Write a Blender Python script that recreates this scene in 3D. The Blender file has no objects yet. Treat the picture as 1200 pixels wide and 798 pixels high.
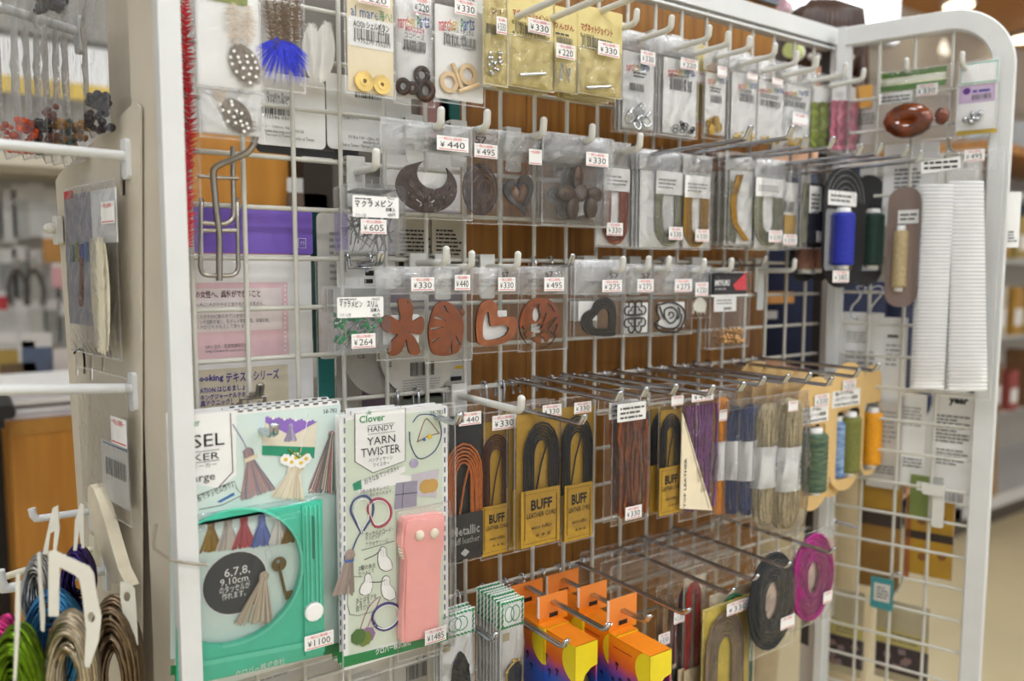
import bpy, math, random
from math import sin, cos, pi, radians as rad
from mathutils import Vector, Matrix, noise
from mathutils.geometry import tessellate_polygon

# ------------------------------------------------------------------ camera, light, exposure
S = bpy.context.scene
COL = S.collection
Z0 = 1.22                                  # height of the middle wire of the grid
FPX = 928.0
CAM = Vector((-.2319, -.7893, Z0 - .0095))
YAW, PITCH, ROLL = rad(55.067), rad(-5.2), rad(.13)
FW = Vector((cos(YAW)*cos(PITCH), sin(YAW)*cos(PITCH), sin(PITCH)))
r0 = FW.cross(Vector((0, 0, 1))).normalized()
u0_ = r0.cross(FW)
RT = r0*cos(ROLL) + u0_*sin(ROLL)
UP = u0_*cos(ROLL) - r0*sin(ROLL)
cam = bpy.data.cameras.new('camera')
cam.sensor_width = 36; cam.lens = FPX*36/1200; cam.clip_start = .02; cam.clip_end = 60
cam.dof.use_dof = True; cam.dof.focus_distance = .86; cam.dof.aperture_fstop = 2.6
camo = bpy.data.objects.new('camera', cam); COL.objects.link(camo)
camo.matrix_world = Matrix((( RT.x, UP.x, -FW.x, CAM.x), (RT.y, UP.y, -FW.y, CAM.y), (RT.z, UP.z, -FW.z, CAM.z), (0, 0, 0, 1)))
S.camera = camo
w = bpy.data.worlds.new('world'); S.world = w; w.use_nodes = True
w.node_tree.nodes['Background'].inputs[0].default_value = (.95, .97, 1, 1)
w.node_tree.nodes['Background'].inputs[1].default_value = .62
S.view_settings.view_transform = 'Standard'; S.view_settings.look = 'None'
S.view_settings.gamma = 1; S.view_settings.use_curve_mapping = False
S.view_settings.exposure = 0.24
S.cycles.transparent_max_bounces = 32
LAMP = 24.0                                 # strength of the added, unseen fluorescent ceiling panels

# ------------------------------------------------------------------ materials
MATS = {}
def lin(h):
    h = h.lstrip('#'); c = [int(h[i:i+2], 16)/255 for i in (0, 2, 4)]
    return tuple(x/12.92 if x <= .04045 else ((x+.055)/1.055)**2.4 for x in c) + (1,)
def nd(t, k, **kw):
    n = t.nodes.new(k)
    for a, b in kw.items(): setattr(n, a, b)
    return n
def M(name, hexc='#cccccc', rough=.5, metal=0, var=.06, scale=60, bump=0, spec=.4, kind=None, emit=0, c2=None, stretch=(1, 1, 1), trans=0, coat=0):
    """a procedural material: base colour varied by noise, optional second colour and grain"""
    if name in MATS: return MATS[name]
    m = bpy.data.materials.new(name); m.use_nodes = True; t = m.node_tree; b = t.nodes['Principled BSDF']; L = t.links
    c = lin(hexc)
    b.inputs['Roughness'].default_value = rough; b.inputs['Metallic'].default_value = metal
    b.inputs['Specular IOR Level'].default_value = spec
    if coat: b.inputs['Coat Weight'].default_value = coat
    tc = nd(t, 'ShaderNodeTexCoord'); mp = nd(t, 'ShaderNodeMapping'); mp.inputs['Scale'].default_value = stretch
    L.new(tc.outputs['Object'], mp.inputs[0])
    no = nd(t, 'ShaderNodeTexNoise'); no.inputs['Scale'].default_value = scale; no.inputs['Detail'].default_value = 4
    L.new(mp.outputs[0], no.inputs['Vector'])
    rp = nd(t, 'ShaderNodeValToRGB'); rp.color_ramp.elements[0].position = .3; rp.color_ramp.elements[1].position = .7
    if c2: a, d = c, lin(c2)
    else: a, d = tuple(x*(1-var) for x in c[:3])+(1,), tuple(min(1, x*(1+var)) for x in c[:3])+(1,)
    rp.color_ramp.elements[0].color = a; rp.color_ramp.elements[1].color = d
    L.new(no.outputs[0], rp.inputs[0]); L.new(rp.outputs[0], b.inputs['Base Color'])
    if emit:
        L.new(rp.outputs[0], b.inputs['Emission Color']); b.inputs['Emission Strength'].default_value = emit
    if bump:
        bp = nd(t, 'ShaderNodeBump'); bp.inputs['Strength'].default_value = bump; bp.inputs['Distance'].default_value = .001
        L.new(no.outputs[0], bp.inputs['Height']); L.new(bp.outputs[0], b.inputs['Normal'])
    if trans: b.inputs['Transmission Weight'].default_value = trans; b.inputs['IOR'].default_value = 1.35
    MATS[name] = m
    return m
def film_mat(name, haze, tint='#ffffff', rough=.12, bump=.5, scale=55, fac=1.0, dist=.004):
    """thin clear plastic: see-through, glossy by Fresnel, a little milky"""
    m = bpy.data.materials.new(name); m.use_nodes = True; t = m.node_tree; L = t.links
    for n in list(t.nodes): t.nodes.remove(n)
    out = nd(t, 'ShaderNodeOutputMaterial'); tr = nd(t, 'ShaderNodeBsdfTransparent'); gl = nd(t, 'ShaderNodeBsdfGlossy'); df = nd(t, 'ShaderNodeBsdfDiffuse')
    tr.inputs[0].default_value = lin(tint); gl.inputs['Roughness'].default_value = rough; gl.inputs[0].default_value = (.95, .95, .95, 1)
    df.inputs[0].default_value = (.85, .87, .9, 1)
    tc = nd(t, 'ShaderNodeTexCoord'); no = nd(t, 'ShaderNodeTexNoise'); no.inputs['Scale'].default_value = scale; no.inputs['Detail'].default_value = 3; no.inputs['Distortion'].default_value = 1.5
    L.new(tc.outputs['Object'], no.inputs['Vector'])
    bp = nd(t, 'ShaderNodeBump'); bp.inputs['Strength'].default_value = bump; bp.inputs['Distance'].default_value = dist
    L.new(no.outputs[0], bp.inputs['Height'])
    L.new(bp.outputs[0], gl.inputs['Normal']); L.new(bp.outputs[0], df.inputs['Normal'])
    fr = nd(t, 'ShaderNodeFresnel'); fr.inputs[0].default_value = 1.42; L.new(bp.outputs[0], fr.inputs['Normal'])
    mu = nd(t, 'ShaderNodeMath', operation='MULTIPLY'); mu.inputs[1].default_value = fac; mu.use_clamp = True; L.new(fr.outputs[0], mu.inputs[0])
    m1 = nd(t, 'ShaderNodeMixShader'); m1.inputs[0].default_value = haze; L.new(tr.outputs[0], m1.inputs[1]); L.new(df.outputs[0], m1.inputs[2])
    m2 = nd(t, 'ShaderNodeMixShader'); L.new(mu.outputs[0], m2.inputs[0]); L.new(m1.outputs[0], m2.inputs[1]); L.new(gl.outputs[0], m2.inputs[2])
    L.new(m2.outputs[0], out.inputs[0])
    MATS[name] = m
    return m
FILM = film_mat('clear_film', .010, fac=.5)
FILM2 = film_mat('crumpled_film', .02, rough=.09, bump=1.0, scale=30, fac=.95, dist=.009)
RIGID = film_mat('clear_rigid_plastic', .012, rough=.05, bump=.05, fac=.7)
HEADF = film_mat('glare_white_header_film', .30, bump=1.0, scale=45, fac=1.1)  # milky white put in for the glare on the bag headers
PBAG = film_mat('crinkled_pendant_bag', .02, rough=.1, bump=1.0, scale=28, fac=.9, dist=.014)
SEAL = film_mat('sealed_film_edge', .28, rough=.2, bump=.6, fac=1.0)
HAZY = film_mat('frosted_film', .30, rough=.3)
WIRE = M('white_wire', '#c9c8c0', .35, var=.03)
PAINT = M('white_painted_steel', '#d6d8d9', .4, var=.03, scale=20)
PEG = M('white_peg_plastic', '#d3d3ce', .4, var=.03)
CHROME = M('chrome', '#c2c6cf', .18, 1, var=.05)
STEEL = M('dull_steel', '#a9a39b', .3, 1, var=.15, scale=40)
WHITE = M('white_card', '#eeeeee', .55, var=.02)
CREAM = M('cream_card', '#e9dcc0', .6, var=.03)
YELLOWC = M('yellow_card', '#d9c98c', .6, var=.04)
KRAFT = M('kraft_card', '#b08a2e', .7, var=.08, scale=200)
TAN = M('tan_card', '#d8b67c', .7, var=.05, scale=200)
GREYC = M('grey_card', '#c9c7c3', .6, var=.03)
BLACK = M('black_ink', '#181818', .6, var=0)
GREYINK = M('grey_ink', '#5d5d5d', .6, var=0)
PALEINK = M('pale_ink', '#9a9a9a', .6, var=0)
RED = M('red_ink', '#d03a45', .6, var=0)
PINKINK = M('pink_ink', '#d98a98', .6, var=0)
GREENINK = M('green_ink', '#1f8a4c', .6, var=0)
VIOLET = M('violet_ink', '#4a3f9c', .6, var=0)
BLUEINK = M('blue_ink', '#3a6ea8', .6, var=0)
ORANGEINK = M('orange_ink', '#dd7a2a', .6, var=0)
YELLOWINK = M('yellow_ink', '#dcb93a', .6, var=0)
DARK = M('black_card', '#1d1d20', .5, var=.1)
LEATHER = M('tan_leather', '#874418', .38, var=.2, scale=90, bump=.25)
LEATHERE = M('leather_edge', '#4a2413', .6, var=.1)
COCO = M('coconut_shell', '#2e1a12', .35, c2='#4b2d1e', scale=300, bump=.2)
PEWTER = M('dark_pewter', '#3d3a37', .4, .6, var=.3, scale=300, bump=.5)
GOLD = M('gold_metal', '#d0b266', .32, 1, var=.1)
SILVER = M('silver_metal', '#c9ccd0', .2, 1, var=.1)

# ------------------------------------------------------------------ hang planes: a pixel of the 1200 x 798 photograph becomes a point on a real plane
def ray(px, py): return FW + RT*((px-600)/FPX) - UP*((py-399)/FPX)
class Plane:
    def __init__(s, ox, oy, rz):
        s.o = Vector((ox, oy, 0)); s.rz = rz
        s.r = Vector((cos(rz), sin(rz), 0)); s.n = Vector((sin(rz), -cos(rz), 0))
    def at(s, px, py, d=0):
        v = ray(px, py); t = ((s.o + s.n*d - CAM).dot(s.n))/v.dot(s.n)
        return CAM + v*t
    def uv(s, px, py, d=0):
        P = s.at(px, py, d); return (P - s.o).dot(s.r), P.z
    def pt(s, u, z, d=0):
        P = s.o + s.r*u + s.n*d; P.z = z; return P
WALL = Plane(0, 0, 0)
SIDE = Plane(.9234, 0, rad(-71.04))
LEFT = Plane(-.083, 0, rad(-78.5))

# ------------------------------------------------------------------ mesh builder; coordinates are u (right), v (up), w (out towards the shopper)
_tc = {}
def glyphs(s, bold=0):
    k = (s, bold)
    if k not in _tc:
        c = bpy.data.curves.new('t', 'FONT'); c.body = s; c.resolution_u = 1 if len(s) > 6 else 2; c.offset = bold
        o = bpy.data.objects.new('t', c); m = o.to_mesh()
        vs = [(v.co.x, v.co.y) for v in m.vertices]; fs = [tuple(p.vertices) for p in m.polygons]
        o.to_mesh_clear(); bpy.data.objects.remove(o); bpy.data.curves.remove(c)
        if not vs: vs, fs = [(0, 0), (1, 0), (1, 1)], [(0, 1, 2)]
        xs = [a for a, b in vs]; ys = [b for a, b in vs]
        _tc[k] = (vs, fs, min(xs), max(xs), min(ys), max(ys))
    return _tc[k]
class MB:
    def __init__(s): s.v = []; s.f = []; s.m = []; s.sm = []; s.mats = []; s.k = 0
    def mi(s, m):
        if m not in s.mats: s.mats.append(m)
        return s.mats.index(m)
    def add(s, vs, fs, mat, smooth=False):
        b = len(s.v); s.v += [tuple(x) for x in vs]; i = s.mi(mat)
        for f in fs: s.f.append(tuple(b+k for k in f)); s.m.append(i); s.sm.append(smooth)
    def box(s, u0, u1, v0, v1, w0, w1, mat):
        s.add([(u0, v0, w0), (u1, v0, w0), (u1, v1, w0), (u0, v1, w0), (u0, v0, w1), (u1, v0, w1), (u1, v1, w1), (u0, v1, w1)],
              [(3, 2, 1, 0), (4, 5, 6, 7), (0, 1, 5, 4), (1, 2, 6, 5), (2, 3, 7, 6), (3, 0, 4, 7)], mat)
    def rrect(s, u0, u1, v0, v1, w0, w1, r, mat, n=4):
        P = []
        r = min(r, abs(u1-u0)/2, abs(v1-v0)/2)
        for cx, cy, a0 in ((u1-r, v1-r, 0), (u0+r, v1-r, 90), (u0+r, v0+r, 180), (u1-r, v0+r, 270)):
            for i in range(n+1):
                a = rad(a0 + 90*i/n); P.append((cx+r*cos(a), cy+r*sin(a)))
        s.prism(P, w0, w1, mat)
    def prism(s, outer, w0, w1, mat, holes=(), smat=None, bev=0):
        s.k += 1; w1 += 2.5e-5*(s.k % 14)        # layers of print never share a plane
        loops = [list(outer)] + [list(h) for h in holes]
        tri = tessellate_polygon([[Vector((a, b, 0)) for a, b in L] for L in loops])
        flat = [p for L in loops for p in L]; n = len(flat)
        fr = [(a, b, w1) for a, b in flat]; bk = [(a, b, w0) for a, b in flat]
        ff = []
        for t in tri:
            a, b, c = [flat[i] for i in t]
            if (b[0]-a[0])*(c[1]-a[1]) - (b[1]-a[1])*(c[0]-a[0]) < 0: t = (t[0], t[2], t[1])
            ff.append(tuple(t))
        s.add(fr, ff, mat)
        if w1 - w0 > 1e-5:
            s.add(bk, [tuple(reversed(t)) for t in ff], smat or mat)
            sd = []; k = 0
            for L in loops:
                q = len(L)
                for i in range(q):
                    a, b = k+i, k+(i+1) % q; sd.append((a, a+n, b+n, b))
                k += q
            s.add(fr+bk, sd, smat or mat)
    def flat(s, pts, w, mat, holes=()):
        s.prism(pts, w, w, mat, holes)
    def tube(s, pts, r, mat, n=6, closed=False, flatw=1.0):
        P = [Vector(p) for p in pts]; q = len(P); rings = []; N = None
        for i in range(q):
            if closed: T = P[(i+1) % q] - P[i-1]
            else: T = P[min(i+1, q-1)] - P[max(i-1, 0)]
            T.normalize()
            if N is None:
                N = Vector((0, 0, 1)) if abs(T.z) < .8 else Vector((0, 1, 0))
            N = (N - T*N.dot(T)).normalized(); B = T.cross(N)
            rr = r[i] if isinstance(r, (list, tuple)) else r
            rings.append([P[i] + N*cos(2*pi*j/n)*rr*flatw + B*sin(2*pi*j/n)*rr for j in range(n)])
        vs = [v for R_ in rings for v in R_]; fs = []
        for i in range(q if closed else q-1):
            a, b = i*n, ((i+1) % q)*n
            for j in range(n): fs.append((a+j, a+(j+1) % n, b+(j+1) % n, b+j))
        s.add(vs, fs, mat, True)
        if not closed:
            s.add(rings[0], [tuple(reversed(range(n)))], mat); s.add(rings[-1], [tuple(range(n))], mat)
    def ball(s, c, r, mat, seg=8, rings=6):
        rx, ry, rz = r if isinstance(r, (list, tuple)) else (r, r, r)
        vs = [(c[0], c[1]+ry, c[2])]; fs = []
        for i in range(1, rings):
            a = pi*i/rings
            for j in range(seg):
                b = 2*pi*j/seg; vs.append((c[0]+rx*sin(a)*cos(b), c[1]+ry*cos(a), c[2]-rz*sin(a)*sin(b)))
        vs.append((c[0], c[1]-ry, c[2])); e = len(vs)-1
        for j in range(seg): fs.append((0, 1+j, 1+(j+1) % seg)[::1]); fs.append((e, e-seg+(j+1) % seg, e-seg+j))
        for i in range(rings-2):
            a = 1+i*seg
            for j in range(seg): fs.append((a+j, a+seg+j, a+seg+(j+1) % seg, a+(j+1) % seg))
        s.add(vs, fs, mat, True)
    def lathe(s, prof, c, mat, n=14):
        """prof: (radius, height) up the v axis"""
        vs = []; fs = []; q = len(prof)
        for rr, h in prof:
            for j in range(n):
                a = 2*pi*j/n; vs.append((c[0]+rr*cos(a), c[1]+h, c[2]-rr*sin(a)))
        for i in range(q-1):
            for j in range(n): fs.append((i*n+j, i*n+(j+1) % n, (i+1)*n+(j+1) % n, (i+1)*n+j))
        fs.append(tuple(range((q-1)*n, q*n))); fs.append(tuple(reversed(range(n))))
        s.add(vs, fs, mat, True)
    def text(s, st, u0, u1, v0, v1, w, mat, bold=0, rot=0):
        vs, fs, x0, x1, y0, y1 = glyphs(st, bold)
        a = (u1-u0)/max(x1-x0, 1e-6); b = (v1-v0)/max(y1-y0, 1e-6); cu, cv = (u0+u1)/2, (v0+v1)/2; out = []
        for x, y in vs:
            p, q = (x-x0)*a+u0-cu, (y-y0)*b+v0-cv
            out.append((cu+p*cos(rot)-q*sin(rot), cv+p*sin(rot)+q*cos(rot), w))
        s.add(out, fs, mat)
    def barcode(s, u0, u1, v0, v1, w, mat, seed=1):
        R_ = random.Random(seed); x = u0; W_ = u1-u0
        while x < u1 - W_*.03:
            t = W_*R_.choice((.012, .012, .025, .035)); s.add([(x, v0, w), (x+t, v0, w), (x+t, v1, w), (x, v1, w)], [(0, 1, 2, 3)], mat)
            x += t + W_*R_.choice((.014, .02, .035))
    def film(s, u0, u1, v0, v1, w, mat, bulge=.004, amp=.0012, seed=0, nu=9, nv=12, back=True, ex=.28):
        R_ = random.Random(seed); ox = R_.random()*50; vs = []; fs = []; crum = .0013 if mat in (FILM2, PBAG, HEADF) else 0
        sc = 2.2/max(.02, abs(u1-u0))
        for j in range(nv+1):
            for i in range(nu+1):
                a, b = i/nu, j/nv; e = min(1, 5*min(a, 1-a, b, 1-b))
                U, V = u0+(u1-u0)*a, v0+(v1-v0)*b
                nz = noise.noise(Vector((U*sc*1.3+ox, V*sc*1.3, 0))) + .6*abs(noise.noise(Vector((U*sc*3+ox, V*sc*3, 7))))
                bl = max(0, sin(pi*a))**ex * max(0, sin(pi*b))**ex
                jit = R_.uniform(-1, 1)*crum*e
                vs.append((U, V, w + .0006 + bulge*bl + amp*nz*(e*.8+.2) + jit))
        for j in range(nv):
            for i in range(nu):
                k = j*(nu+1)+i; fs.append((k, k+1, k+nu+2, k+nu+1))
        s.add(vs, fs, mat, not crum)
        t = .0016; wz = w+.0011        # the welded rim of the bag
        for a, b_, c, d in ((u0, u0+t, v0, v1), (u1-t, u1, v0, v1), (u0+t, u1-t, v0, v0+t), (u0+t, u1-t, v1-t, v1)):
            s.add([(a, c, wz), (b_, c, wz), (b_, d, wz), (a, d, wz)], [(0, 1, 2, 3)], SEAL)
        if back:
            s.add([(u0, v0, w-.0012), (u1, v0, w-.0012), (u1, v1, w-.0012), (u0, v1, w-.0012)], [(0, 1, 2, 3)], mat)
    def build(s, name, parent=None, label=None, kind=None):
        me = bpy.data.meshes.new(name)
        me.from_pydata([(a, -c, b) for a, b, c in s.v], [], s.f)
        for m in s.mats: me.materials.append(m)
        me.polygons.foreach_set('material_index', s.m); me.polygons.foreach_set('use_smooth', s.sm); me.update()
        o = bpy.data.objects.new(name, me); COL.objects.link(o)
        if parent is not None: o.parent = parent.root if isinstance(parent, Item) else parent
        if label: o['label'] = label
        if kind: o['kind'] = kind
        return o
def circ(c, r, n=20, a0=0, a1=360, ry=None):
    ry = ry or r; full = abs(a1-a0) >= 360
    return [(c[0]+r*cos(rad(a0+(a1-a0)*i/(n if full else n-1))), c[1]+ry*sin(rad(a0+(a1-a0)*i/(n if full else n-1)))) for i in range(n)]
def smoothpts(P, n=4, closed=True):
    """Catmull-Rom through the points"""
    q = len(P); out = []
    rng = range(q if closed else q-1)
    for i in rng:
        if closed: a, b, c, d = P[i-1], P[i], P[(i+1) % q], P[(i+2) % q]
        else: a, b, c, d = P[max(i-1, 0)], P[i], P[i+1], P[min(i+2, q-1)]
        for k in range(n):
            t = k/n
            out.append(tuple(.5*((2*b[j]) + (-a[j]+c[j])*t + (2*a[j]-5*b[j]+4*c[j]-d[j])*t*t + (-a[j]+3*b[j]-3*c[j]+d[j])*t**3) for j in range(len(b))))
    if not closed: out.append(tuple(P[-1]))
    return out
def empty(name, loc, rz=0, label=None, cat=None, group=None):
    o = bpy.data.objects.new(name, None); COL.objects.link(o); o.location = loc; o.rotation_euler = (0, 0, rz)
    o.empty_display_size = .02
    if label: o['label'] = label
    if cat: o['category'] = cat
    if group: o['group'] = group
    return o
class Item:
    """a hanging thing whose face lies parallel to its plane, d in front of it; rect = left, top, right, bottom as seen in the photograph"""
    n = 0
    def __init__(s, pl, rect, d, name, label, cat, group=None, tw=0):
        x0, y0, x1, y1 = rect; xm, ym = (x0+x1)/2, (y0+y1)/2
        s.pl, s.d, s.rect = pl, d, rect
        ua, ub = pl.uv(x0, ym, d)[0], pl.uv(x1, ym, d)[0]
        vt, vb = pl.uv(xm, y0, d)[1], pl.uv(xm, y1, d)[1]
        s.uc, s.vb, s.w, s.h = (ua+ub)/2, vb, ub-ua, vt-vb
        s.root = empty(name, pl.pt(s.uc, s.vb, d), pl.rz+rad(tw), label, cat, group)
        Item.n += 1; s.seed = Item.n
    def p(s, px, py, w=0):
        u, v = s.pl.uv(px, py, s.d+w); return u-s.uc, v-s.vb
    def pp(s, pts, w=0): return [s.p(a, b, w) for a, b in pts]
    def p3(s, px, py, w=0): return s.p(px, py, w) + (w,)
    def ext(s, rect=None, w=0):
        if rect is None: return -s.w/2, s.w/2, 0, s.h
        x0, y0, x1, y1 = rect; xm, ym = (x0+x1)/2, (y0+y1)/2
        return s.p(x0, ym, w)[0], s.p(x1, ym, w)[0], s.p(xm, y1, w)[1], s.p(xm, y0, w)[1]
    def card(s, mat=WHITE, rect=None, w=0, r=.0015, name='backing_card', t=.0006, label=None):
        b = MB(); b.rrect(*s.ext(rect, w), w-t, w, r, mat); return b.build(name, s, label)
    def sleeve(s, rect=None, mat=None, bulge=.004, amp=.0014, w=0, back=True, nu=9, nv=12, name='plastic_sleeve', ex=.28):
        b = MB(); a = s.ext(rect, w); b.film(*a, w, mat or FILM, bulge, amp, s.seed, nu, nv, back, ex); return b.build(name, s)
    def header(s, rect, mat=None, w=.001, name='header_strip'):
        b = MB(); b.film(*s.ext(rect, w), w, mat or HEADF, .003, .003, s.seed+99, 9, 5, False); return b.build(name, s)
    def tag(s, rect, price, w=.0095, rot=0, name='price_tag'):
        u0, u1, v0, v1 = s.ext(rect, w); W_, H = u1-u0, v1-v0; b = MB()
        b.box(u0, u1, v0, v1, w-.0003, w, WHITE); e = w+.0002
        b.text('一税込価格一', u0+W_*.06, u1-W_*.06, v0+H*.72, v0+H*.93, e, RED)
        if price: b.text('¥', u0+W_*.1, u0+W_*.24, v0+H*.22, v0+H*.6, e, BLACK); b.text(price, u0+W_*.32, u1-W_*.12, v0+H*.2, v0+H*.64, e, BLACK)
        b.box(u0+W_*.06, u1-W_*.06, v0+H*.07, v0+H*.11, w, e, RED)
        return b.build(name, s)
    def words(s, rows, w=.0006, name='lettering'):
        """rows: (text, x0, y0, x1, y1, ink[, bold]); 'BAR' prints a barcode, 'FILL' a block, 'LINES' rows of small print"""
        b = MB(); k = 0
        for r in rows:
            st, x0, y0, x1, y1, ink = r[:6]; a = s.ext((x0, y0, x1, y1), w); k += 1; e = w + .00004*k
            if st == 'BAR': b.barcode(*a, e, ink, s.seed)
            elif st == 'FILL': b.box(*a, e-.0001, e, ink)
            elif st.startswith('LINES'):
                n = int(st[5:] or 4); R_ = random.Random(s.seed+k); hh = (a[3]-a[2])/n
                for i in range(n):
                    u = a[0]; v = a[2]+hh*(i+.25); end = a[0]+(a[1]-a[0])*R_.uniform(.6, 1)
                    while u < end:
                        l = R_.uniform(.4, 2.2)*hh; b.add([(u, v, e), (min(u+l, a[1]), v, e), (min(u+l, a[1]), v+hh*.45, e), (u, v+hh*.45, e)], [(0, 1, 2, 3)], ink); u += l + hh*.25
            else: b.text(st, *a, e, ink, r[6] if len(r) > 6 else 0, r[7] if len(r) > 7 else 0)
        return b.build(name, s)
    def stack(s, n, label, group, step=.006, du=.0, dv=0, jit=.001, skip=()):
        """n more of this thing hanging behind it on the same hook, parts copied with it"""
        R_ = random.Random(s.seed); kids = [c for c in s.root.children]
        for i in range(1, n+1):
            r = s.root.copy(); COL.objects.link(r)
            r.location = s.pl.pt(s.uc+du*i+R_.uniform(-jit, jit), s.vb+dv*i+R_.uniform(-jit, jit), s.d-step*i)
            r['label'] = label + (', %s one back' % ('first', 'second', 'third', 'fourth', 'fifth', 'sixth', 'seventh')[i-1] if n > 1 else ''); r['group'] = group; s.root['group'] = group
            for c in kids:
                if c.name.split('.')[0] in skip: continue
                k = c.copy(); COL.objects.link(k); k.parent = r
                for g in c.children:
                    q = g.copy(); COL.objects.link(q); q.parent = k
def solo(o, label, cat, group=None):
    o['label'] = label; o['category'] = cat
    if group: o['group'] = group
    return o

# ------------------------------------------------------------------ hooks
ROWS = [k*.05 for k in range(-24, 7)]
def rowabove(z, rows=ROWS): return min([r for r in rows if r >= z-.004], default=max(rows))
def peg_hook(tip, L, label, pl=WALL, rows=ROWS, tipl=.014, r=.0038):
    T = pl.at(*tip, L); u = (T-pl.o).dot(pl.r); zr = rowabove(T.z-Z0, rows)+Z0
    e = empty('peg_hook', pl.pt(u, T.z, 0), pl.rz, label, 'hook', 'hooks on the wire panels')
    v = zr-T.z
    b = MB(); b.rrect(-.010, .010, v-.045, v+.007, .0035, .0065, .003, PEG); b.box(-.010, .010, v+.004, v+.007, -.007, .0065, PEG); b.box(-.010, .010, v-.012, v+.007, -.009, -.0065, PEG); b.build('bracket', e)
    b = MB(); b.tube([(0, 0, .005), (0, 0, L-.009), (0, .001, L-.004), (0, .004, L-.0008), (0, tipl, L)], r, PEG, 8); b.ball((0, tipl, L), r*1.03, PEG); b.build('rod', e)
    return e
def wire_hook(tip, L, label, pl=WALL, rows=ROWS, tipl=.012, r=.0021, mat=None, single=False):
    mat = mat or CHROME
    T = pl.at(*tip, L); u = (T-pl.o).dot(pl.r); zr = rowabove(T.z-Z0-.022, rows)+Z0; v = zr-T.z
    e = empty('wire_hook', pl.pt(u, T.z, 0), pl.rz, label, 'hook', 'hooks on the wire panels')
    b = MB()
    for sx in ((0,) if single else (-.0021, .0021)):
        b.tube([(sx, 0, .006), (sx, 0, L-.008), (sx, .0015, L-.003), (sx, tipl, L+.002)], r, mat, 6)
    b.ball((0, tipl, L+.002), (r*1.9, r, r), mat); b.build('rod', e)
    b = MB()
    for sx in (-.013, .013):
        b.tube([(sx, v-.014, -.006), (sx, v-.002, -.0075), (sx, v+.0045, -.004), (sx, v+.0062, 0), (sx, v+.0045, .0045), (sx, v-.004, .0062), (sx*.9, -.004, .006)], .0017, mat, 6)
    b.tube([(-.013, -.004, .006), (0, -.004, .006), (.013, -.004, .006)], .0017, mat, 6); b.build('clip', e)
    return e
# ------------------------------------------------------------------ the setting
FLOORM = M('cream_vinyl_floor', '#d8cba6', .35, var=.05, scale=3)
WALLM = M('pale_wall', '#cfcac0', .8, var=.02, scale=4)
CEILM = M('white_ceiling', '#dedbd6', .8, var=.02, scale=5)
OCEIL = M('orange_wood_ceiling', '#c98a3c', .5, var=.12, scale=6, stretch=(1, 12, 1))
LIGHTM = M('lit_diffuser', '#f8fbff', .5, var=0, emit=LAMP)
WARML = M('lit_warm_lamp', '#fff0c8', .5, var=0, emit=6)
def slab(name, x0, x1, y0, y1, z0, z1, mat, parent=None, kind='structure'):
    b = MB(); b.box(x0, x1, z0, z1, -y1, -y0, mat); o = b.build(name, parent, kind=kind if parent is None else None)
    return o
slab('floor', -4, 9, -8, 5, -.05, 0, FLOORM)
slab('ceiling', -4, 4.2, -8, 5, 2.75, 2.8, CEILM)
slab('ceiling_timber', 4.2, 9, -8, 5, 2.75, 2.8, OCEIL)
slab('wall_back', 2.0, 9, 1.85, 1.95, 0, 2.75, WALLM)
slab('wall_rear', -4, 2.0, 2.6, 2.7, 0, 2.75, M('grey_wall', '#b4b1ac', .8, var=.03, scale=4))
slab('trim_1', 2.0, 9, 1.83, 1.85, 2.28, 2.33, M('wall_trim', '#bdb8ac', .7))
def added_ceiling_light(x, y, lx, ly, label):
    e = empty('added_ceiling_light', (x, y, 2.69), 0, label, 'ceiling light', 'added fluorescent ceiling lights')
    b = MB(); b.box(-lx-.03, lx+.03, .02, .06, -ly-.03, ly+.03, PAINT); b.build('housing', e)
    b = MB(); b.box(-lx, lx, 0, .02, -ly, ly, LIGHTM); b.build('diffuser', e)
for i, (x, y) in enumerate([(-.6, -1.5), (1.3, -1.5), (-.6, -.45), (1.3, -.45), (.4, 1.3)] + [(x, y) for y in (-2.8, -4.2, -5.8) for x in (-.6, 1.5, 3.4)]):  # unseen lights added; the further rows are there for highlights on the film
    added_ceiling_light(x, y, .6, .05, 'added long fluorescent ceiling light, unseen outside the picture above the aisle')
e = empty('light_box', (3.5, 1.77, 2.465), 0, 'bright white light box above the top rail, high on the back wall', 'light')
b = MB(); b.box(-1.15, .68, 0, .27, -.075, .03, PAINT); b.build('housing', e)
b = MB(); b.box(-1.12, .66, .02, .25, .03, .045, M('lit_panel', '#f6fbff', .5, var=0, emit=2.2)); b.build('diffuser', e)
def downlight(px, py, label):
    v = ray(px, py); t = (2.75-CAM.z)/v.z; P = CAM+v*t
    e = empty('downlight', (P.x, P.y, 2.70), 0, label, 'ceiling lamp', 'downlights in the timber ceiling')
    b = MB(); b.lathe([(.075, .02), (.09, .022), (.09, .049), (.075, .049)], (0, 0, 0), PAINT, 20); b.build('ring', e)
    b = MB(); b.lathe([(.073, .012), (.073, .022)], (0, 0, 0), WARML, 20); b.build('lamp', e)
downlight(1124, 0, 'warm round downlight above the arch of the side frame')
downlight(1200, 40, 'warm round downlight at the right edge of the timber ceiling')
v = ray(1096, 48); P = CAM+v*5.0
e = empty('spotlight', P, 0, 'white cone spotlight hanging under the arch of the side frame', 'spotlight')
b = MB(); b.lathe([(.085, -.09), (.05, .02), (.03, .07), (.012, .09)], (0, 0, 0), M('lit_cone', '#fff6e0', .5, var=0, emit=.9), 16); b.build('cone', e)
b = MB(); b.tube([(0, .08, 0), (0, 2.75-P.z, 0)], .01, PAINT); b.build('stem', e)

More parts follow.
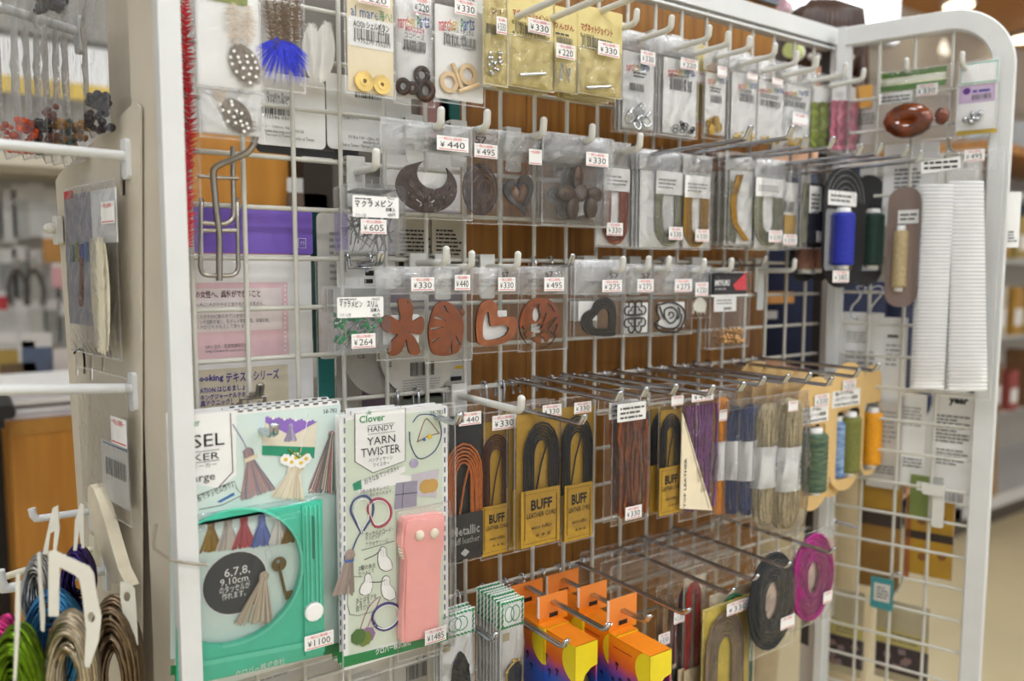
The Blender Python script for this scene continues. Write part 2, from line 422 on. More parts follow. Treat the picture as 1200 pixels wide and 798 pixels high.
# ------------------------------------------------------------------ wooden boards behind the rack
WOOD = M('brown_board_grain', '#744a18', .45, c2='#a4702e', scale=9, stretch=(9, 9, .5), bump=.1)
WOOD2 = M('honey_board_grain', '#b0742a', .4, c2='#d09340', scale=5, stretch=(6, 6, .5))
e = empty('wooden_backboard', (0, 0, 0), 0, 'brown wooden board with upright grain behind the white wire grid', 'board')
bx0, bx1 = WALL.at(553, 420, -.10).x, WALL.at(897, 400, -.10).x
xs = [bx0+(bx1-bx0)*i/7 for i in range(8)]
for a, c in zip(xs, xs[1:]):
    b = MB(); b.box(a, c-.0012, .05, 1.70, -.115, -.098+.0006*random.Random(a).random(), WOOD); b.build('plank', e)
b = MB(); b.box(bx0, bx1, .04, 1.72, -.128, -.115, WOOD); b.build('rear_panel', e)
e2 = MB(); a = WALL.at(900, 356, -.1); c = WALL.at(931, 342, -.1); e2.box(bx1, c.x, a.z, c.z, -.126, -.10, WOOD2); e2.build('cross_bar', e)
q = MB(); a = WALL.at(899, 374, -.1); c = WALL.at(911, 364, -.1); q.box(bx1, c.x, a.z, c.z, -.118, -.10, STEEL); q.build('lock_plate', e)
e = empty('wooden_partition', (0, .5, 0), 0, 'honey wooden panel seen through the grid above the purple packet', 'board')
a0, a1 = WALL.at(236, 220, -.5), WALL.at(338, 220, -.5)
b = MB(); zt = WALL.at(285, 160, -.5).z; b.box(a0.x-.02, a1.x, .3, zt, -.02, 0, WOOD2); b.build('panel', e)
b = MB(); b.box(a1.x, a1.x+.025, .3, zt, -.03, .01, M('dark_edge', '#3a2414', .5)); b.build('edge_strip', e)

# ------------------------------------------------------------------ the wire display rack
rack = empty('display_rack', (0, 0, 0), 0, 'white wire grid display rack with a slotted post and steel top rail', 'display rack')
b = MB(); px0, px1 = WALL.at(200, 430, .075).x, WALL.at(225.5, 430, .075).x; b.rrect(px0, px1, .02, Z0+.62, .062, .075, .002, PAINT); b.box(px0+.001, px1-.001, .02, Z0+.62, .05, .062, PAINT); b.build('post', rack)
for z in (.12, Z0+.56):
    b = MB(); b.box(px0+.002, px1-.002, z, z+.03, -.012, .05, PAINT); b.box(px0+.002, -.05, z, z+.03, -.012, .0, PAINT); b.build('bracket', rack)
b = MB(); W_ = .0135
holes = []
z = Z0-.62
while z < Z0+.33: holes.append([(.9555, z), (.9595, z), (.9595, z+.016), (.9555, z+.016)]); z += .025
b.prism([(.944, Z0-.66), (.971, Z0-.66), (.971, Z0+.35), (.944, Z0+.35)], .0125, .0145, PAINT, holes)
b.box(.944, .971, Z0-.66, Z0+.35, -.0125, .004, M('post_inside_shade', '#47474a', .6)); b.box(.944, .946, Z0-.66, Z0+.35, .004, .0125, PAINT); b.box(.969, .971, Z0-.66, Z0+.35, .004, .0125, PAINT)  # inside coloured dark for the shade behind the slots
b.box(.944, .971, .02, Z0-.66, -.0125, .0145, PAINT)
b.build('slotted_post', rack)
b = MB(); b.box(-.10, .985, Z0+.350, Z0+.376, -.0125, .0125, PAINT); b.box(-.05, .946, Z0+.342, Z0+.3455, -.006, .011, PAINT); b.build('top_rail', rack)
VW = MB(); VW.tube([(0, 0, 0), (0, .56+.35, 0)], .0025, WIRE, 8)
def wire(parent, name, x, y, z0, z1=None, u0=None, u1=None, pl=None):
    pass
proto = None
for n in range(-1, 19):
    if proto is None: proto = VW.build('upright_wire', rack); o = proto
    else: o = proto.copy(); COL.objects.link(o)
    o.location = (n*.05, -.0028, Z0-.56)
proto = None
HW = MB(); HW.tube([(-.055, 0, 0), (.946, 0, 0)], .0025, WIRE, 8)
for k in range(-11, 7):
    if proto is None: proto = HW.build('cross_wire', rack); o = proto
    else: o = proto.copy(); COL.objects.link(o)
    o.location = (0, .0018, Z0+k*.05)
b = MB(); b.box(-.055, .946, .05, .08, -.01, .01, PAINT); b.build('bottom_rail', rack)

# side wing: a bent flat tube with its own grid, opened outwards
SR = SIDE.rz
wing = empty('side_frame', (SIDE.o.x, SIDE.o.y, 0), SR, 'white bent tube side frame with rounded corner and wire grid', 'display rack')
path = [(.2545, .02)] + [(.2545, Z0-.5+.1*i) for i in range(8)] + [(.2545-.075+.075*cos(rad(a)), Z0+.2785+.075*sin(rad(a))) for a in range(0, 91, 6)] + [(.16, Z0+.3535), (.10, Z0+.3535), (.03, Z0+.3535)]
b = MB(); rings = []
for i, (pu, pv) in enumerate(path):
    a = path[max(i-1, 0)]; c = path[min(i+1, len(path)-1)]; tu, tv = c[0]-a[0], c[1]-a[1]; l = math.hypot(tu, tv); nu, nv = -tv/l, tu/l
    ring = []
    for (sx, sw) in ((-1, -.7), (-1, .7), (-.86, .92), (.86, .92), (1, .7), (1, -.7), (.86, -.92), (-.86, -.92)):
        ring.append((pu+nu*sx*.0145, pv+nv*sx*.0145, sw*.0105))
    rings.append(ring)
fs = []
for i in range(len(path)-1):
    for j in range(8): fs.append((i*8+j, i*8+8+j, i*8+8+(j+1) % 8, i*8+(j+1) % 8))
b.add([v for r_ in rings for v in r_], fs, PAINT); b.add(rings[-1], [tuple(range(8))], PAINT)
b.build('bent_tube', wing)
b = MB(); b.box(.028, .040, .02, Z0+.368, -.010, .012, PAINT); b.box(.040, .048, .02, Z0+.345, -.004, .006, PAINT); b.build('hinge_post', wing)
proto = None
for m in (1, 2, 3):
    if proto is None:
        q = MB(); q.tube([(0, .15, 0), (0, Z0+.34, 0)], .0025, WIRE, 8); proto = q.build('upright_wire', wing); o = proto
    else: o = proto.copy(); COL.objects.link(o); 
    o.location = (.038+.05*m, .0022, 0)
proto = None
for k in range(-16, 6):
    if proto is None:
        q = MB(); q.tube([(.04, 0, 0), (.241, 0, 0)], .0024, WIRE, 8); proto = q.build('cross_wire', wing); o = proto
    else: o = proto.copy(); COL.objects.link(o)
    o.location = (0, -.0022, Z0+.0044+k*.05)
SROWS = [.0044+k*.05 for k in range(-16, 6)]

# left end: slotted sheet standing back from the post
LR = LEFT.rz
sheet = empty('slotted_panel', (LEFT.o.x, LEFT.o.y, 0), LR, 'beige slotted steel end panel beside the left post', 'panel')
BEIGE = M('beige_steel', '#c9c0b0', .45, var=.05, scale=12)
def LP(px, py, d=0):
    return LEFT.uv(px, py, d)
outl = [LP(*q) for q in [(171, 790), (163, 124), (158, 121), (150, 126), (67, 206), (64, 215)]]
bot = [LP(118, 790)]
outl = [LP(166, 900), LP(164, 126), LP(160, 121), LP(152, 125), LP(69, 204), LP(65, 212), LP(112, 900)]
holes = []
for (x0, y0, x1, y1) in [(88, 412, 92, 440), (105, 413, 109, 445), (119, 418, 122, 434), (141, 190, 147, 229), (181-20, 660, 187-20, 700)]:
    holes.append([LP(x0, y0), LP(x1, y0), LP(x1, y1), LP(x0, y1)])
b = MB(); b.prism(outl, -.002, 0, BEIGE, holes[:4]); b.build('sheet', sheet)
b = MB(); a = LP(185, 400)[0]; c = LP(165, 400)[0]
b.box(c-.01, LP(199, 400)[0]+.004, .02, Z0+.62, -.012, -.004, BEIGE); b.build('end_channel', sheet)
e9 = LP(130, 100)
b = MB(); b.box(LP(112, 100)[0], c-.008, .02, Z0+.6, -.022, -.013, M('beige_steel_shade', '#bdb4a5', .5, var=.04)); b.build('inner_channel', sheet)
# ------------------------------------------------------------------ shape helpers for what hangs in the packs
RAINBOW = [RED, ORANGEINK, YELLOWINK, GREENINK, BLUEINK, VIOLET]
def rainbow_rows(st, x0, y0, x1, y1):
    n = len(st); k = (x1-x0)/n
    return [(ch, x0+k*i+.06*k, y0+(0 if ch in 'hpt' else (y1-y0)*.2), x0+k*(i+.94), y1, RAINBOW[int(i*5.9/n)]) for i, ch in enumerate(st) if ch != ' ']
def hank(b, uc, vtop, vbot, a, n, r, mat, w, flip=False, ratio=1.3, seed=0, drop=0):
    """n parallel cords bent over in an arch (or, flipped, hanging in a U)"""
    R_ = random.Random(seed); out = a + n*2*r
    for i in range(n):
        h = a + r + i*2*r; top = vtop - (out-h)*ratio; P = []
        base = vtop - out*ratio
        for side in (1,): 
            P.append((uc-h, vbot + R_.uniform(0, drop), w)); P.append((uc-h+R_.uniform(-r, r)*.5, (base+vbot)/2, w+R_.uniform(-r, r)*.6))
            for k in range(0, 9):
                t = pi - pi*k/8; P.append((uc+h*cos(t), base+(top-base)*sin(t), w + R_.uniform(-r, r)*.3))
            P.append((uc+h+R_.uniform(-r, r)*.5, (base+vbot)/2, w+R_.uniform(-r, r)*.6)); P.append((uc+h, vbot + R_.uniform(0, drop), w))
        if flip: P = [(x, vtop+vbot-y, z) for x, y, z in P]
        b.tube(P, r, mat, 6)
def skein(b, u0, u1, v0, v1, mat, n, w, r, seed=0, pinch=None):
    """a narrow skein of yarn: nested loops, pulled in where the band sits"""
    R_ = random.Random(seed); uc = (u0+u1)/2; hw = (u1-u0)/2
    for i in range(n):
        k = .06 + .9*(i+.5)/n; P = []; r = hw/n*.95
        off = R_.uniform(-.05, .05)*hw; dw = R_.uniform(-.6, .6)*r + hw*.55*math.sqrt(max(0, 1-k*k))
        for j in range(20):
            t = 2*pi*j/20; x = cos(t); y = sin(t)
            U = uc + off + hw*k*(1 if x > 0 else -1)*abs(x)**.45; V = (v0+v1)/2 + (v1-v0)/2*(1-.05*(1-k))*(1 if y > 0 else -1)*abs(y)**.7
            if pinch: U = uc + (U-uc)*(1-.25*math.exp(-((V-pinch)/(.2*(v1-v0)))**2))
            P.append((U+R_.uniform(-.7, .7)*r, V, w + dw + R_.uniform(-.4, .4)*r))
        b.tube(P, r, mat, 5, closed=True)
def strands(b, u0, u1, v0, v1, n, r, mat, w, seed=0, wob=.6):
    R_ = random.Random(seed)
    for i in range(n):
        u = u0+(u1-u0)*(i+.5)/n; dw = R_.uniform(0, 3*r)
        P = [(u+R_.uniform(-1, 1)*wob*r*2, v0+(v1-v0)*t/6, w+dw) for t in range(7)]
        P[0] = (P[0][0], v0+R_.uniform(0, .004), w+dw)
        b.tube(P, r, mat, 5)
def ring(b, c, R, r, w0, w1, mat, n=20, tilt=None):
    b.prism(circ(c, R, n), w0, w1, mat, [circ(c, r, n)])
def spool(it, x0, y0, x1, y1, w, thread, name='spool', caps=WHITE, base=True, label=None):
    """thread wound on a tube, white caps at both ends"""
    u0, u1, v0, v1 = it.ext((x0, y0, x1, y1), w); R = (u1-u0)/2*(.92 if it.pl is SIDE else .74); c = ((u0+u1)/2, v0, w); h = v1-v0
    b = MB(); b.lathe([(R*.55, -.006), (R*.58, -.001), (R*.58, h+.001), (R*.55, h+.007)], c, caps, 14); o = b.build(name, it, label)
    b = MB(); pr = [(R*.8, 0)]
    n = 22
    for i in range(n+1): pr += [(R*(1 if i % 2 else .95), h*(i+.3)/(n+1.2))]
    pr += [(R*.8, h)]; b.lathe(pr, c, thread, 14); q = b.build('thread', o); return o
def blade(b, p, q, wd, w, mat):
    d = Vector((q[0]-p[0], q[1]-p[1])); l = d.length or 1e-6; nx, ny = -d.y/l*wd, d.x/l*wd
    b.add([(p[0]-nx, p[1]-ny, w), (p[0]+nx, p[1]+ny, w), (q[0], q[1], w+.0006)], [(0, 1, 2)], mat)
def feather(b, base, tip, width, w, mat, n=46, seed=0, ang=.9, fluff=0, shaft=None, vane=0):
    """base and tip are u, v; barbs leave the shaft slantwise towards the tip"""
    R_ = random.Random(seed); B = Vector(base); T = Vector(tip); d = T-B; L_ = d.length; d /= L_; nn = Vector((-d.y, d.x))
    if vane: b.flat([tuple(B+(T-B)*(.04+.92*i/10)+nn*width*vane*sin(pi*(.06+.88*i/10))**.6) for i in range(11)][::-1]+[tuple(B+(T-B)*(.04+.92*i/10)-nn*width*vane*sin(pi*(.06+.88*i/10))**.6) for i in range(11)], w-.0004, mat)
    for i in range(n):
        t = (i+.5)/n; P = B+(T-B)*t; ww = width*(sin(pi*min(1, .12+t*.88))**.55)
        for sd in (-1, 1):
            a = ang + R_.uniform(-.15, .15)*(1+2*fluff)
            Q = P + nn*sd*ww*sin(a)*R_.uniform(.85, 1.05) + d*ww*cos(a)*.9
            blade(b, P, Q, L_/n*(.75 if not fluff else .5), w+R_.uniform(0, .0012)*(1+2*fluff), mat)
    b.tube([(B.x, B.y, w+.0005), (T.x, T.y, w+.0005)], .0004, shaft or mat, 4)

# ------------------------------------------------------------------ top row, left: feathers
it = Item(WALL, (198, -14, 233, 300), .012, 'feather_pack', 'narrow pack of fluffy red feathers squeezed beside the left post', 'pack', tw=0)
REDF = M('red_feather', '#c3222c', .7, var=.25, scale=200)
b = MB()
for k, (x, y0, y1) in enumerate([(217, 110, -10), (221, 200, 90), (219, 290, 180)]): feather(b, it.p(x, y0), it.p(x-2, y1), .010, .004, REDF, 40, k, 1.1, 1)
b.build('feather', it); it.sleeve(mat=FILM2)
SPOT = M('white_spot', '#efeeea', .7, var=0); DOWN = M('beige_down', '#cdbfae', .8, var=.15, scale=200); GUINEA = M('grey_guinea_vane', '#968c82', .7, var=.25, scale=250)
def guinea(it, base, mid, tip, spots, seed, wd):
    b = MB(); feather(b, it.p(*base), it.p(*mid), wd*.9, .0025, DOWN, 40, seed, 1.1, 1); b.build('down', it)
    b = MB(); feather(b, it.p(*mid), it.p(*tip), wd*1.35, .0032, GUINEA, 90, seed+1, .75, vane=.62)
    for x, y in spots: b.prism(circ(it.p(x, y, .005), .0014, 10), .0052, .0056, SPOT)
    b.build('feather', it)
it = Item(WALL, (229, -14, 306, 106), .05, 'feather_pack', 'white card pack with a white-spotted grey guinea feather, top left', 'pack')
it.card(WHITE, (231, -12, 304, 103))
sp = [(270, 67), (279, 67), (289, 66), (272, 75), (281, 73), (290, 73), (299, 73), (277, 84), (285, 80), (294, 80), (301, 80), (285, 91), (292, 87), (300, 90), (274, 60), (296, 65), (293, 97)]
guinea(it, (272, 4), (274, 52), (296, 98), sp, 3, .016)
b = MB(); feather(b, it.p(290, 8), it.p(288, 55), .010, .003, DOWN, 30, 9, 1.2, 1); b.build('down', it)
b = MB(); b.rrect(*it.ext((236, -12, 290, 2), .002), .001, .0016, .001, M('olive_print', '#8f9a55', .6)); b.build('header_label', it)
it.sleeve(amp=.002)
it = Item(WALL, (233, 105, 310, 164), .046, 'feather_pack', 'second guinea feather pack with spots, right under the upper one', 'pack')
it.card(WHITE, (235, 107, 306, 157))
sp = [(258, 122), (261, 129), (272, 123), (268, 131), (258, 137), (267, 142), (277, 130), (274, 137), (283, 133), (282, 142), (289, 145), (284, 147), (291, 150), (271, 119), (276, 144), (286, 154)]
guinea(it, (248, 108), (262, 116), (291, 156), sp, 5, .014); it.sleeve(amp=.002, mat=FILM2)
it = Item(WALL, (303, -14, 357, 107), .044, 'feather_pack', 'clear pack with a bright blue fan of feather barbs and brown down', 'pack')
b = MB(); bd = M('brown_down', '#6d5a48', .8, var=.25, scale=200)
for k in range(5): feather(b, it.p(318+6*k, 52), it.p(310+9*k, 2), .010, .003+.0005*k, bd, 34, 20+k, 1.2, 1)
b.build('down', it)
b = MB(); R_ = random.Random(4); BLUEF = M('blue_feather', '#2430c8', .5, var=.3, scale=300); c = it.p(328, 44)
for i in range(190):
    a = rad(R_.uniform(206, 334)); l = min(R_.uniform(.034, .048), .027/max(.05, abs(cos(a)))); blade(b, (c[0]+.004*cos(a), c[1]+.004*sin(a)), (c[0]+l*cos(a)*.95, c[1]+l*sin(a)), .0005 if i > 60 else .0011, .004+R_.uniform(0, .002), BLUEF)
b.build('feather', it); it.sleeve(amp=.003, mat=FILM2)
it = Item(WALL, (350, -14, 398, 104), .03, 'feather_pack', 'clear pack with two plain white feathers beside the blue one', 'pack')
WF = M('white_feather', '#eceae6', .7, var=.03); b = MB(); feather(b, it.p(369, 97), it.p(364, 30), .019, .002, WF, 110, 1, .45, vane=.6); feather(b, it.p(374, 98), it.p(382, 28), .019, .003, WF, 110, 2, .45, vane=.6); b.build('feather', it); it.sleeve(back=False)

# cards that show through the grid from the far side
def backcard(rect, d, label, mat=None, rows=(), r=.006, tw=0, pl=WALL, name='hanging_card', cat='card', group=None):
    it = Item(pl, rect, d, name, label, cat, group, tw); it.card(mat or GREYC, r=r, t=.0012)
    if rows: it.words(rows, .0005)
    return it
backcard((298, 88, 381, 172), -.012, 'white label card with barcode behind the grid, under the blue feathers', WHITE,
    [('Double Dear', 313, 109, 340, 116, BLACK), ('P34/110BC', 314, 116, 337, 121, BLACK), ('BAR', 307, 126, 346, 135, BLACK), ('715586 03076', 309, 136, 345, 140, BLACK), ('1/2 • Clifton, NJ', 308, 147, 339, 151, GREYINK), ('07014 USA', 343, 152, 356, 156, GREYINK), ('www.akaroma.com', 310, 152, 341, 156, GREYINK), ('Fabriqué à Taiwan', 311, 157, 342, 161, GREYINK), ('Hecho en Taiwan', 344, 161, 368, 165, GREYINK)])
backcard((383, 92, 482, 178), -.014, 'white label card with barcode behind the grid, under the shell button card', WHITE,
    [('BAR', 416, 108, 450, 116, BLACK), ('0 15586 03 111', 400, 136, 420, 140, BLACK), ('PO Box 1141 • Clifton, NJ', 409, 160, 444, 165, GREYINK), ('www.akaroma.com', 425, 165, 445, 169, GREYINK), ('Made in Taiwan • Fabriqué à Taiwan', 400, 169, 446, 174, GREYINK)])
backcard((300, 150, 420, 183), -.03, 'dark grey card edge below the white label cards behind the grid', M('slate_card', '#55565a', .6), [('distribué par • distributed by', 355, 173, 392, 178, PALEINK)])

# ------------------------------------------------------------------ top row: small parts on cards
it = Item(WALL, (403, -14, 463, 113), .055, 'button_pack', 'cream card with two yellow shell buttons in a clear bag', 'pack')
it.card(CREAM, (407, -12, 461, 110))
b = MB(); b.rrect(*it.ext((408, 23, 461, 57), .0004), .0002, .0005, .002, WHITE); b.build('label', it)
it.words([('al mare', 411, 8, 443, 21, BLUEINK), ('海へ!', 444, 13, 459, 26, GREENINK), ('AC020 シェルボタン', 414, 26, 456, 35, BLACK, .02), ('2コ', 443, 36, 450, 41, BLACK, .02), ('BAR', 415, 36, 458, 49, GREYINK), ('4 975270 755201', 414, 47, 457, 53, BLACK)], .0007)
it.tag((420, -10, 457, 6), '220')
SHELL = M('yellow_shell', '#e3c472', .25, var=.15, scale=80)
for x, y, r in ((427.5, 95, .0098), (448, 99, .0093)):
    b = MB(); c = it.p(x, y, .004); b.prism(circ(c, r, 24), .001, .0036, SHELL, [circ(c, r*.22, 12)]); b.prism(circ(c, r*.5, 24), .0036, .0042, SHELL, [circ(c, r*.22, 12)]); b.build('button', it)
it.sleeve(amp=.0018)
it = Item(WALL, (460, -14, 509, 124), .052, 'bead_pack', 'white card with dark brown coconut ring beads in a clear bag', 'pack')
it.card(WHITE, (464, -12, 507, 116))
it.words(rainbow_rows('marchen parts', 466, 19, 503, 33) + [('MA2224', 475, 32, 497, 38, PINKINK, .02), ('ココビーズ', 474, 39, 497, 46, GREYINK), ('BAR', 473, 48, 499, 60, GREYINK), ('4 966800', 471, 56, 498, 62, GREYINK)], .0006)
it.tag((484, -3, 505, 18), '220')
for x, y, r in ((473, 101, .0078), (484, 103, .006), (495, 88, .0085), (499, 106, .0105)):
    b = MB(); c = it.p(x, y, .006); b.tube([(c[0]+r*.66*cos(t*pi/8), c[1]+r*.8*sin(t*pi/8), .005+.002*cos(t*pi/8)) for t in range(16)], r*.36, COCO, 8, closed=True); b.build('bead', it)
it.sleeve(amp=.002, mat=FILM2, bulge=.012)
it = Item(WALL, (505, -14, 568, 123), .055, 'toggle_pack', 'white card with two pale wooden ring-and-bar toggles', 'pack')
it.card(WHITE, (510, 10, 566, 118))
it.words(rainbow_rows('marchen parts', 514, 22, 556, 36) + [('ココトグル ナチュラル', 521, 33, 555, 40, BLACK), ('MA2226 2組', 520, 39, 546, 45, BLACK), ('BAR', 520, 43, 558, 54, GREYINK), ('4 966800 722260', 519, 51, 557, 57, GREYINK)], .0006)
it.tag((533, 0, 559, 18), '330')
PALEW = M('pale_wood', '#dcc29c', .5, var=.1, scale=120)
for x, y in ((527, 96), (549, 87)):
    b = MB(); ring(b, it.p(x, y, .004), .0112, .0066, .001, .004, PALEW); b.build('toggle_ring', it)
for a, c in (((530, 74), (541, 103)), ((538, 107), (561, 99))):
    b = MB(); b.tube([it.p3(*a, .004), it.p3(*c, .004)], .0024, PALEW, 6); b.build('toggle_bar', it)
it.sleeve(amp=.0018, bulge=.006)
# yellow cards
it = Item(WALL, (566, -14, 595, 101), .075, 'parts_pack', 'narrow yellow card with silver crimps, leftmost of the yellow cards', 'pack')
it.card(YELLOWC)
it.words([('ント', 576, 10, 590, 17, M('brown_red_ink', '#9a3a22', .6, var=0)), ('BAR', 570, 28, 582, 40, GREYINK)]); it.tag((582, 20, 594, 40), '330')
b = MB(); R_ = random.Random(1)
for i in range(16): x, y = R_.uniform(573, 589), R_.uniform(62, 88); b.ball(it.p3(x, y, .004), .0022, SILVER, 6, 5)
b.build('crimp', it, kind='stuff'); it.sleeve(mat=FILM2)
def yellowcard(rect, title, trect, code, bar, tag, price, label):
    it = Item(WALL, rect, .075, 'parts_pack', label, 'pack'); it.card(YELLOWC)
    it.words([(title, *trect, M('brown_red_ink', '#9a3a22', .6, var=0), .02)] + code + [('BAR', *bar, GREYINK)]); it.tag(tag, price); return it
it = yellowcard((595, -14, 650, 105), 'マグネットジョイント', (601, 14, 643, 24), [('S1002', 600, 25, 617, 29, BLACK), ('4 971270 555007', 600, 40, 644, 44, BLACK)], (604, 31, 642, 41), (619, 23, 646, 40), '330', 'yellow card with a silver bar magnet clasp, left one of the two')
b = MB(); b.tube([it.p3(609, 88, .005), it.p3(639, 86.5, .005)], .0022, SILVER, 8); b.build('magnet_clasp', it)
it.sleeve(mat=FILM2, rect=(596, 44, 650, 105), bulge=.006)
it.stack(2, 'yellow card behind the left bar magnet card', 'yellow cards stacked behind the left magnet card', .012, skip=('price_tag', 'magnet_clasp'))
it = yellowcard((648, 9, 677, 109), 'りんぴん', (650, 28, 673, 35), [('LINES1', 651, 38, 671, 43, GREYINK)], (652, 44, 672, 53), (652, 52, 674, 69), '220', 'yellow card with a heap of silver pins between the magnet cards')
for i in range(9):
    R_ = random.Random(i); x, y = R_.uniform(654, 670), R_.uniform(72, 82); b = MB(); b.tube([it.p3(x, y, .004+.0005*i), it.p3(x+R_.uniform(-4, 5), y+R_.uniform(12, 18), .004)], .0008, SILVER, 5); b.build('pin', it)
it.sleeve(mat=FILM2, rect=(649, 68, 677, 109), bulge=.008)
it = yellowcard((676, 10, 729, 113), 'マグネットジョイント', (681, 30, 718, 40), [('S1002', 680, 40, 696, 44, BLACK), ('4 971270', 680, 54, 702, 58, BLACK)], (682, 45, 718, 56), (701, 50, 726, 66), '330', 'yellow card with a silver bar magnet clasp, right one of the two')
b = MB(); b.tube([it.p3(687, 103, .005), it.p3(715, 101.5, .005)], .002, SILVER, 8); b.build('magnet_clasp', it)
it.sleeve(mat=FILM2, rect=(677, 58, 729, 113), bulge=.006)
it.stack(3, 'yellow card behind the right bar magnet card', 'yellow cards stacked behind the right magnet card', .012, skip=('price_tag', 'magnet_clasp'))
for x, y, k in ((644, 2, 'the left magnet card'), (690, 2, 'the pin card'), (748, 0, 'the right magnet card')):
    pass
peg_hook((668, -8), .165, 'grey rod coming out of the left yellow magnet card'); peg_hook((712, -6), .165, 'grey rod coming out of the yellow pin card'); peg_hook((772, -14), .165, 'grey rod coming out of the right yellow magnet card')

def whitepack(rect, card, txt, bar, tag, label, price='', d=.036, small=None, stack=0, slab_=None, deep=.006):
    it = Item(WALL, rect, d, 'parts_pack', label, 'pack'); it.card(WHITE, card)
    rows = rainbow_rows('marchen parts', *txt)
    if bar: rows += [('BAR', *bar, GREYINK)]
    if small: rows += [('LINES2', *small, GREYINK)]
    it.words(rows)
    if tag: it.tag(tag, price)
    return it
it = whitepack((725, 37, 769, 156), (730, 62, 766, 151), (734, 74, 761, 83), (737, 98, 755, 107), (751, 60, 768, 76), 'white card with chunky silver clasps at its foot, leftmost white card', '330', small=(742, 84, 757, 92))
for k, (x, y) in enumerate(((738, 138), (750, 132), (758, 143), (747, 146))):
    b = MB(); c = it.p(x, y, .006); b.tube([(c[0]+.0055*cos(t*pi/7), c[1]+.006*sin(t*pi/7), .006+.002*sin(t*pi/7+k)) for t in range(14)], .0016, SILVER, 6, closed=True); b.tube([(c[0]-.002, c[1]+.006, .007), (c[0]+.004, c[1]+.012, .007)], .0022, SILVER, 6); b.build('clasp', it)
it.sleeve(mat=FILM2, bulge=.008); it.header((726, 38, 768, 60)); it.stack(2, 'white card pack behind the silver clasps', 'packs behind the silver clasps', .007, skip=('price_tag', 'clasp'))
it = whitepack((771, 44, 818, 161), (777, 70, 816, 158), (783, 80, 814, 90), (785, 93, 812, 107), (798, 69, 818, 82), 'white card with a tangle of small black rings', '220', small=(784, 88, 810, 92))
R_ = random.Random(2)
for i in range(14):
    x, y = R_.uniform(790, 811), R_.uniform(143, 155); c = it.p(x, y, .004); b = MB(); a = R_.uniform(.5, 1); b.tube([(c[0]+.0034*cos(t*pi/6), c[1]+.0034*a*sin(t*pi/6), .003+.0012*sin(t*pi/6+i)+.0004*i) for t in range(12)], .0006, M('black_wire', '#26262a', .3, .7), 5, closed=True); b.build('jump_ring', it)
it.sleeve(mat=FILM2); it.header((772, 45, 817, 68)); it.stack(3, 'white card pack behind the black rings', 'packs behind the black rings', .006, skip=('price_tag', 'jump_ring'))
it = Item(WALL, (812, 52, 829, 141), .02, 'parts_pack', 'yellow card pack half hidden behind the black rings', 'pack'); it.card(YELLOWC); it.tag((816, 84, 828, 98), ''); it.sleeve()
it = whitepack((823, 58, 853, 164), (826, 86, 850, 158), (829, 91, 849, 98), (832, 112, 846, 121), (841, 78, 852, 90), 'narrow white card with large gold discs at its foot', small=(832, 102, 846, 109))
for k, (x, y) in enumerate(((833, 144), (843, 149), (840, 141), (835, 152))):
    b = MB(); c = it.p(x, y, .005+.001*k); b.prism(circ(c, .0068, 18), .003+.001*k, .0045+.001*k, GOLD); b.prism(circ(c, .0035, 12), .0045+.001*k, .0052+.001*k, GOLD); b.build('disc', it)
it.sleeve(mat=FILM2, bulge=.008); it.header((824, 60, 852, 84))
def goldbeads(it, x0, x1, y0, y1, n):
    b = MB(); R_ = random.Random(it.seed)
    for i in range(n): b.ball(it.p3(R_.uniform(x0, x1), y1-(y1-y0)*R_.random()**1.5, .003+.003*R_.random()), .0019, GOLD, 6, 5)
    b.build('gold_bead', it, kind='stuff'); it.sleeve(mat=FILM2)
it = whitepack((853, 63, 888, 169), (857, 86, 887, 166), (865, 97, 886, 104), (866, 110, 884, 120), (876, 86, 888, 94), 'white card with a few gold beads, left of three alike', small=(866, 105, 884, 109)); goldbeads(it, 861, 883, 155, 165, 26); it.header((854, 64, 887, 84))
it.stack(2, 'white card pack behind the left gold beads', 'packs behind the left gold beads', .007, skip=('price_tag',))
it = whitepack((886, 69, 921, 170), (888, 96, 919, 168), (890, 103, 918, 109), (891, 118, 915, 126), (905, 92, 918, 100), 'white card with a row of gold beads, middle of three alike', small=(891, 111, 915, 116)); goldbeads(it, 891, 914, 161, 168, 34); it.header((887, 71, 920, 92))
it = whitepack((917, 76, 953, 174), (919, 98, 950, 171), (919, 106, 947, 112), (919, 118, 945, 126), (929, 133, 946, 147), 'white card with gold beads and a low price tag, right of three', small=(919, 113, 945, 117)); goldbeads(it, 923, 941, 162, 170, 28); it.header((918, 78, 952, 100))
def ribbons(rect, label, mats, xs, y0, y1, d):
    it = Item(WALL, rect, d, 'ribbon_pack', label, 'pack')
    it.card(WHITE, (rect[0]+2, y0-18, rect[2]-2, y1+4))
    for x0, x1, m in xs:
        b = MB(); P = []
        a0, a1, v0, v1 = it.ext((x0, y0, x1, y1), .004); n = 14
        vs = []; fs = []
        for i in range(n+1):
            v = v0+(v1-v0)*i/n; k = .0016*sin(i*1.9); tw = .25*sin(i*.9)
            vs += [(a0, v, .004+k+.002*tw), (a1, v, .004+k-.002*tw), (a0, v, .003+k+.002*tw), (a1, v, .003+k-.002*tw)]
        for i in range(n): j = i*4; fs += [(j, j+1, j+5, j+4), (j+6, j+7, j+3, j+2), (j, j+4, j+6, j+2), (j+1, j+3, j+7, j+5)]
        b.add(vs, fs, m, True); b.build('ribbon', it)
    it.sleeve(mat=FILM2, bulge=.007); return it
PINKR = M('pink_ribbon', '#dc8fa5', .4, var=.15); ROSER = M('rose_ribbon', '#b8667a', .4, var=.15); OLIVER = M('olive_ribbon', '#7d8a2c', .4, var=.25)
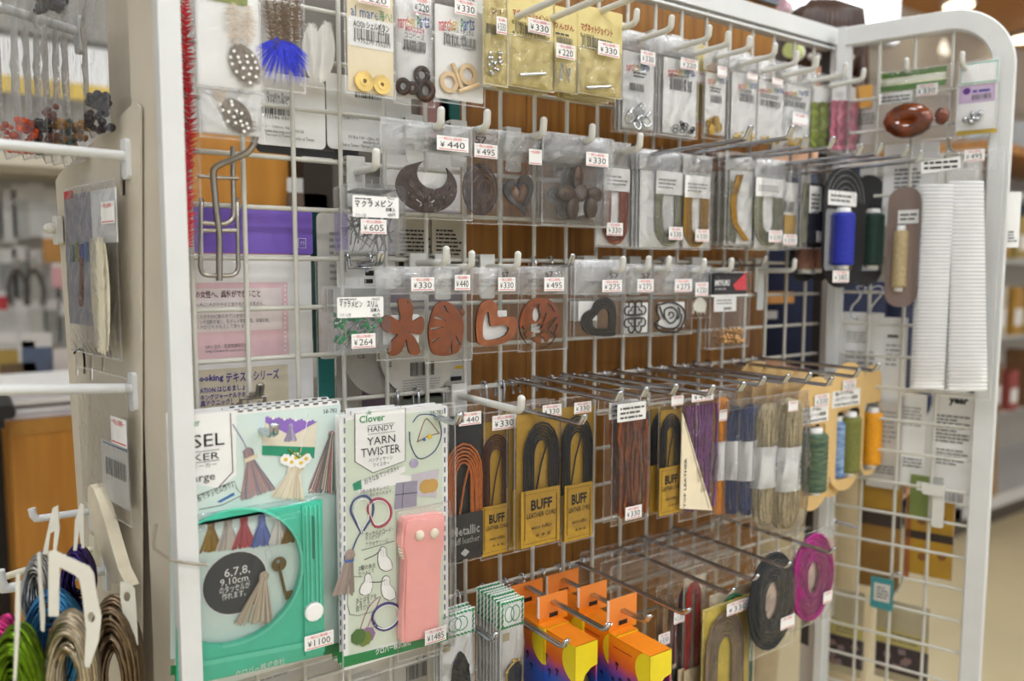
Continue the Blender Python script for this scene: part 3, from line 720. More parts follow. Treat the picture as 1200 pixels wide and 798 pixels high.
ribbons((949, 86, 974, 180), 'clear bag of olive green ribbon next to the pink ones', 0, [(951, 961, OLIVER), (960, 971, OLIVER)], 120, 173, .036)
ribbons((972, 88, 1010, 181), 'clear bag of pink ribbon strips, rightmost on the upper row', 0, [(974, 982, ROSER), (981, 988, PINKR), (987, 993, ROSER), (994, 1005, PINKR)], 118, 176, .042)
for tip, lab in [((746, 27), 'white peg hook with upturned tip just right of the yellow cards'), ((787, 34), 'white peg hook holding the silver clasps'), ((831, 45), 'white peg hook holding the black rings'), ((853, 52), 'white peg hook holding the half hidden yellow pack'), ((878, 57), 'white peg hook holding the gold discs'),
                 ((908, 65), 'white peg hook holding the left gold beads'), ((934, 74), 'white peg hook holding the middle gold beads'), ((957, 80), 'white peg hook holding the right gold beads'), ((991, 87), 'white peg hook holding the olive ribbon'), ((1012, 93), 'white peg hook holding the pink ribbon')]:
    peg_hook(tip, .095, lab, tipl=.013)
# ------------------------------------------------------------------ second row: pendants, cords, spools
BAGG = 'pendant bags on the second row'
def pend(rect, d, label, tag=None, price='', words=(), head=None, mat=None, bulge=.006, amp=.002, name='pendant_pack'):
    it = Item(WALL, rect, d, name, label, 'pack')
    if words: it.words([tuple(GREYINK if q is PALEINK else q for q in r) for r in words], .0118)
    if head: it.header(head)
    if tag: it.tag(tag, price, .0135)
    it.fin = lambda: it.sleeve(mat=mat or PBAG, bulge=bulge+.003, amp=amp, ex=.16)
    return it
it = pend((445, 143, 553, 257), .05, 'clear bag with a dark crescent pendant pierced by a flower', (512, 160, 549, 177), '440',
    [('INAZUMA', 489, 161, 521, 167, PALEINK), ('Original wood', 474, 168, 512, 176, PALEINK)], (446, 144, 552, 178), amp=.003)
b = MB(); b.rrect(*it.ext((484, 203, 526, 226), .001), 0, .001, .001, WHITE); b.build('card_insert', it)
b = MB(); c = it.p(501, 219, .006); R = abs(it.p(537, 219, .006)[0]-it.p(466, 219, .006)[0])/2; ci = it.p(507.5, 204, .006); r = R*.53
sx = (it.p(501, 190, .006)[1]-it.p(501, 252, .006)[1])/2/R
outer = [(c[0]+R*cos(rad(a)), c[1]+R*sx*.98*sin(rad(a))) for a in range(128, 128+286, 8)]
inner = [(ci[0]+r*cos(rad(a)), ci[1]+r*.8*sin(rad(a))) for a in range(128+262, 118, -9)]
hs = []
for k in range(7):
    a = rad(-90+ (k-3)*24); cc = it.p(500, 234, .006); q = (cc[0]+.0105*cos(a)*1.2, cc[1]+.002+.0075*sin(a+0)); 
for (x, y, l, an) in [(492, 236, .0042, 150), (497, 231, .0042, 110), (504, 231, .0042, 65), (508, 236, .0040, 25), (500, 239, .0034, 268), (494, 240, .003, 215), (507, 240, .003, 320), (521, 231, .003, 60), (480, 226, .003, 120), (526, 221, .0026, 60)]:
    q = it.p(x, y, .006); hs.append([(q[0]+l*cos(t)*cos(rad(an))-.0012*sin(t)*sin(rad(an)), q[1]+l*cos(t)*sin(rad(an))+.0012*sin(t)*cos(rad(an))) for t in [2*pi*i/8 for i in range(8)]])
b.prism(outer+inner, .003, .0065, COCO, hs); b.build('pendant', it); it.fin()
it = pend((543, 150, 589, 263), .040, 'clear bag with a round dark pendant carved in spirals, second from the crescent', (556, 169, 583, 185), '495', [('57', 557, 160, 570, 168, BLACK)], (544, 151, 588, 186))
b = MB(); c = it.p(563, 222, .005); k = it.p(583, 222, .005)[0]-c[0]
b.prism(circ(c, k, 26, ry=k*1.25), .003, .006, COCO)
for j, rr in enumerate((.82, .6, .38)): b.tube([(c[0]+k*rr*cos(a)+k*.1*j, c[1]+k*1.2*rr*sin(a), .0062) for a in [i*pi/8 for i in range(-3, 9)]], .0009, M('coco_light', '#6d4a30', .4, var=.2), 5)
b.build('pendant', it); it.fin()
it = pend((582, 155, 636, 264), .042, 'clear bag with a dark open heart pendant hanging askew', (620, 175, 635, 193), '', [('Original wood', 599, 175, 620, 183, PALEINK)], (583, 156, 635, 190))
def heart(c, s, rot=0, n=26, sy=1):
    P = []
    for i in range(n):
        t = 2*pi*i/n; x = 16*sin(t)**3; y = 13*cos(t)-5*cos(2*t)-2*cos(3*t)-cos(4*t); x, y = x/16*s, y/16*s*sy
        P.append((c[0]+x*cos(rot)-y*sin(rot), c[1]+x*sin(rot)+y*cos(rot)))
    return P
b = MB(); c = it.p(609, 226, .005); b.prism(heart(c, .0215, .28, 30, 1.15), .003, .006, M('dark_wood', '#3a332f', .4, var=.15), [heart((c[0]+.001, c[1]-.001), .0125, .28, 24, 1.15)]); b.build('pendant', it); it.fin()
it = pend((634, 158, 717, 265), .048, 'crumpled clear bag with a speckled coconut flower pendant of five petals', (687, 179, 713, 195), '330', [('INAZUMA Original', 656, 177, 690, 184, PALEINK)], (635, 159, 716, 192), amp=.0035)
b = MB(); c = it.p(680, 226, .005)
SPK = M('speckled_coco', '#24160f', .3, c2='#5f4630', scale=500)
for x, y, rx, ry in ((677, 207, .0085, .013), (664, 227, .0145, .0095), (697, 228, .012, .009), (671, 243, .0095, .0135), (693, 243, .0095, .0135)):
    q = it.p(x, y, .005); b.ball((q[0], q[1], .006), (rx, ry, .003), SPK, 12, 8)
b.ball((c[0], c[1], .0062), (.010, .011, .0034), SPK, 12, 8); b.build('pendant', it)
b = MB(); b.rrect(*it.ext((668, 226, 700, 252), .001), 0, .001, .001, WHITE); b.build('card_insert', it); it.fin()
it.stack(4, 'clear pendant bag behind the coconut flower', 'bags stacked behind the coconut flower', .006, skip=('price_tag', 'lettering'))
for tip, lab in [((517, 147), 'white peg hook holding the crescent pendant'), ((571, 149), 'white peg hook holding the spiral pendant'), ((637, 157), 'white peg hook holding the askew dark heart'), ((694, 164), 'white peg hook holding the coconut flower'), ((750, 174), 'white peg hook holding the copper cord pack')]:
    peg_hook(tip, .064, lab, tipl=.015, r=.0042)
COPPERC = M('copper_cord', '#8e4a35', .5, var=.25, scale=250); GREYCORD = M('grey_waxed_cord', '#8c8b78', .5, var=.2, scale=250); GOLDCORD = M('ochre_waxed_cord', '#9c7528', .5, var=.25, scale=250)
def ucord(rect, lab, inner, tag, d, mat, label, group=None, nm='cord_pack', price='330'):
    """white card, cord in a U, paper label folded over the top"""
    it = Item(WALL, rect, d, nm, label, 'pack'); x0, y0, x1, y1 = rect
    it.card(WHITE, (x0+1, lab[1]-4, x1-1, y1-2))
    u0, u1, v0, v1 = it.ext((lab[0], lab[3], lab[2], y1-3), .003); uc = (u0+u1)/2; ia, ib = it.ext(inner, .003)[:2]; a = (ib-ia)/2; n = max(3, int(((u1-u0)/2-a)/.0026)); r = ((u1-u0)/2-a)/n/2
    b = MB(); hank(b, (ia+ib)/2, v1+.006, v0, a, n, r, mat, .003, True, 1.2, it.seed); b.build('cord', it)
    b = MB(); b.box(*it.ext(lab, .005), .0045, .0052, WHITE); o = b.build('paper_label', it)
    it.words([('LINES3', lab[0]+3, lab[1]+8, lab[2]-3, lab[3]-6, PALEINK)], .0056); it.header((x0, y0, x1, lab[1]))
    if tag: it.tag(tag, price, .008)
    it.sleeve(bulge=.007, mat=FILM2); return it
ucord((697, 166, 738, 290), (708, 197, 738, 224), (716, 230, 726, 270), (711, 261, 730, 276), .03, COPPERC, 'pack of copper brown cord in a U on a white card')
it = ucord((749, 177, 803, 292), (769, 201, 801, 228), (777, 230, 791, 270), (784, 266, 800, 281), .045, GREYCORD, 'pack of grey green waxed cord beside the ochre one')
it.stack(5, 'grey cord pack edge behind the front grey green pack', 'cord packs behind the grey green one', .006, du=-.0008, skip=('price_tag', 'lettering'))
ucord((800, 182, 833, 293), (803, 206, 832, 232), (811, 234, 821, 270), (815, 269, 831, 283), .05, GOLDCORD, 'pack of ochre waxed cord with grey green cord on its left')
it = ucord((884, 186, 921, 293), (886, 209, 918, 231), (894, 232, 907, 272), (901, 270, 917, 284), .062, GREYCORD, 'pack of grey green cord in front of a leaning ochre cord')
it.stack(4, 'grey cord pack in the bundle left of the second grey green cord', 'cord packs behind the second grey green one', .009, skip=('price_tag', 'lettering'))
it = Item(WALL, (852, 184, 884, 288), .055, 'cord_pack', 'ochre cord curving on a white card, tilted among grey packs', 'pack', tw=-8)
it.card(WHITE, (856, 196, 880, 286)); b = MB()
for i in range(6): b.tube([it.p3(871-i*1.1, 205, .003), it.p3(863-i*.9, 235, .004), it.p3(865-i*.9, 262, .004), it.p3(876-i*.8, 282, .003)], .0011, GOLDCORD, 6)
b.build('cord', it); it.header((853, 184, 884, 200)); it.sleeve(mat=FILM2)
it = Item(WALL, (848, 178, 872, 292), .05, 'cord_pack', 'grey cord pack at the left end of the long chrome hook bundle', 'pack'); it.card(GREYC, (850, 200, 866, 288)); b = MB(); strands(b, *it.ext((851, 212, 862, 285), .002), 5, .0012, GREYCORD, .002); b.build('cord', it); it.sleeve(mat=FILM2)
it.stack(2, 'grey cord pack edge at the left of the long chrome hooks', 'cord packs at the left of the bundle', .012)
it = Item(WALL, (916, 191, 936, 293), .065, 'cord_pack', 'slim pack with barcode and a gold patch beside grey green cord', 'pack'); it.card(WHITE, (918, 214, 935, 290)); it.words([('BAR', 919, 236, 931, 249, GREYINK)])
b = MB(); b.box(*it.ext((919, 252, 932, 274), .002), .0005, .002, M('gold_patch', '#cba85a', .5)); b.build('swatch', it); it.tag((918, 275, 934, 287), '330'); it.sleeve(mat=FILM2)
it = Item(WALL, (934, 188, 948, 292), .07, 'cord_pack', 'clear packs seen on edge between the gold patch and navy cord', 'pack'); it.card(GREYC, (938, 205, 946, 290)); b = MB(); strands(b, *it.ext((939, 214, 945, 286), .002), 4, .001, GREYCORD, .002); b.build('cord', it); it.sleeve(mat=FILM2)
NAVYC = M('navy_cord', '#1d2036', .6, var=.3, scale=250)
it = Item(WALL, (945, 190, 967, 292), .075, 'cord_pack', 'small pack of navy cord with white label, left of the spools', 'pack'); it.card(DARK, (947, 215, 965, 290)); b = MB(); strands(b, *it.ext((948, 248, 964, 286), .003), 8, .0014, NAVYC, .003, 3); b.build('cord', it)
b = MB(); b.box(*it.ext((949, 218, 963, 250), .005), .004, .0048, WHITE); b.build('paper_label', it); it.words([('LINES4', 951, 226, 962, 246, GREYINK)], .0052); it.tag((957, 271, 966, 284), ''); it.sleeve(mat=FILM2)
for tip, L, lab in [((878, 162), .20, 'long chrome hook with upturned tip over the grey cord packs, lowest left one'), ((927, 161), .20, 'long chrome hook over the gap between the two cord groups'), ((943, 172), .17, 'long chrome hook above the tilted ochre cord'), ((975, 173), .18, 'long chrome hook above the second grey green cord'),
                    ((1008, 181), .18, 'long chrome hook above the navy cord pack'), ((1031, 180), .18, 'long chrome hook above the black spool card'), ((1062, 182), .20, 'long chrome hook above the green spool'), ((1078, 188), .20, 'lowest long chrome hook reaching towards the side frame')]:
    wire_hook(tip, L, lab, r=.0023)
# spools on black cards
BLUET = M('royal_blue_thread', '#1f2a9c', .5, var=.15, scale=200); DGREENT = M('bottle_green_thread', '#17352c', .5, var=.2, scale=200); ROSET = M('dusty_rose_thread', '#9c6f60', .6, var=.12, scale=200); BEIGET = M('beige_thread', '#b5a27c', .6, var=.12, scale=200)
def blackcard(rect, lab, sp, mat, tag, d, label, cards=True):
    it = Item(WALL, rect, d, 'spool_card', label, 'spool'); x0, y0, x1, y1 = rect; u0, u1, v0, v1 = it.ext(); rr = (u1-u0)*.42
    b = MB(); b.rrect(u0, u1, v0, v1, -.001, 0, rr, DARK, 6); b.build('backing_card', it)
    if lab:
        b = MB(); cx = (u0+u1)/2; top = it.p(x0, lab[1]+8)[1]
        for k in range(4): b.tube([(cx+(u1-u0)*(.2+.08*k)*cos(t), top-.003+(u1-u0)*(.2+.08*k)*sin(t), .0005) for t in [pi*i/10 for i in range(11)]], .0007, M('grey_net_print', '#77777a', .6), 4)
        b.build('printed_net', it)
        b = MB(); b.rrect(*it.ext(lab, .001), 0, .0008, .001, WHITE); b.build('label', it)
        it.words([('LINES2', lab[0]+3, lab[1]+3, lab[2]-3, lab[3]-3, GREYINK)], .001)
    spool(it, *sp, .007, mat)
    b = MB(); b.rrect(*it.ext((sp[0]-6, sp[1]-4, sp[2]+6, sp[3]+6), .012), .006, .0062, .006, RIGID); b.build('blister', it)
    if tag: it.tag(tag, '385', .016)
    return it
it = blackcard((964, 196, 1014, 337), (971, 224, 1004, 241), (977, 249, 998, 311), BLUET, (976, 317, 995, 331), .10, 'royal blue thread spool on a black card with price tag')
it = blackcard((1000, 205, 1037, 334), None, (1013, 250, 1032, 311), DGREENT, None, .085, 'bottle green thread spool on a black card, right of the blue one')
blackcard((927, 258, 957, 330), None, (934, 291, 952, 315), ROSET, None, .04, 'dusty rose thread spool low behind the navy cord, left one')
blackcard((950, 256, 972, 330), None, (953, 291, 965, 315), ROSET, None, .045, 'dusty rose thread spool low behind the navy cord, right one')

# ------------------------------------------------------------------ pin boxes
def pinbox(rect, lab, title, tag, price, label, d, green=False, depth=.016):
    it = Item(WALL, rect, d, 'pin_box', label, 'box'); u0, u1, v0, v1 = it.ext()
    b = MB(); t = .0012
    b.rrect(u0, u1, v0, v1, depth-t, depth, .004, RIGID); b.rrect(u0, u1, v0, v1, 0, t, .004, RIGID)
    b.box(u0, u0+t, v0+.003, v1-.003, t, depth-t, RIGID); b.box(u1-t, u1, v0+.003, v1-.003, t, depth-t, RIGID); b.box(u0+.003, u1-.003, v0, v0+t, t, depth-t, RIGID); b.box(u0+.003, u1-.003, v1-t, v1, t, depth-t, RIGID)
    vm = v0+(v1-v0)*.62; b.box(u0-.0008, u0+.001, vm, v1-.002, .002, depth-.002, RIGID)
    b.box((u0+u1)/2-.008, (u0+u1)/2+.008, v1, v1+.008, .006, .0075, RIGID); b.build('clear_case', it)
    R_ = random.Random(it.seed)
    pm = SILVER if green else M('steel_pin', '#8d8c8a', .25, 1, var=.1); b = MB(); hd = MB(); GH = M('green_pin_head', '#1f9a55', .35, var=.1)
    for i in range(30 if green else 24):
        L_ = R_.uniform(.016, .024); a = R_.uniform(.15, pi-.15) if green else R_.choice((R_.uniform(1.0, 1.5), R_.uniform(1.65, 2.2), R_.uniform(0, pi))); cu = R_.uniform(u0+.010, u1-.010); cv = v0 + .006 + (v1-v0)*.45*R_.random(); dz = R_.uniform(.003, depth-.004)
        p = Vector((cu-L_/2*cos(a), max(v0+.002, cv-L_/2*sin(a)), dz)); q = Vector((cu+L_/2*cos(a), max(v0+.002, cv+L_/2*sin(a)), dz+R_.uniform(-.002, .002)))
        for e_ in (p, q): e_.x = min(max(e_.x, u0+.003), u1-.003)
        b.tube([p, q], .00045 if green else .0006, pm, 5)
        if green: hd.ball(q, .0026, GH, 8, 6)
        elif i % 2: b.tube([q, (q.x+.002, q.y+.002, q.z), (q.x, q.y+.004, q.z), p+Vector((.001, .001, 0))], .0006, pm, 5)
    if not green:
        for i in range(12): a = u0+.012+(u1-u0-.024)*i/11; b.tube([(a-.004, v1-.007, .006), (a+.005, v1-.004, .008)], .0007, pm, 5)
    b.build('pins', it, kind='stuff')
    if green: hd.build('pin_heads', it, kind='stuff')
    b = MB(); b.rrect(*it.ext(lab, depth), depth, depth+.0005, .0015, WHITE); b.build('label', it)
    x0, y0, x1, y1 = lab; W_ = x1-x0; H = y1-y0
    it.words([('LINES1', x0+3, y0+1, x0+W_*.5, y0+H*.18, GREYINK), ('MA2227', x1-13, y0+1, x1-4, y0+H*.16, BLACK), *[(ch, x0+3+(W_-8)*i/len(title), y0+H*.2, x0+3+(W_-8)*(i+.72)/len(title), y0+H*.5, BLACK, .02) for i, ch in enumerate(title) if ch != ' '],
              ('50本入' if not green else '30本入', x1-15, y0+H*.52, x1-4, y0+H*.74, BLACK, .02), ('480円', x1-13, y0+H*.8, x1-4, y0+H*.96, BLACK), ('スチール製', x0+3, y0+H*.8, x0+16, y0+H*.96, GREYINK)], depth+.0008)
    it.tag(tag, price, depth+.0022); return it
it = pinbox((399, 217, 467, 297), (413, 230, 467, 255), 'マクラメピン', (423, 257, 453, 274), '605', 'clear plastic box of plain steel pins with white label', .045)
it.stack(1, 'clear pin box just behind the box of plain steel pins', 'pin boxes behind the front ones', .019, skip=('price_tag', 'lettering', 'label'))
peg_hook((441, 196), .055, 'white peg hook above the box of plain steel pins', tipl=.015, r=.0042)
it = pinbox((383, 335, 450, 413), (395, 348, 449, 372), 'マクラメピン スリム', (412, 391, 440, 408), '264', 'clear plastic box of slim pins with green heads', .042, True)
it.stack(1, 'clear pin box just behind the green headed pins', 'pin boxes behind the green headed ones', .014, skip=('price_tag', 'lettering', 'label'))
wire_hook((446, 309), .055, 'chrome wire hook above the green headed pins', tipl=.011, r=.0026)

TBAG = film_mat('thin_clear_bag', .014, rough=.08, bump=.7, scale=40, fac=.6)
# ------------------------------------------------------------------ third row: leather and metal pendants
INZ = lambda x, y: [('INAZUMA', x+5, y, x+25, y+5, PALEINK), ('Original wood', x, y+5, x+27, y+11, PALEINK)]
def insert(it, rect):
    b = MB(); b.rrect(*it.ext(rect, .001), 0, .0008, .001, WHITE); b.build('card_insert', it)
it = pend((440, 312, 501, 421), .045, 'clear bag with an orange brown leather flower of five petals', (482, 325, 509, 341), '330', INZ(457, 327), (441, 313, 500, 345), TBAG)
insert(it, (449, 369, 491, 403))
P = smoothpts([it.p(x, y, .005) for x, y in [(466, 352), (472, 349.5), (480, 352), (484, 362), (483, 376), (494, 371), (497, 379), (494, 391), (484, 391), (478, 388), (486, 396), (492, 410), (488, 416), (480, 414), (477, 404), (475.5, 397), (474, 404), (468, 414), (459, 417), (454, 412), (457, 401), (466, 392), (456, 391), (447, 384), (447, 374), (455, 369), (468, 376), (468, 366)]], 3)
b = MB(); b.prism(P, .003, .006, LEATHER, [circ(it.p(477, 354.5, .005), .0012, 8)], LEATHERE); b.build('pendant', it); it.fin()
it = pend((497, 312, 553, 424), .047, 'clear bag with an orange brown leather leaf cut with slits', (533, 322, 551, 340), '440', INZ(508, 327), (498, 313, 552, 345), TBAG)
P = smoothpts([it.p(x, y, .005) for x, y in [(511, 357), (518, 353), (527, 355), (535, 362), (541, 371), (543, 382), (542, 395), (540, 406), (534, 414), (520, 417), (507, 414), (503, 402), (502, 385), (506, 366)]], 3)
slits = []
for a, c in (((519, 358), (526, 368)), ((508, 371), (523, 376)), ((503, 386), (520, 383)), ((505, 401), (516, 395)), ((528, 415), (529, 397)), ((538, 405), (533, 391))):
    A, C_ = it.p(*a, .005), it.p(*c, .005); dx, dy = C_[0]-A[0], C_[1]-A[1]; l = math.hypot(dx, dy); nx, ny = -dy/l*.0016, dx/l*.0016
    slits.append([(A[0]-nx+dx*.06, A[1]-ny+dy*.06), (C_[0], C_[1]), (A[0]+nx+dx*.06, A[1]+ny+dy*.06)])
b = MB(); b.prism(P, .003, .006, LEATHER, slits, LEATHERE); b.ball(it.p3(542, 366, .0045), (.003, .004, .0015), LEATHER); b.build('pendant', it); it.fin()
it = pend((552, 313, 611, 413), .045, 'clear bag with an orange brown leather open heart hanging askew', (584, 325, 604, 341), '330', [('57', 588, 319, 596, 325, BLACK)] + INZ(558, 327), (553, 314, 610, 345), TBAG)
insert(it, (566, 364, 594, 398))
O = smoothpts([it.p(x, y, .005) for x, y in [(558, 373), (563, 356), (575, 351.5), (582, 359), (583, 371), (593, 371), (603, 372), (606, 383), (598, 397), (583, 404), (562, 404), (557.5, 390)]], 3)
I = smoothpts([it.p(x, y, .005) for x, y in [(565, 384), (568, 369), (572, 366), (574, 381), (579, 382), (592, 381), (596, 386), (588, 395), (568, 398)]], 3)
b = MB(); b.prism(O, .003, .0064, M('marbled_leather', '#8d4a22', .4, c2='#b0673a', scale=90), [I], LEATHERE); b.build('pendant', it); it.fin()
it = pend((606, 312, 665, 411), .045, 'clear bag with a round leather pendant cut as a long necked bird', (638, 325, 661, 341), '495', [('57', 639, 318, 648, 325, BLACK)] + INZ(614, 327), (607, 313, 664, 345), TBAG)
insert(it, (623, 362, 633, 390))
c = it.p(632.5, 378.5, .005); R = (it.p(656, 378, .005)[0]-it.p(609, 378, .005)[0])/2; O = circ(c, R, 30, ry=R*1.03)
cuts = [[(624, 365), (627, 359), (632, 356), (631, 362), (633, 370), (629, 377), (624, 374)], [(640, 355), (645, 357), (650, 366), (645, 362), (641, 361)], [(613, 380), (620, 383), (630, 382), (636, 377), (634, 385), (624, 387), (614, 386)], [(635, 371), (640, 366), (639, 372), (636, 378)],
        [(640, 380), (645, 374), (652, 371), (648, 379), (642, 386)], [(615, 390), (625, 389), (621, 393), (617, 395)], [(632, 392), (640, 390), (644, 396), (640, 401), (637, 396)], [(623, 397), (630, 394), (634, 399), (631, 403)], [(646, 384), (653, 379), (652, 386), (648, 392)]]
b = MB(); b.prism(O, .003, .006, LEATHER, [smoothpts([it.p(x, y, .005) for x, y in q], 2) for q in cuts], LEATHERE); b.build('pendant', it); it.fin()
it = pend((672, 304, 733, 396), .045, 'clear bag with a dark heart pendant set with tiny studs', (706, 328, 729, 342), '275', [('57', 714, 320, 725, 326, BLACK), ('Original', 684, 328, 706, 334, PALEINK)], (673, 305, 732, 345), TBAG)
insert(it, (678, 353, 700, 376))
O = smoothpts([it.p(x, y, .005) for x, y in [(682, 381), (683, 371), (688, 365), (694, 362), (698, 354), (705, 349), (713, 349), (720, 356), (722, 370), (721.5, 384), (720, 393), (708, 394), (695, 393), (686, 389)]], 3)
c = it.p(704, 373, .005); b = MB(); b.prism(O, .003, .0055, PEWTER, [smoothpts([it.p(x, y, .005) for x, y in [(694, 379), (695, 373), (700, 368.5), (703, 364), (708, 361.5), (713, 365), (714, 374), (713, 384), (704, 385), (697, 384)]], 2)]); n = len(O)
for i in range(0, n, 1):
    for k in (.82, .66):
        q = (c[0]+(O[i][0]-c[0])*k, c[1]+(O[i][1]-c[1])*k); b.ball((q[0], q[1], .0055), .0009, PEWTER, 6, 4)
b.build('pendant', it); it.fin()
it.stack(2, 'clear pendant bag behind the studded dark heart', 'bags behind the studded heart', .008, skip=('price_tag', 'lettering', 'pendant'))
it = pend((728, 309, 765, 394), .043, 'clear bag with an open work four leaf clover pendant', (747, 327, 766, 342), '275', [('57', 752, 320, 762, 326, BLACK)], (729, 310, 764, 344), TBAG)
insert(it, (731, 355, 759, 390)); b = MB(); c = it.p(745, 371, .005); sc = (it.p(760, 371, .005)[0]-it.p(730, 371, .005)[0])/2
for q in range(4):
    a0 = q*pi/2+pi/4
    for k, w2 in ((1, .0011), (.62, .0009)):
        hp = heart((c[0]+sc*.5*k*cos(a0)*1.0, c[1]+sc*.62*k*sin(a0)), sc*.48*k, a0-pi/2, 18); b.tube([(x, y, .004) for x, y in hp], w2, PEWTER, 5, closed=True)
b.build('pendant', it); it.fin()
it = pend((762, 310, 811, 393), .043, 'clear bag with an open work rose pendant in dark metal', (791, 327, 811, 342), '275', [('Original', 777, 328, 790, 334, PALEINK)], (763, 311, 810, 345), TBAG)
insert(it, (772, 354, 802, 384)); b = MB()
def line(pts, r=.0012, cl=False): b.tube([it.p3(x, y, .004) for x, y in smoothpts(pts, 3, cl)], r, PEWTER, 5, closed=cl)
line([(770, 358), (776, 356), (786, 354), (798, 359), (803, 368), (801, 378), (795, 388), (784, 389), (773, 388), (767, 379), (773, 374), (770, 366)], .0014, True)
line([(779, 372), (779, 363), (787, 360), (794, 366), (792, 375), (785, 379), (779, 372)], .0012); line([(784, 370), (785, 366), (789, 367), (789, 371), (785, 373)], .001); line([(767, 379), (777, 384), (789, 385), (797, 379), (799, 368)]); line([(773, 359), (776, 368), (779, 374)]); line([(795, 360), (797, 368), (794, 374)])
b.build('pendant', it); it.fin()
it = pend((805, 311, 833, 373), .042, 'clear bag with a small white jellyfish shaped charm', (815, 331, 830, 347), '330', [('Original', 810, 326, 824, 330, PALEINK)], (806, 312, 832, 345), TBAG)
b = MB(); WC = M('white_shell_charm', '#e6e4da', .35, var=.04)
b.prism(smoothpts([it.p(x, y, .004) for x, y in [(813, 356), (820, 348), (827, 354), (827, 362), (824, 366), (815, 364)]], 3), .002, .004, WC)
for x in (813, 818, 822, 826): b.tube([it.p3(x, 362, .003), it.p3(x-1, 368, .003)], .0011, WC, 5)
b.build('charm', it); it.fin()
it = pend((831, 318, 878, 408), .05, 'clear pack of pale wooden beads with a black header', None, '', [], None, FILM, name='bead_pack')
b = MB(); b.box(*it.ext((836, 320, 875, 346), .004), .003, .004, DARK); b.flat([it.p(x, y, .004) for x, y in [(859, 334), (873, 320), (874.5, 320.5), (874.5, 340), (862, 340)]], .0042, RED); b.box(*it.ext((833, 345, 876, 347), .004), .003, .005, WHITE); b.build('header_label', it)
it.words([('MIYUKI', 838, 328, 855, 335, WHITE, .03), ('LINES1', 838, 336, 852, 341, PALEINK)], .0045)
b = MB(); b.box(*it.ext((837, 347, 863, 365), .004), .003, .0038, WHITE); b.build('label', it); it.words([('BAR', 848, 360, 858, 363, GREYINK), ('LINES2', 840, 350, 858, 357, PALEINK)], .0042, 'label_print')
R_ = random.Random(7); BW = M('pale_wood_bead', '#c99b62', .5, var=.15)
for i in range(44):
    x, y = R_.uniform(846, 874), 401-R_.random()**1.3*16; bb = MB() if i == 0 else bb; q = it.p3(x, y, .004+.005*R_.random()); bb.ball(q, (.0026, .0021, .0026), BW, 7, 5)
bb.build('wooden_bead', it, kind='stuff'); it.fin()
it.stack(2, 'bead pack edge behind the pale wooden beads', 'packs behind the wooden beads', .008, skip=('lettering', 'label_print', 'label'))
for tip, lab in [((523, 308), 'white peg hook holding the leather flower'), ((553, 313), 'white peg hook holding the leather leaf'), ((607, 313), 'white peg hook holding the leather open heart'), ((730, 317), 'white peg hook holding the studded dark heart'), ((760, 316), 'white peg hook holding the clover'),
                 ((784, 316), 'white peg hook holding the rose'), ((825, 318), 'white peg hook holding the jellyfish charm'), ((857, 317), 'white peg hook holding the wooden beads'), ((931, 317), 'empty white peg hook below the navy cord pack')]:
    peg_hook(tip, .068, lab, tipl=.014)
wire_hook((670, 311), .06, 'chrome wire hook holding the long necked bird pendant'); wire_hook((896, 311), .06, 'chrome wire hook right of the wooden beads')
e = empty('price_strip_holder', WALL.pt(WALL.uv(891, 335, .006)[0], WALL.uv(891, 363, .006)[1], .006), 0, 'flat clear hanging strip right of the wooden beads', 'holder')
b = MB(); b.rrect(-.008, .008, 0, .07, 0, .0012, .002, M('milky_plastic', '#cfd3d4', .35, var=.03)); b.build('strip', e)
e2 = MB(); e2.box(-.008, .008, .064, .074, -.008, .003, PEG); e2.build('clip', e)
# ------------------------------------------------------------------ chrome arm and the papers seen through the grid at the left
it = Item(WALL, (232, 160, 300, 330), .006, 'chrome_display_arm', 'rusty chrome double wire display arm hanging in front of the purple packet', 'display arm')
def rod(it, name, pts, r=.0024, mat=STEEL, sm=True):
    b = MB(); P = [it.p3(*q) for q in pts]; b.tube(smoothpts(P, 3, False) if sm else P, r, mat, 8); return b.build(name, it)
rod(it, 'arm_rod', [(300, 158, .035), (296, 172, .034), (286, 181, .03), (262, 191, .016), (252, 197, .012), (250, 206, .010), (253, 240, .008), (257, 275, .006), (257, 300, .005), (257, 329, .005)], .003)
rod(it, 'back_loop', [(273, 172, .004), (273, 200, .004), (274, 245, .004), (272, 257, .004), (264, 262, .004), (250, 262, .004), (237, 261, .004)])
rod(it, 'cross_bar', [(231, 206, .006), (255, 208, .008), (279, 209, .006)], .0017); rod(it, 'cross_bar', [(236, 270, .004), (256, 270, .005), (277, 270, .004)], .0022)
rod(it, 'outer_loop', [(236, 236, -.004), (236, 239, .004), (235, 300, .004), (235, 314, .004), (240, 322, .004), (257, 323, .004), (274, 322, .004), (279, 314, .004), (279, 300, .004), (278, 239, .004), (278, 236, -.004)], .0022)
it = Item(WALL, (215, 246, 368, 490), -.025, 'paper_packet', 'packet with a plain purple header and pink bordered leaflet behind the grid', 'packet')
it.card(WHITE, (216, 298, 366, 488)); b = MB(); b.rrect(*it.ext((215, 245, 366, 297), .001), 0, .0014, .002, M('purple_header', '#7a5cc0', .5)); b.build('header_label', it)
b = MB(); PK = M('pink_print', '#e6c3cb', .6); b.box(*it.ext((215, 331, 338, 422), .0004), 0, .0005, PK); b.box(*it.ext((215, 338, 330, 388), .0004), .0005, .0007, M('pale_print', '#e9dfdf', .6)); b.box(*it.ext((215, 431, 338, 488), .0004), 0, .0005, M('sand_print', '#ddd3bb', .6))
for i in range(16): q = it.p(334, 335+i*5.4, .0004); b.prism(circ(q, .0012, 8), .0005, .0009, WHITE)
b.build('printed_panel', it)
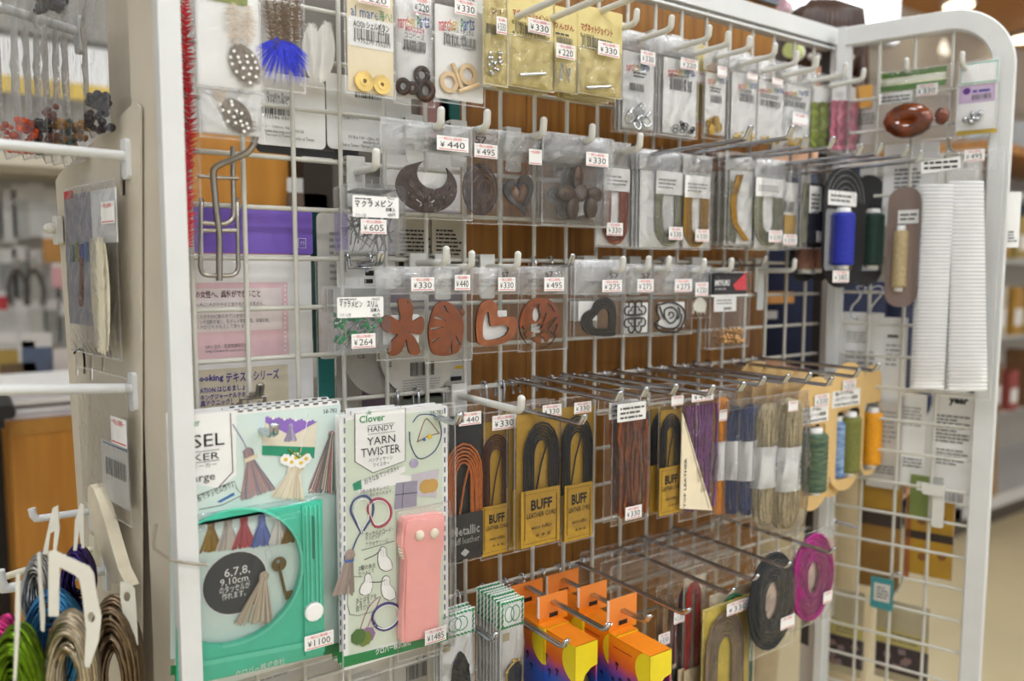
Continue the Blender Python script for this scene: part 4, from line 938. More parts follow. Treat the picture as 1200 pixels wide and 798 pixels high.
it.words([('の女性へ、呉竹ができること', 229, 340, 305, 349, M('maroon_ink', '#6d2f45', .6, var=0), .02), ('10人に1人がかかると言われている乳がん。', 230, 354, 310, 359, GREYINK), ('ことが十分に知られていません。', 230, 368, 290, 373, GREYINK), ('ピンク活動を通じ、乳がんの早期発見、早期診断、', 230, 374, 316, 379, GREYINK),
          ('の大切さをお伝えして参ります。', 230, 380, 292, 385, GREYINK), ('NPO 法人　乳房健康研究会', 241, 403, 290, 408, GREYINK), ('http://www.breastcare.jp', 241, 409, 290, 413, GREYINK),
          ('Cooking', 226, 439, 262, 449, VIOLET, .03), ('テキストシリーズ', 265, 434, 327, 446, VIOLET, .02), ('ATION はじめましょう', 234, 452, 293, 459, VIOLET, .02), ('キングジャーナルテキスト', 235, 460, 298, 467, VIOLET, .02), ('真テクニック！', 235, 468, 272, 475, VIOLET, .02), ('キングク', 235, 478, 258, 485, VIOLET)], .0012)
b = MB(); c = it.p(354, 285, .0016); b.tube([(c[0]+.004*x, c[1]+.005*y, .0016) for x, y in ((-1, -1), (1, -1), (1, 1), (-1, 1))], .0004, WHITE, 4, closed=True); b.text('プラ', c[0]-.0026, c[0]+.0026, c[1]-.002, c[1]+.002, .0018, WHITE); b.build('recycling_mark', it)
it.sleeve(rect=(216, 300, 372, 490), amp=.0015)
wire_hook((305, 465), .03, 'dull steel hook peeping out above the large tassel pack, left one', mat=STEEL); 
backcard((372, 250, 412, 420), -.03, 'pale tag card between the purple packet and the pin boxes', GREYC, [('LINES8', 386, 270, 408, 330, PALEINK)], tw=4)
backcard((366, 248, 380, 420), -.06, 'dark teal card edge right of the purple packet', M('teal_card', '#12504c', .6))
def tagcard(x0, x1, label):
    it = backcard((x0, 250, x1, 316), -.014, label, M('brown_paper', '#b3aa97', .7, var=.06), [('LINES7', x0+5, 268, x1-6, 300, BLACK), ('FILL', x0+4, 303, x1-4, 312, BLACK)], tw=6)
    return it
tagcard(462, 512, 'brown paper card with small print under the crescent pendant, left one'); tagcard(505, 548, 'brown paper card with small print under the crescent pendant, right one')
backcard((395, 300, 470, 338), -.012, 'striped black and white card behind the green headed pins', WHITE, [('FILL', 428, 306, 438, 312, BLACK), ('FILL', 428, 317, 438, 323, BLACK), ('FILL', 427, 327, 437, 332, BLACK)])
for k, (cx, cy, lab, rows) in enumerate([(448, 412, 'grey oval card under the leather flower, partly hidden by the other oval', [('CE', 419, 415, 428, 420, BLACK)]), (491, 412, 'pale oval card with barcode under the leather flower and leaf', [('BAR', 481, 424, 510, 440, BLACK), ('LINES5', 472, 443, 516, 458, PALEINK), ('CE', 454, 424, 459, 430, BLACK)])]):
    it = Item(WALL, (cx-46, cy-50, cx+46, cy+52), -.010-.006*(1-k), 'oval_card', lab, 'card'); u0, u1, v0, v1 = it.ext(); b = MB(); b.prism(circ((0, it.h/2), it.w/2, 32, ry=it.h/2), -.0012, 0, M('pale_oval', '#cbc6bc', .6) if k else M('grey_oval', '#a8a299', .6)); b.build('backing_card', it); it.words(rows, .0006)
backcard((516, 400, 552, 462), -.02, 'pale card with a yellow printed word beside the oval cards', GREYC, [('FILL', 531, 428, 546, 432, YELLOWINK), ('FILL', 528, 441, 541, 446, BLACK)])
backcard((372, 395, 392, 480), -.07, 'teal strip seen far behind the grid above the tassel pack', M('bright_teal', '#3c9a98', .6))
backcard((395, 400, 420, 480), -.06, 'pale rounded box behind the grid above the tassel pack', GREYC); backcard((424, 425, 452, 482), -.09, 'mauve card behind the grid under the oval cards', M('mauve_card', '#8f8098', .6))
backcard((225, 770, 398, 850), -.012, 'grey label card under the turquoise tassel tool', GREYC, [('LINES3', 250, 798, 340, 812, PALEINK)]); 
backcard((398, 735, 470, 850), -.014, 'grey label card with boxes of small print under the yarn twister, left one', GREYC, [('LINES6', 404, 786, 450, 798, PALEINK)]); backcard((462, 738, 532, 850), -.012, 'grey label card with a barcode under the yarn twister, right one', GREYC, [('BAR', 476, 778, 500, 795, GREYINK), ('CE', 488, 767, 500, 774, GREYINK)])

# ------------------------------------------------------------------ fourth row: the two big tool packs
MINT = M('mint_print', '#cfe0dc', .55, var=.02); TEAL = M('turquoise_plastic', '#46c6a8', .35, var=.05, trans=.0, spec=.5); TEALL = M('turquoise_ridge', '#66d4ba', .35, var=.04)
it = Item(WALL, (207, 478, 402, 790), .05, 'craft_tool_pack', 'large pack with a turquoise round tassel making tool and tassel pictures', 'pack')
it.card(WHITE, (208, 478, 401, 790), r=.003); u0, u1, v0, v1 = it.ext()
b = MB()
b.flat(it.pp([(277, 486), (399, 474), (399, 577), (208, 611), (208, 565), (256, 572), (277, 557)], .0002), .0003, MINT)
b.flat(it.pp([(208, 597), (401, 572), (401, 755), (208, 786)], .0002), .00025, MINT)
b.tube([it.p3(x, y, .0004) for x, y in ((270, 484), (273, 553), (257, 570))], .0004, BLACK, 4)
for i in range(11): x = 279+i*11; b.box(*it.ext((x, 481-.1*(x-279), x+6, 483-.1*(x-279)), .0004), .0003, .0005, GREYINK)
b.build('printed_panel', it)
it.words([('58-782', 379, 479, 395, 484, GREYINK), ('SSEL', 213, 509, 263, 524, BLACK), ('AKER', 212, 532, 257, 540, BLACK), ('セルメーカー', 209, 544, 254, 549, GREYINK), ('Large', 219, 555, 252, 567, BLACK),
          ('糸でタッセル作り♪', 230, 572, 274, 580, BLACK, 0, .26), ('FILL', 210, 529, 257, 529.7, GREYINK), ('FILL', 210, 541.5, 257, 542.2, GREYINK), ('Clover', 209, 492, 234, 500, GREENINK)], .0006)
b = MB(); b.flat(it.pp([(254, 588), (274, 577), (275, 580), (258, 589)], .0007), .0008, BLUEINK); b.tube([it.p3(x, y, .0006) for x, y in ((225, 583), (275, 564), (277, 572), (284, 580), (260, 592), (233, 597))], .0003, BLACK, 4); b.build('ribbon_print', it)
def tassel(b, it, top, bot, w0, w1, cols, w, seed=0, head=.28, tie=None, ng=46):
    """picture of a tassel, printed flat: many thin strokes of yarn"""
    R_ = random.Random(seed); A = Vector(it.p(*top, w)); B_ = Vector(it.p(*bot, w)); d = B_-A; nn = Vector((-d.y, d.x)).normalized()
    for i in range(ng):
        s = R_.uniform(-1, 1); p = A+d*R_.uniform(.0, head*.5)+nn*s*w0; q = A+d*head+nn*s*w0*.8; e_ = A+d*R_.uniform(.94, 1.03)+nn*s*w1; m = cols[i % len(cols)]; h = w1*2/ng*1.5; ww = w + .00001*i
        b.add([(p.x-h/2, p.y, ww), (p.x+h/2, p.y, ww), (q.x+h/2, q.y, ww), (q.x-h/2, q.y, ww)], [(0, 3, 2, 1)], m)
        b.add([(q.x-h*.7, q.y, ww), (q.x+h*.7, q.y, ww), (e_.x+h, e_.y, ww), (e_.x-h, e_.y, ww)], [(0, 3, 2, 1)], m)
    c = A+d*head*.25; b.prism(circ((c.x, c.y), w0*.95, 14), w, w+.00005, cols[0])
    if tie: q = A+d*head; b.add([(q.x-w0, q.y-.001, w+.0008), (q.x+w0, q.y-.001, w+.0008), (q.x+w0, q.y+.001, w+.0008), (q.x-w0, q.y+.001, w+.0008)], [(0, 1, 2, 3)], tie)
INK = lambda n, h: M(n+'_ink', h, .6, var=.05)
b = MB()
b.flat(it.pp([(311, 488), (372, 494), (368, 537), (307, 533)], .0006), .0006, INK('canvas', '#dcd5c2')); b.flat(it.pp([(311, 489), (372, 494), (345, 509), (338, 509), (311, 495)], .0006), .0008, INK('lilac', '#8d6cc0')); b.flat(it.pp([(307, 522), (369, 524), (368, 537), (307, 533)], .0006), .0008, INK('sea_green', '#2c9270'))
for i in range(9): b.box(*it.ext((312+i*6.6, 488+i*.5, 315+i*6.6, 491+i*.5), .0006), .0008, .0010, WHITE if i % 2 else INK('lilac', '#8d6cc0'))
tassel(b, it, (341, 497), (340, 517), .002, .006, [INK('pale_lilac', '#a99fbe'), INK('greyed_lilac', '#8f86a4')], .0010, 2, ng=24)
b.tube([it.p3(290, 527, .0007), it.p3(284, 515, .0007), it.p3(273, 497, .0007)], .0006, INK('pale_lilac', '#a99fbe'), 4); b.tube([it.p3(352, 530, .0007), it.p3(357, 508, .0007), it.p3(362, 485, .0007)], .0005, WHITE, 4)
tassel(b, it, (290, 526), (303, 579), .0048, .0165, [INK('dusty_mauve', '#9a8790'), INK('slate_yarn', '#7c7a8c'), INK('rose_yarn', '#a98a86')], .0012, 3, ng=60); b.flat(it.pp([(285, 538), (301, 531), (302, 536), (287, 542)], .0006), .0020, INK('cream_yarn', '#d8cdb4'))
tassel(b, it, (347, 545), (337, 585), .008, .017, [INK('cream_yarn', '#d8cdb4'), INK('oat_yarn', '#c6baa2'), INK('ivory_yarn', '#e2dac8')], .0013, 4, ng=60)
for x, y in ((341, 541), (352, 542), (346, 536), (334, 538), (358, 537)):
    q = it.p(x, y, .0007)
    for k in range(7): a = 2*pi*k/7; b.prism(circ((q[0]+.0035*cos(a), q[1]+.0035*sin(a)), .0022, 8), .0022, .0023, WHITE)
    b.prism(circ(q, .0019, 8), .0024, .0026, YELLOWINK)
for x, y in ((345, 528), (352, 524), (360, 530), (338, 526)): b.tube([it.p3(350, 537, .0024), it.p3(x, y, .0024)], .0008, INK('leaf', '#6f8b3c'), 4)
tassel(b, it, (389, 506), (377, 577), .003, .014, [INK('mix_pink', '#c08a92'), INK('mix_grey', '#5e6a70'), INK('mix_rose', '#a5606c'), INK('mix_cream', '#d6c4b4'), INK('mix_green', '#4e7a6c')], .0013, 5, .1, ng=70)
b.build('tassel_picture', it)
# pictures under the ring of the tool
b = MB()
for k, (x, col) in enumerate(((247, '#8a6a1e'), (267, '#b9b0a6'), (286, '#a84a50'), (307, '#5a6aa8'), (326, '#cbc7c2'), (342, '#7a5c1c'))):
    y = 612-k*2.2; c1 = INK('row%s' % 'abcdef'[k], col); tassel(b, it, (x, y-1), (x, y+34), .0034, .0105, [c1, c1, INK('row_shade%s' % 'abcdef'[k], '#%02x%02x%02x' % tuple(int(int(col[i:i+2], 16)*.82) for i in (1, 3, 5)))], .0006+.0005*k, 30+k, .24, ng=30)
q = it.p(276, 683, .0006); b.prism(circ(q, .0305, 30), .0006, .0007, INK('badge_white', '#e6e6e6')); b.prism(circ(q, .0296, 30), .0007, .0008, INK('charcoal', '#3a3d42'))
b.tube([it.p3(x, y, .0008) for x, y in ((311, 672), (313, 655), (310, 645), (316, 642), (320, 650), (314, 655))], .0005, WHITE, 4)
tassel(b, it, (310, 672), (297, 731), .0045, .0185, [INK('mix_oat', '#b7a894'), INK('mix_dust', '#9c8a80'), INK('mix_sand', '#cabca8')], .0034, 9, .16, ng=60)
KEY = INK('brass_key', '#6a5428'); kq = [it.p(x, y, .0008) for x, y in ((325, 660), (337, 702))]
b.prism(circ(it.p(326, 660, .0008), .0072, 16), .0034, .0036, KEY, [circ(it.p(325, 657, .0008), .002, 8)]); b.tube([it.p3(327, 664, .0036), it.p3(336, 702, .0036)], .0015, KEY, 6); b.flat(it.pp([(334, 692), (342, 690), (344, 698), (336, 701)], .0008), .0036, KEY)
b.build('circle_picture', it)
it.words([('6,7,8,', 263, 664, 293, 675, WHITE), ('9,10cm', 258, 676, 291, 685, WHITE), ('のタッセルが', 257, 684, 293, 693, WHITE), ('作れます。', 260, 693, 288, 701, WHITE)], .0010, 'badge_print')
b = MB(); oc = it.p(275, 676, .008); Rr = it.p(353, 676, .008)[0]-oc[0]
out_ = it.pp([(208, 617), (378, 586), (379, 768), (208, 806)], .008); hole = [(oc[0]+Rr*cos(t), oc[1]+Rr*sin(t)) for t in [2*pi*i/48 for i in range(48)]]
xmin = it.p(216, 676, .008)[0]; hole = [(max(x, xmin), y) for x, y in hole]
b.prism(out_, .002, .008, TEAL, [hole]); fr = b.build('tool_frame', it)
b = MB(); b.prism([(oc[0]+(Rr+.002)*cos(t), oc[1]+(Rr+.002)*sin(t)) for t in [rad(a) for a in range(-104, 96, 6)]]+[(oc[0]+Rr*cos(t), oc[1]+Rr*sin(t)) for t in [rad(a) for a in range(90, -108, -6)]], .008, .0105, TEALL); b.build('ring_rim', fr)
b = MB(); a = it.ext((356, 590, 379, 768), .011)
b.rrect(a[0], a[1], a[2], a[3], .008, .011, .002, TEAL); ww = (a[1]-a[0])
for k in (.18, .38, .62, .82): b.box(a[0]+ww*k-.0008, a[0]+ww*k+.0008, a[2]+.035, a[3]-.002, .011, .0128, TEALL)
b.rrect(a[0]+ww*.44, a[0]+ww*.56, a[3]-.055, a[3]-.012, .011, .0122, .002, M('deep_teal', '#17806c', .4)); b.build('slider_bar', it)
b = MB(); q = it.p(368.5, 717, .015); b.prism(circ(q, .0092, 24), .011, .0155, WHITE); b.prism(circ(q, .0078, 24), .0155, .0163, WHITE); b.build('knob', it)
b = MB(); P = it.pp([(208, 780), (379, 748), (379, 754), (208, 786)], .0085); b.flat(P, .0095, TEALL); b.build('ridge', it)
b = MB(); b.flat(it.pp([(208, 806), (402, 763), (402, 752), (208, 794)], .001), .0012, GREENINK); b.build('printed_band', it); it.words([('クロバー株式会社', 276, 778, 334, 787, WHITE)], .0094, 'maker_print')
it.tag((357, 742, 391, 759), '1100', .014); it.sleeve(rect=(208, 590, 402, 796), amp=.0016, bulge=.014, mat=RIGID, back=False, ex=.08)
it.stack(2, 'white card edge of another tassel tool pack behind the front one', 'tassel tool packs behind the front one', .013, skip=('price_tag', 'tool_frame', 'slider_bar', 'knob', 'ridge', 'lettering', 'tassel_picture', 'circle_picture', 'badge_print', 'maker_print', 'plastic_sleeve', 'ribbon_print'))
wire_hook((321, 511), .083, 'chrome wire hook through the top of the tassel tool pack', tipl=.010, r=.0028)

PALEG = M('pale_green_print', '#d6dfd0', .55, var=.02)
it = Item(WALL, (400, 481, 525, 768), .07, 'craft_tool_pack', 'yarn twister pack with a pink plastic device on a pale green card', 'pack')
it.card(WHITE, r=.003)
b = MB(); b.box(*it.ext((406, 486, 519, 752), .0003), 0, .0003, PALEG); b.flat(it.pp([(400, 783), (525, 750), (525, 741), (400, 770)], .0003), .0006, GREENINK)
for i in range(24): y = 490+i*11.5; b.box(*it.ext((403, y, 404.5, y+6.5), .0004), .0003, .0005, INK('stitch_blue', '#5f6f90'))
for i in range(22): y = 478+i*11.5; b.box(*it.ext((520.5, y, 522, y+6.5), .0004), .0003, .0005, INK('stitch_blue', '#5f6f90'))
lp = [(416, 482), (475, 477), (475, 540), (437, 554), (416, 541)]
b.flat(it.pp(lp, .0005), .0007, WHITE); b.tube([it.p3(x, y, .0007) for x, y in ((475, 478), (475, 540), (437, 554), (416, 541), (416, 484))], .0004, BLACK, 4)
b.build('printed_panel', it)
it.words([('Clover', 421, 486, 451, 494.5, GREENINK, .02), ('❀', 429, 481, 436, 486, GREENINK), ('HANDY', 431, 498.5, 461, 505, BLACK), ('FILL', 431, 497, 463, 497.5, GREYINK), ('FILL', 431, 507, 463, 507.5, GREYINK), ('YARN', 430, 511, 463, 520, BLACK), ('TWISTER', 423, 523, 469, 533, BLACK), ('ハンディヤーン', 432, 535, 460, 540, BLACK), ('ツイスター', 437, 541, 456, 546, BLACK), ('58-783', 504, 481, 519, 486, GREYINK),
          ('2本の糸をキレイに', 422, 571, 456, 576, GREYINK), ('撚り合わせられます。', 425, 576, 460, 581, GREYINK), ('タッセルのコード・', 428, 620, 461, 627, BLACK), ('ラッピング・', 428, 627, 448, 632, BLACK), ('アクセサリーに', 428, 633, 455, 638, BLACK), ('2種の糸を', 420, 661, 440, 667, BLACK), ('セットして', 420, 668, 438, 673, BLACK), ('あとはギアを', 417, 698, 441, 704, BLACK), ('くるくる', 417, 704, 433, 709, BLACK), ('回すだけ', 417, 709, 433, 715, BLACK),
          ('好きな糸でツイスト♪', 426, 552.5, 467, 559.5, BLACK, 0, .24)], .0008)
it.words([('クロバー株式会社', 440, 754, 482, 762, WHITE, .02)], .001, 'maker_print')
b = MB(); WB, WR = INK('cord_navy', '#4a5580'), INK('cord_red', '#a8485c')
def loop(pts, r, m, cl=False, w=.001): b.tube([it.p3(x, y, w) for x, y in smoothpts(pts, 3, cl)], r, m, 4, closed=cl)
loop([(424, 625), (417, 612), (411, 598), (416, 585), (428, 581), (437, 590), (436, 605), (426, 622)], .0012, WB); loop([(424, 625), (419, 612), (415, 599), (419, 588), (428, 585), (433, 592), (432, 606), (424, 622)], .0005, WHITE, w=.0018)
loop([(434, 605), (431, 595), (437, 586), (448, 585), (457, 593), (458, 605), (451, 615), (440, 617)], .0014, WR, True); loop([(435, 605), (433, 596), (438, 588), (448, 587), (455, 594), (456, 605), (450, 612), (440, 615)], .0005, WHITE, True, .0018)
loop([(484, 495), (492, 486), (510, 487), (516, 498), (517, 512), (510, 528), (497, 537), (488, 535), (481, 520), (480, 506)], .0006, WB); loop([(489, 518), (498, 492), (504, 494), (515, 508)], .0004, LEATHER); loop([(489, 518), (502, 511), (514, 508)], .0004, LEATHER)
b.prism(circ(it.p(503, 511.5, .001), .0026, 10), .001, .002, YELLOWINK); b.prism(circ(it.p(485, 543, .001), .0048, 12), .001, .0016, INK('pale_lilac', '#a99fbe')); b.prism(circ(it.p(497, 515, .001), .0016, 8), .001, .002, BLUEINK)
b.flat(it.pp([(464, 566), (489, 563), (488, 593), (462, 597)], .0008), .001, INK('lavender_grey', '#9d98ab')); loop([(473, 566), (471, 596)], .0004, BLACK); loop([(463, 580), (489, 577)], .0004, BLACK)
b.flat(it.pp([(482, 556), (514, 550), (511, 583), (489, 581)], .0008), .0009, INK('lilac_bag', '#c9c3cd'))
for x, y in ((499, 570), (506, 569)): b.prism(circ(it.p(x, y, .001), .0075, 18), .001, .0012, INK('biscuit', '#c9a25a'))
tassel(b, it, (411, 646), (402, 697), .005, .011, [INK('taupe_yarn', '#9a8a84'), INK('grey_yarn', '#857872')], .0012, 12, .22, INK('tie_blue', '#3c62b0'), ng=40); loop([(413, 645), (418, 632), (424, 622)], .0008, WB)
def hand(cx, cy, s, fl):
    loop([(cx+fl*x*s, cy+y*s) for x, y in ((-4, -14), (0, -16), (4, -13), (5, -4), (10, 2), (12, 12), (4, 16), (-4, 12), (-7, 2), (-6, -8))], .0003, BLACK, True); b.flat(it.pp([(cx+fl*x*s, cy+y*s) for x, y in ((-4, -14), (0, -16), (4, -13), (5, -4), (10, 2), (12, 12), (4, 16), (-4, 12), (-7, 2), (-6, -8))], .0008), .0009, WHITE)
    for k in (-3, 0, 3): loop([(cx+fl*k*s, cy-12*s), (cx+fl*(k+.5)*s, cy-3*s)], .00025, BLACK)
hand(449, 655, .9, 1); hand(453, 689, .9, 1); hand(431, 685, .8, -1); loop([(427, 656), (440, 650), (447, 643)], .0004, BLACK); loop([(433, 682), (446, 682), (452, 679)], .0004, BLACK)
loop([(424, 645), (462, 634)], .0003, GREYINK); loop([(424, 676), (410, 680), (410, 720), (442, 715)], .0003, GREYINK)
loop([(440, 733), (437, 722), (443, 712), (455, 707), (466, 711), (468, 722), (462, 733), (450, 738)], .0017, INK('cord_indigo', '#4a3f78'), True); loop([(440, 733), (438, 722), (444, 713), (455, 709), (465, 712), (467, 722), (461, 732), (450, 737)], .0006, WHITE, True, .002)
loop([(422, 738), (432, 712), (446, 699), (437, 720), (430, 737)], .0004, WR)
for x, y, m in ((427, 748, INK('olive_tag', '#6d7a3c')), (420, 746, INK('green_tag', '#4d6b3a')), (431, 744, INK('plum_tag', '#8e6a95'))): b.prism(circ(it.p(x, y, .001), .0085, 7), .001, .0013, m)
b.flat(it.pp([(416, 566), (475, 546), (475, 552), (468, 556), (484, 558), (478, 568), (468, 567), (420, 578)], .0004), .0006, WHITE); b.flat(it.pp([(413, 567), (423, 562), (424, 573), (415, 575)], .0006), .0008, INK('sea_green', '#2c9270'))
b.build('instruction_picture', it)
PINK = M('pink_plastic', '#eeaaa6', .35, var=.03, spec=.5)
b = MB(); P = smoothpts(it.pp([(475, 608), (497, 605), (519, 602), (521, 615), (520, 632), (520, 640), (516, 665), (514, 735), (512, 745), (493, 749), (474, 753), (471, 745), (473, 690), (474, 655), (470, 640), (472, 622)], .012), 2)
b.prism(P, .001, .012, PINK); c = it.p(495, 676, .012); b.prism([(c[0]+(x-c[0])*.9, c[1]+(y-c[1])*.965) for x, y in P], .012, .0135, PINK); dv = b.build('device_body', it)
for x, y in ((492, 627.5), (509, 625)):
    b = MB(); b.ball(it.p3(x, y, .0145), (.0055, .0055, .0035), M('ivory_plastic', '#e8e2d0', .35), 14, 8); b.build('button', dv)
b = MB(); q0 = it.p(476, 641, .006)
for i in range(15): a = rad(118+ i*9); R = .0195; c = (q0[0]+.0135+R*cos(a), q0[1]+R*1.05*sin(a)); b.ball((c[0]-.0015, c[1], .007), (.0019, .0012, .0055), M('ivory_plastic'), 6, 5)
b.build('gear', dv)
it.tag((498, 736, 523, 753), '1485', .018); it.sleeve(rect=(464, 592, 528, 767), mat=FILM, bulge=.019, back=False, name='blister', ex=.08, amp=.0006, nu=16, nv=20); it.sleeve(rect=(398, 478, 534, 782), mat=FILM, bulge=.001, amp=.0008)
it.stack(2, 'card edge of another yarn twister pack behind the front one', 'yarn twister packs behind the front one', .012, skip=('price_tag', 'device_body', 'lettering', 'instruction_picture', 'maker_print', 'plastic_sleeve', 'blister'))
wire_hook((538, 497), .115, 'flat chrome hook through the yarn twister card', tipl=.010, r=.0026)

# ------------------------------------------------------------------ fourth row: cords
def buff(rect, pocket, cordx, tag, price, d, mat, label, title='BUFF', card=None, n=6, pk=None, ink=None):
    it = Item(WALL, rect, d, 'cord_pack', label, 'pack'); x0, y0, x1, y1 = rect; pk = pk or KRAFT; ink = ink or BLACK
    it.card(card or KRAFT, (x0+3, y0+12, x1-2, y1-3))
    a0, a1, v0, v1 = it.ext((cordx[0], cordx[4] if len(cordx) > 4 else y0+32, cordx[1], pocket[1]+10), .004); i0, i1 = it.ext((cordx[2], y0, cordx[3], y1), .004)[:2]
    r = ((a1-a0)-(i1-i0))/4/n; b = MB(); hank(b, (a0+a1)/2, v1, v0, (i1-i0)/2, n, r*1.05, mat, .004, False, 1.5, it.seed)
    b.tube([(i0+.001, v0, .004), (i0+(i1-i0)*.5, v0+(v1-v0)*.45, .0035), (i1-.001, v0+(v1-v0)*.75, .004)], r, mat, 5); b.build('cord', it)
    b = MB(); a = it.ext(pocket, .009); b.rrect(a[0], a[1], a[2], a[3], .0075, .009, .0008, pk)
    m = (a[1]-a[0])*.07
    b.build('paper_pocket', it); px0, py0, px1, py1 = pocket; W_, H = px1-px0, py1-py0
    if title:
        it.words([(title, px0+W_*.25, py0+H*.17, px1-W_*.2, py0+H*.36, ink, .035), ('LEATHER CORD', px0+W_*.14, py0+H*.40, px1-W_*.08, py0+H*.49, ink, .01), ('water buffalo', px0+W_*.26, py0+H*.63, px1-W_*.2, py0+H*.70, ink), ('* * *', px0+W_*.38, py0+H*.78, px1-W_*.25, py0+H*.84, ink),
                  ('FILL', px0+W_*.08, py0+H*.06, px1-W_*.08, py0+H*.065, ink), ('FILL', px0+W_*.08, py1-H*.065, px1-W_*.08, py1-H*.06, ink), ('FILL', px0+W_*.08, py0+H*.06, px0+W_*.095, py1-H*.06, ink), ('FILL', px1-W_*.095, py0+H*.06, px1-W_*.08, py1-H*.06, ink)], .0094)
    if tag: it.tag(tag, price, .012)
    it.sleeve(bulge=.012, amp=.0016); return it
RUST = M('rust_leather_cord', '#b0602a', .4, var=.15, scale=200); BROWNC = M('brown_leather_cord', '#4a2417', .4, var=.2, scale=200); BLACKC = M('black_leather_cord', '#17171a', .35, var=.2, scale=200)
it = buff((524, 474, 568, 658), (526, 602, 566, 655), (520, 565, 536, 552, 518), (538, 483, 564, 498), '440', .058, RUST, 'rust coloured leather cord on a black card beside the yarn twister', None, DARK, 6, M('black_pocket', '#26262a', .45, var=.06))
it.words([('Metallic', 529, 616, 562, 627, PALEINK, .02), ('Buff leather', 529, 629, 562, 637, PALEINK), ('♦', 540, 643, 550, 652, PALEINK)], .0094)
it = buff((562, 481, 608, 652), (565, 592, 598, 649), (564, 598, 574, 588, 508), (577, 486, 605, 503), '330', .055, BROWNC, 'brown leather cord on a mustard card, lettered pocket below')
it = buff((602, 472, 658, 641), (611, 573, 656, 638), (614, 655, 626, 643, 493), (636, 474, 658, 488), '330', .075, BLACKC, 'black leather cord on a mustard card, left one of the front pair')
it.stack(2, 'black leather cord pack edge behind the left front black cord', 'black cord packs behind the front pair', .012, du=-.002, skip=('lettering', 'price_tag'))
it = buff((654, 464, 697, 634), (662, 567, 694, 632), (658, 694, 667, 682, 486), (673, 471, 693, 484), '330', .075, BLACKC, 'black leather cord on a mustard card, right one of the front pair')
it = Item(WALL, (519, 455, 585, 520), .035, 'plastic_bag', 'empty clear bag flap hanging on the white peg above the rust cord', 'bag'); it.sleeve(amp=.001)
h = peg_hook((611, 482), .13, 'long white peg hook in front of the leather cords', tipl=.013, r=.0042)
SUEDE = M('brown_suede', '#8a4c2c', .8, var=.25, scale=150); PURP = M('purple_suede', '#855088', .8, var=.2, scale=150)
it = Item(WALL, (716, 470, 760, 612), .10, 'cord_pack', 'clear bag of rust brown suede strips with a white label', 'pack'); b = MB(); strands(b, *it.ext((723, 492, 755, 604), .004), 15, .0021, SUEDE, .003, 5); b.build('cord', it)
b = MB(); b.rrect(*it.ext((724, 472, 757, 493), .013), .012, .0128, .001, WHITE); b.build('label', it); it.words([('LINES3', 727, 475, 755, 491, GREYINK)], .0132); it.tag((733, 593, 752, 608), '330', .015); it.sleeve(mat=FILM2, bulge=.012)
it.stack(1, 'second bag of brown suede strips just behind the first', 'brown suede bags behind the front one', .014, skip=('price_tag',))
it = buff((770, 468, 801, 604), (773, 547, 799, 602), (774, 798, 781, 790, 484), (787, 464, 801, 475), '', .10, BLACKC, 'black leather cord with mustard pocket right of the brown suede')
it.stack(2, 'black cord with mustard pocket behind the one by the brown suede', 'black cord packs beside the brown suede', .017, skip=('lettering', 'price_tag'))
it = Item(WALL, (796, 458, 841, 606), .105, 'cord_pack', 'purple suede strips with a cream triangular card lettered upright', 'pack'); b = MB(); strands(b, *it.ext((802, 474, 836, 596), .003), 13, .0019, PURP, .003, 8); b.build('cord', it)
b = MB(); b.flat(it.pp([(800, 484), (835, 598), (797, 596)], .011), .011, CREAM); b.prism(it.pp([(800, 484), (835, 598), (797, 596)], .011), .0095, .0105, CREAM); b.tube([it.p3(802, 494, .0112), it.p3(831, 596, .0112)], .0004, GREYINK, 4); b.build('triangle_card', it)
b = MB(); q = it.p(803, 566, .0116); b.text('TOP LEATHER', q[0]-.032, q[0]+.032, q[1]-.0022, q[1]+.0022, .0116, GREYINK, .02, pi/2); b.build('lettering', it); it.tag((811, 457, 836, 470), '440', .014); it.sleeve(mat=FILM2, bulge=.011)
def hemp(rect, band, mat, label, d=.11, tag=None, n=10, r=.0012, words=None, vw='HEMP'):
    it = Item(WALL, rect, d, 'yarn_skein', label, 'yarn'); a = it.ext(rect, .0); hw = (a[1]-a[0])/2; b = MB(); bc = it.p(rect[0], (band[1]+band[3])/2, .005)[1]
    skein(b, a[0]+.001, a[1]-.001, a[2]+.003, a[3]-.003, mat, n, -hw*.35, r, it.seed, bc); b.build('yarn', it)
    b = MB(); u0, u1, v0, v1 = it.ext((rect[0], band[1], rect[2], band[3]), .004); k = 9; P = []
    for i in range(k): t = pi*i/(k-1); P.append(((u0+u1)/2-(u1-u0)*.48*cos(t), -hw*.4+hw*.86*sin(t)))
    vs = [(u, v0, w_) for u, w_ in P]+[(u, v1, w_) for u, w_ in P]; b.add(vs, [(i, i+1, i+1+k, i+k) for i in range(k-1)], WHITE, True); b.build('paper_band', it)
    b = MB(); uc = (u0+u1)/2+(u1-u0)*.12; vm = (v0+v1)/2; b.text(vw, uc-(v1-v0)*.36, uc+(v1-v0)*.36, vm-.0016, vm+.0016, hw*.47+.0006, GREYINK, .02, pi/2); b.build('lettering', it)
    if tag: it.tag(tag, '', .016)
    it.sleeve(rect=(rect[0]-2, rect[1]-6, rect[2]+2, rect[3]+6), mat=FILM2, bulge=.016, amp=.003); return it
ORY = M('orange_yarn', '#f09a18', .7, var=.15, scale=200); NVY = M('navy_yarn', '#43538a', .7, var=.25, scale=200); HMP = M('natural_hemp', '#bdae8c', .8, var=.2, scale=200)
hemp((836, 463, 856, 605), (838, 517, 856, 562), ORY, 'bright orange yarn skein with a white paper band', .10, (843, 480, 852, 493), 9)
hemp((851, 474, 873, 604), (853, 516, 872, 561), NVY, 'navy blue yarn skein with white band, beside the orange one', .108)
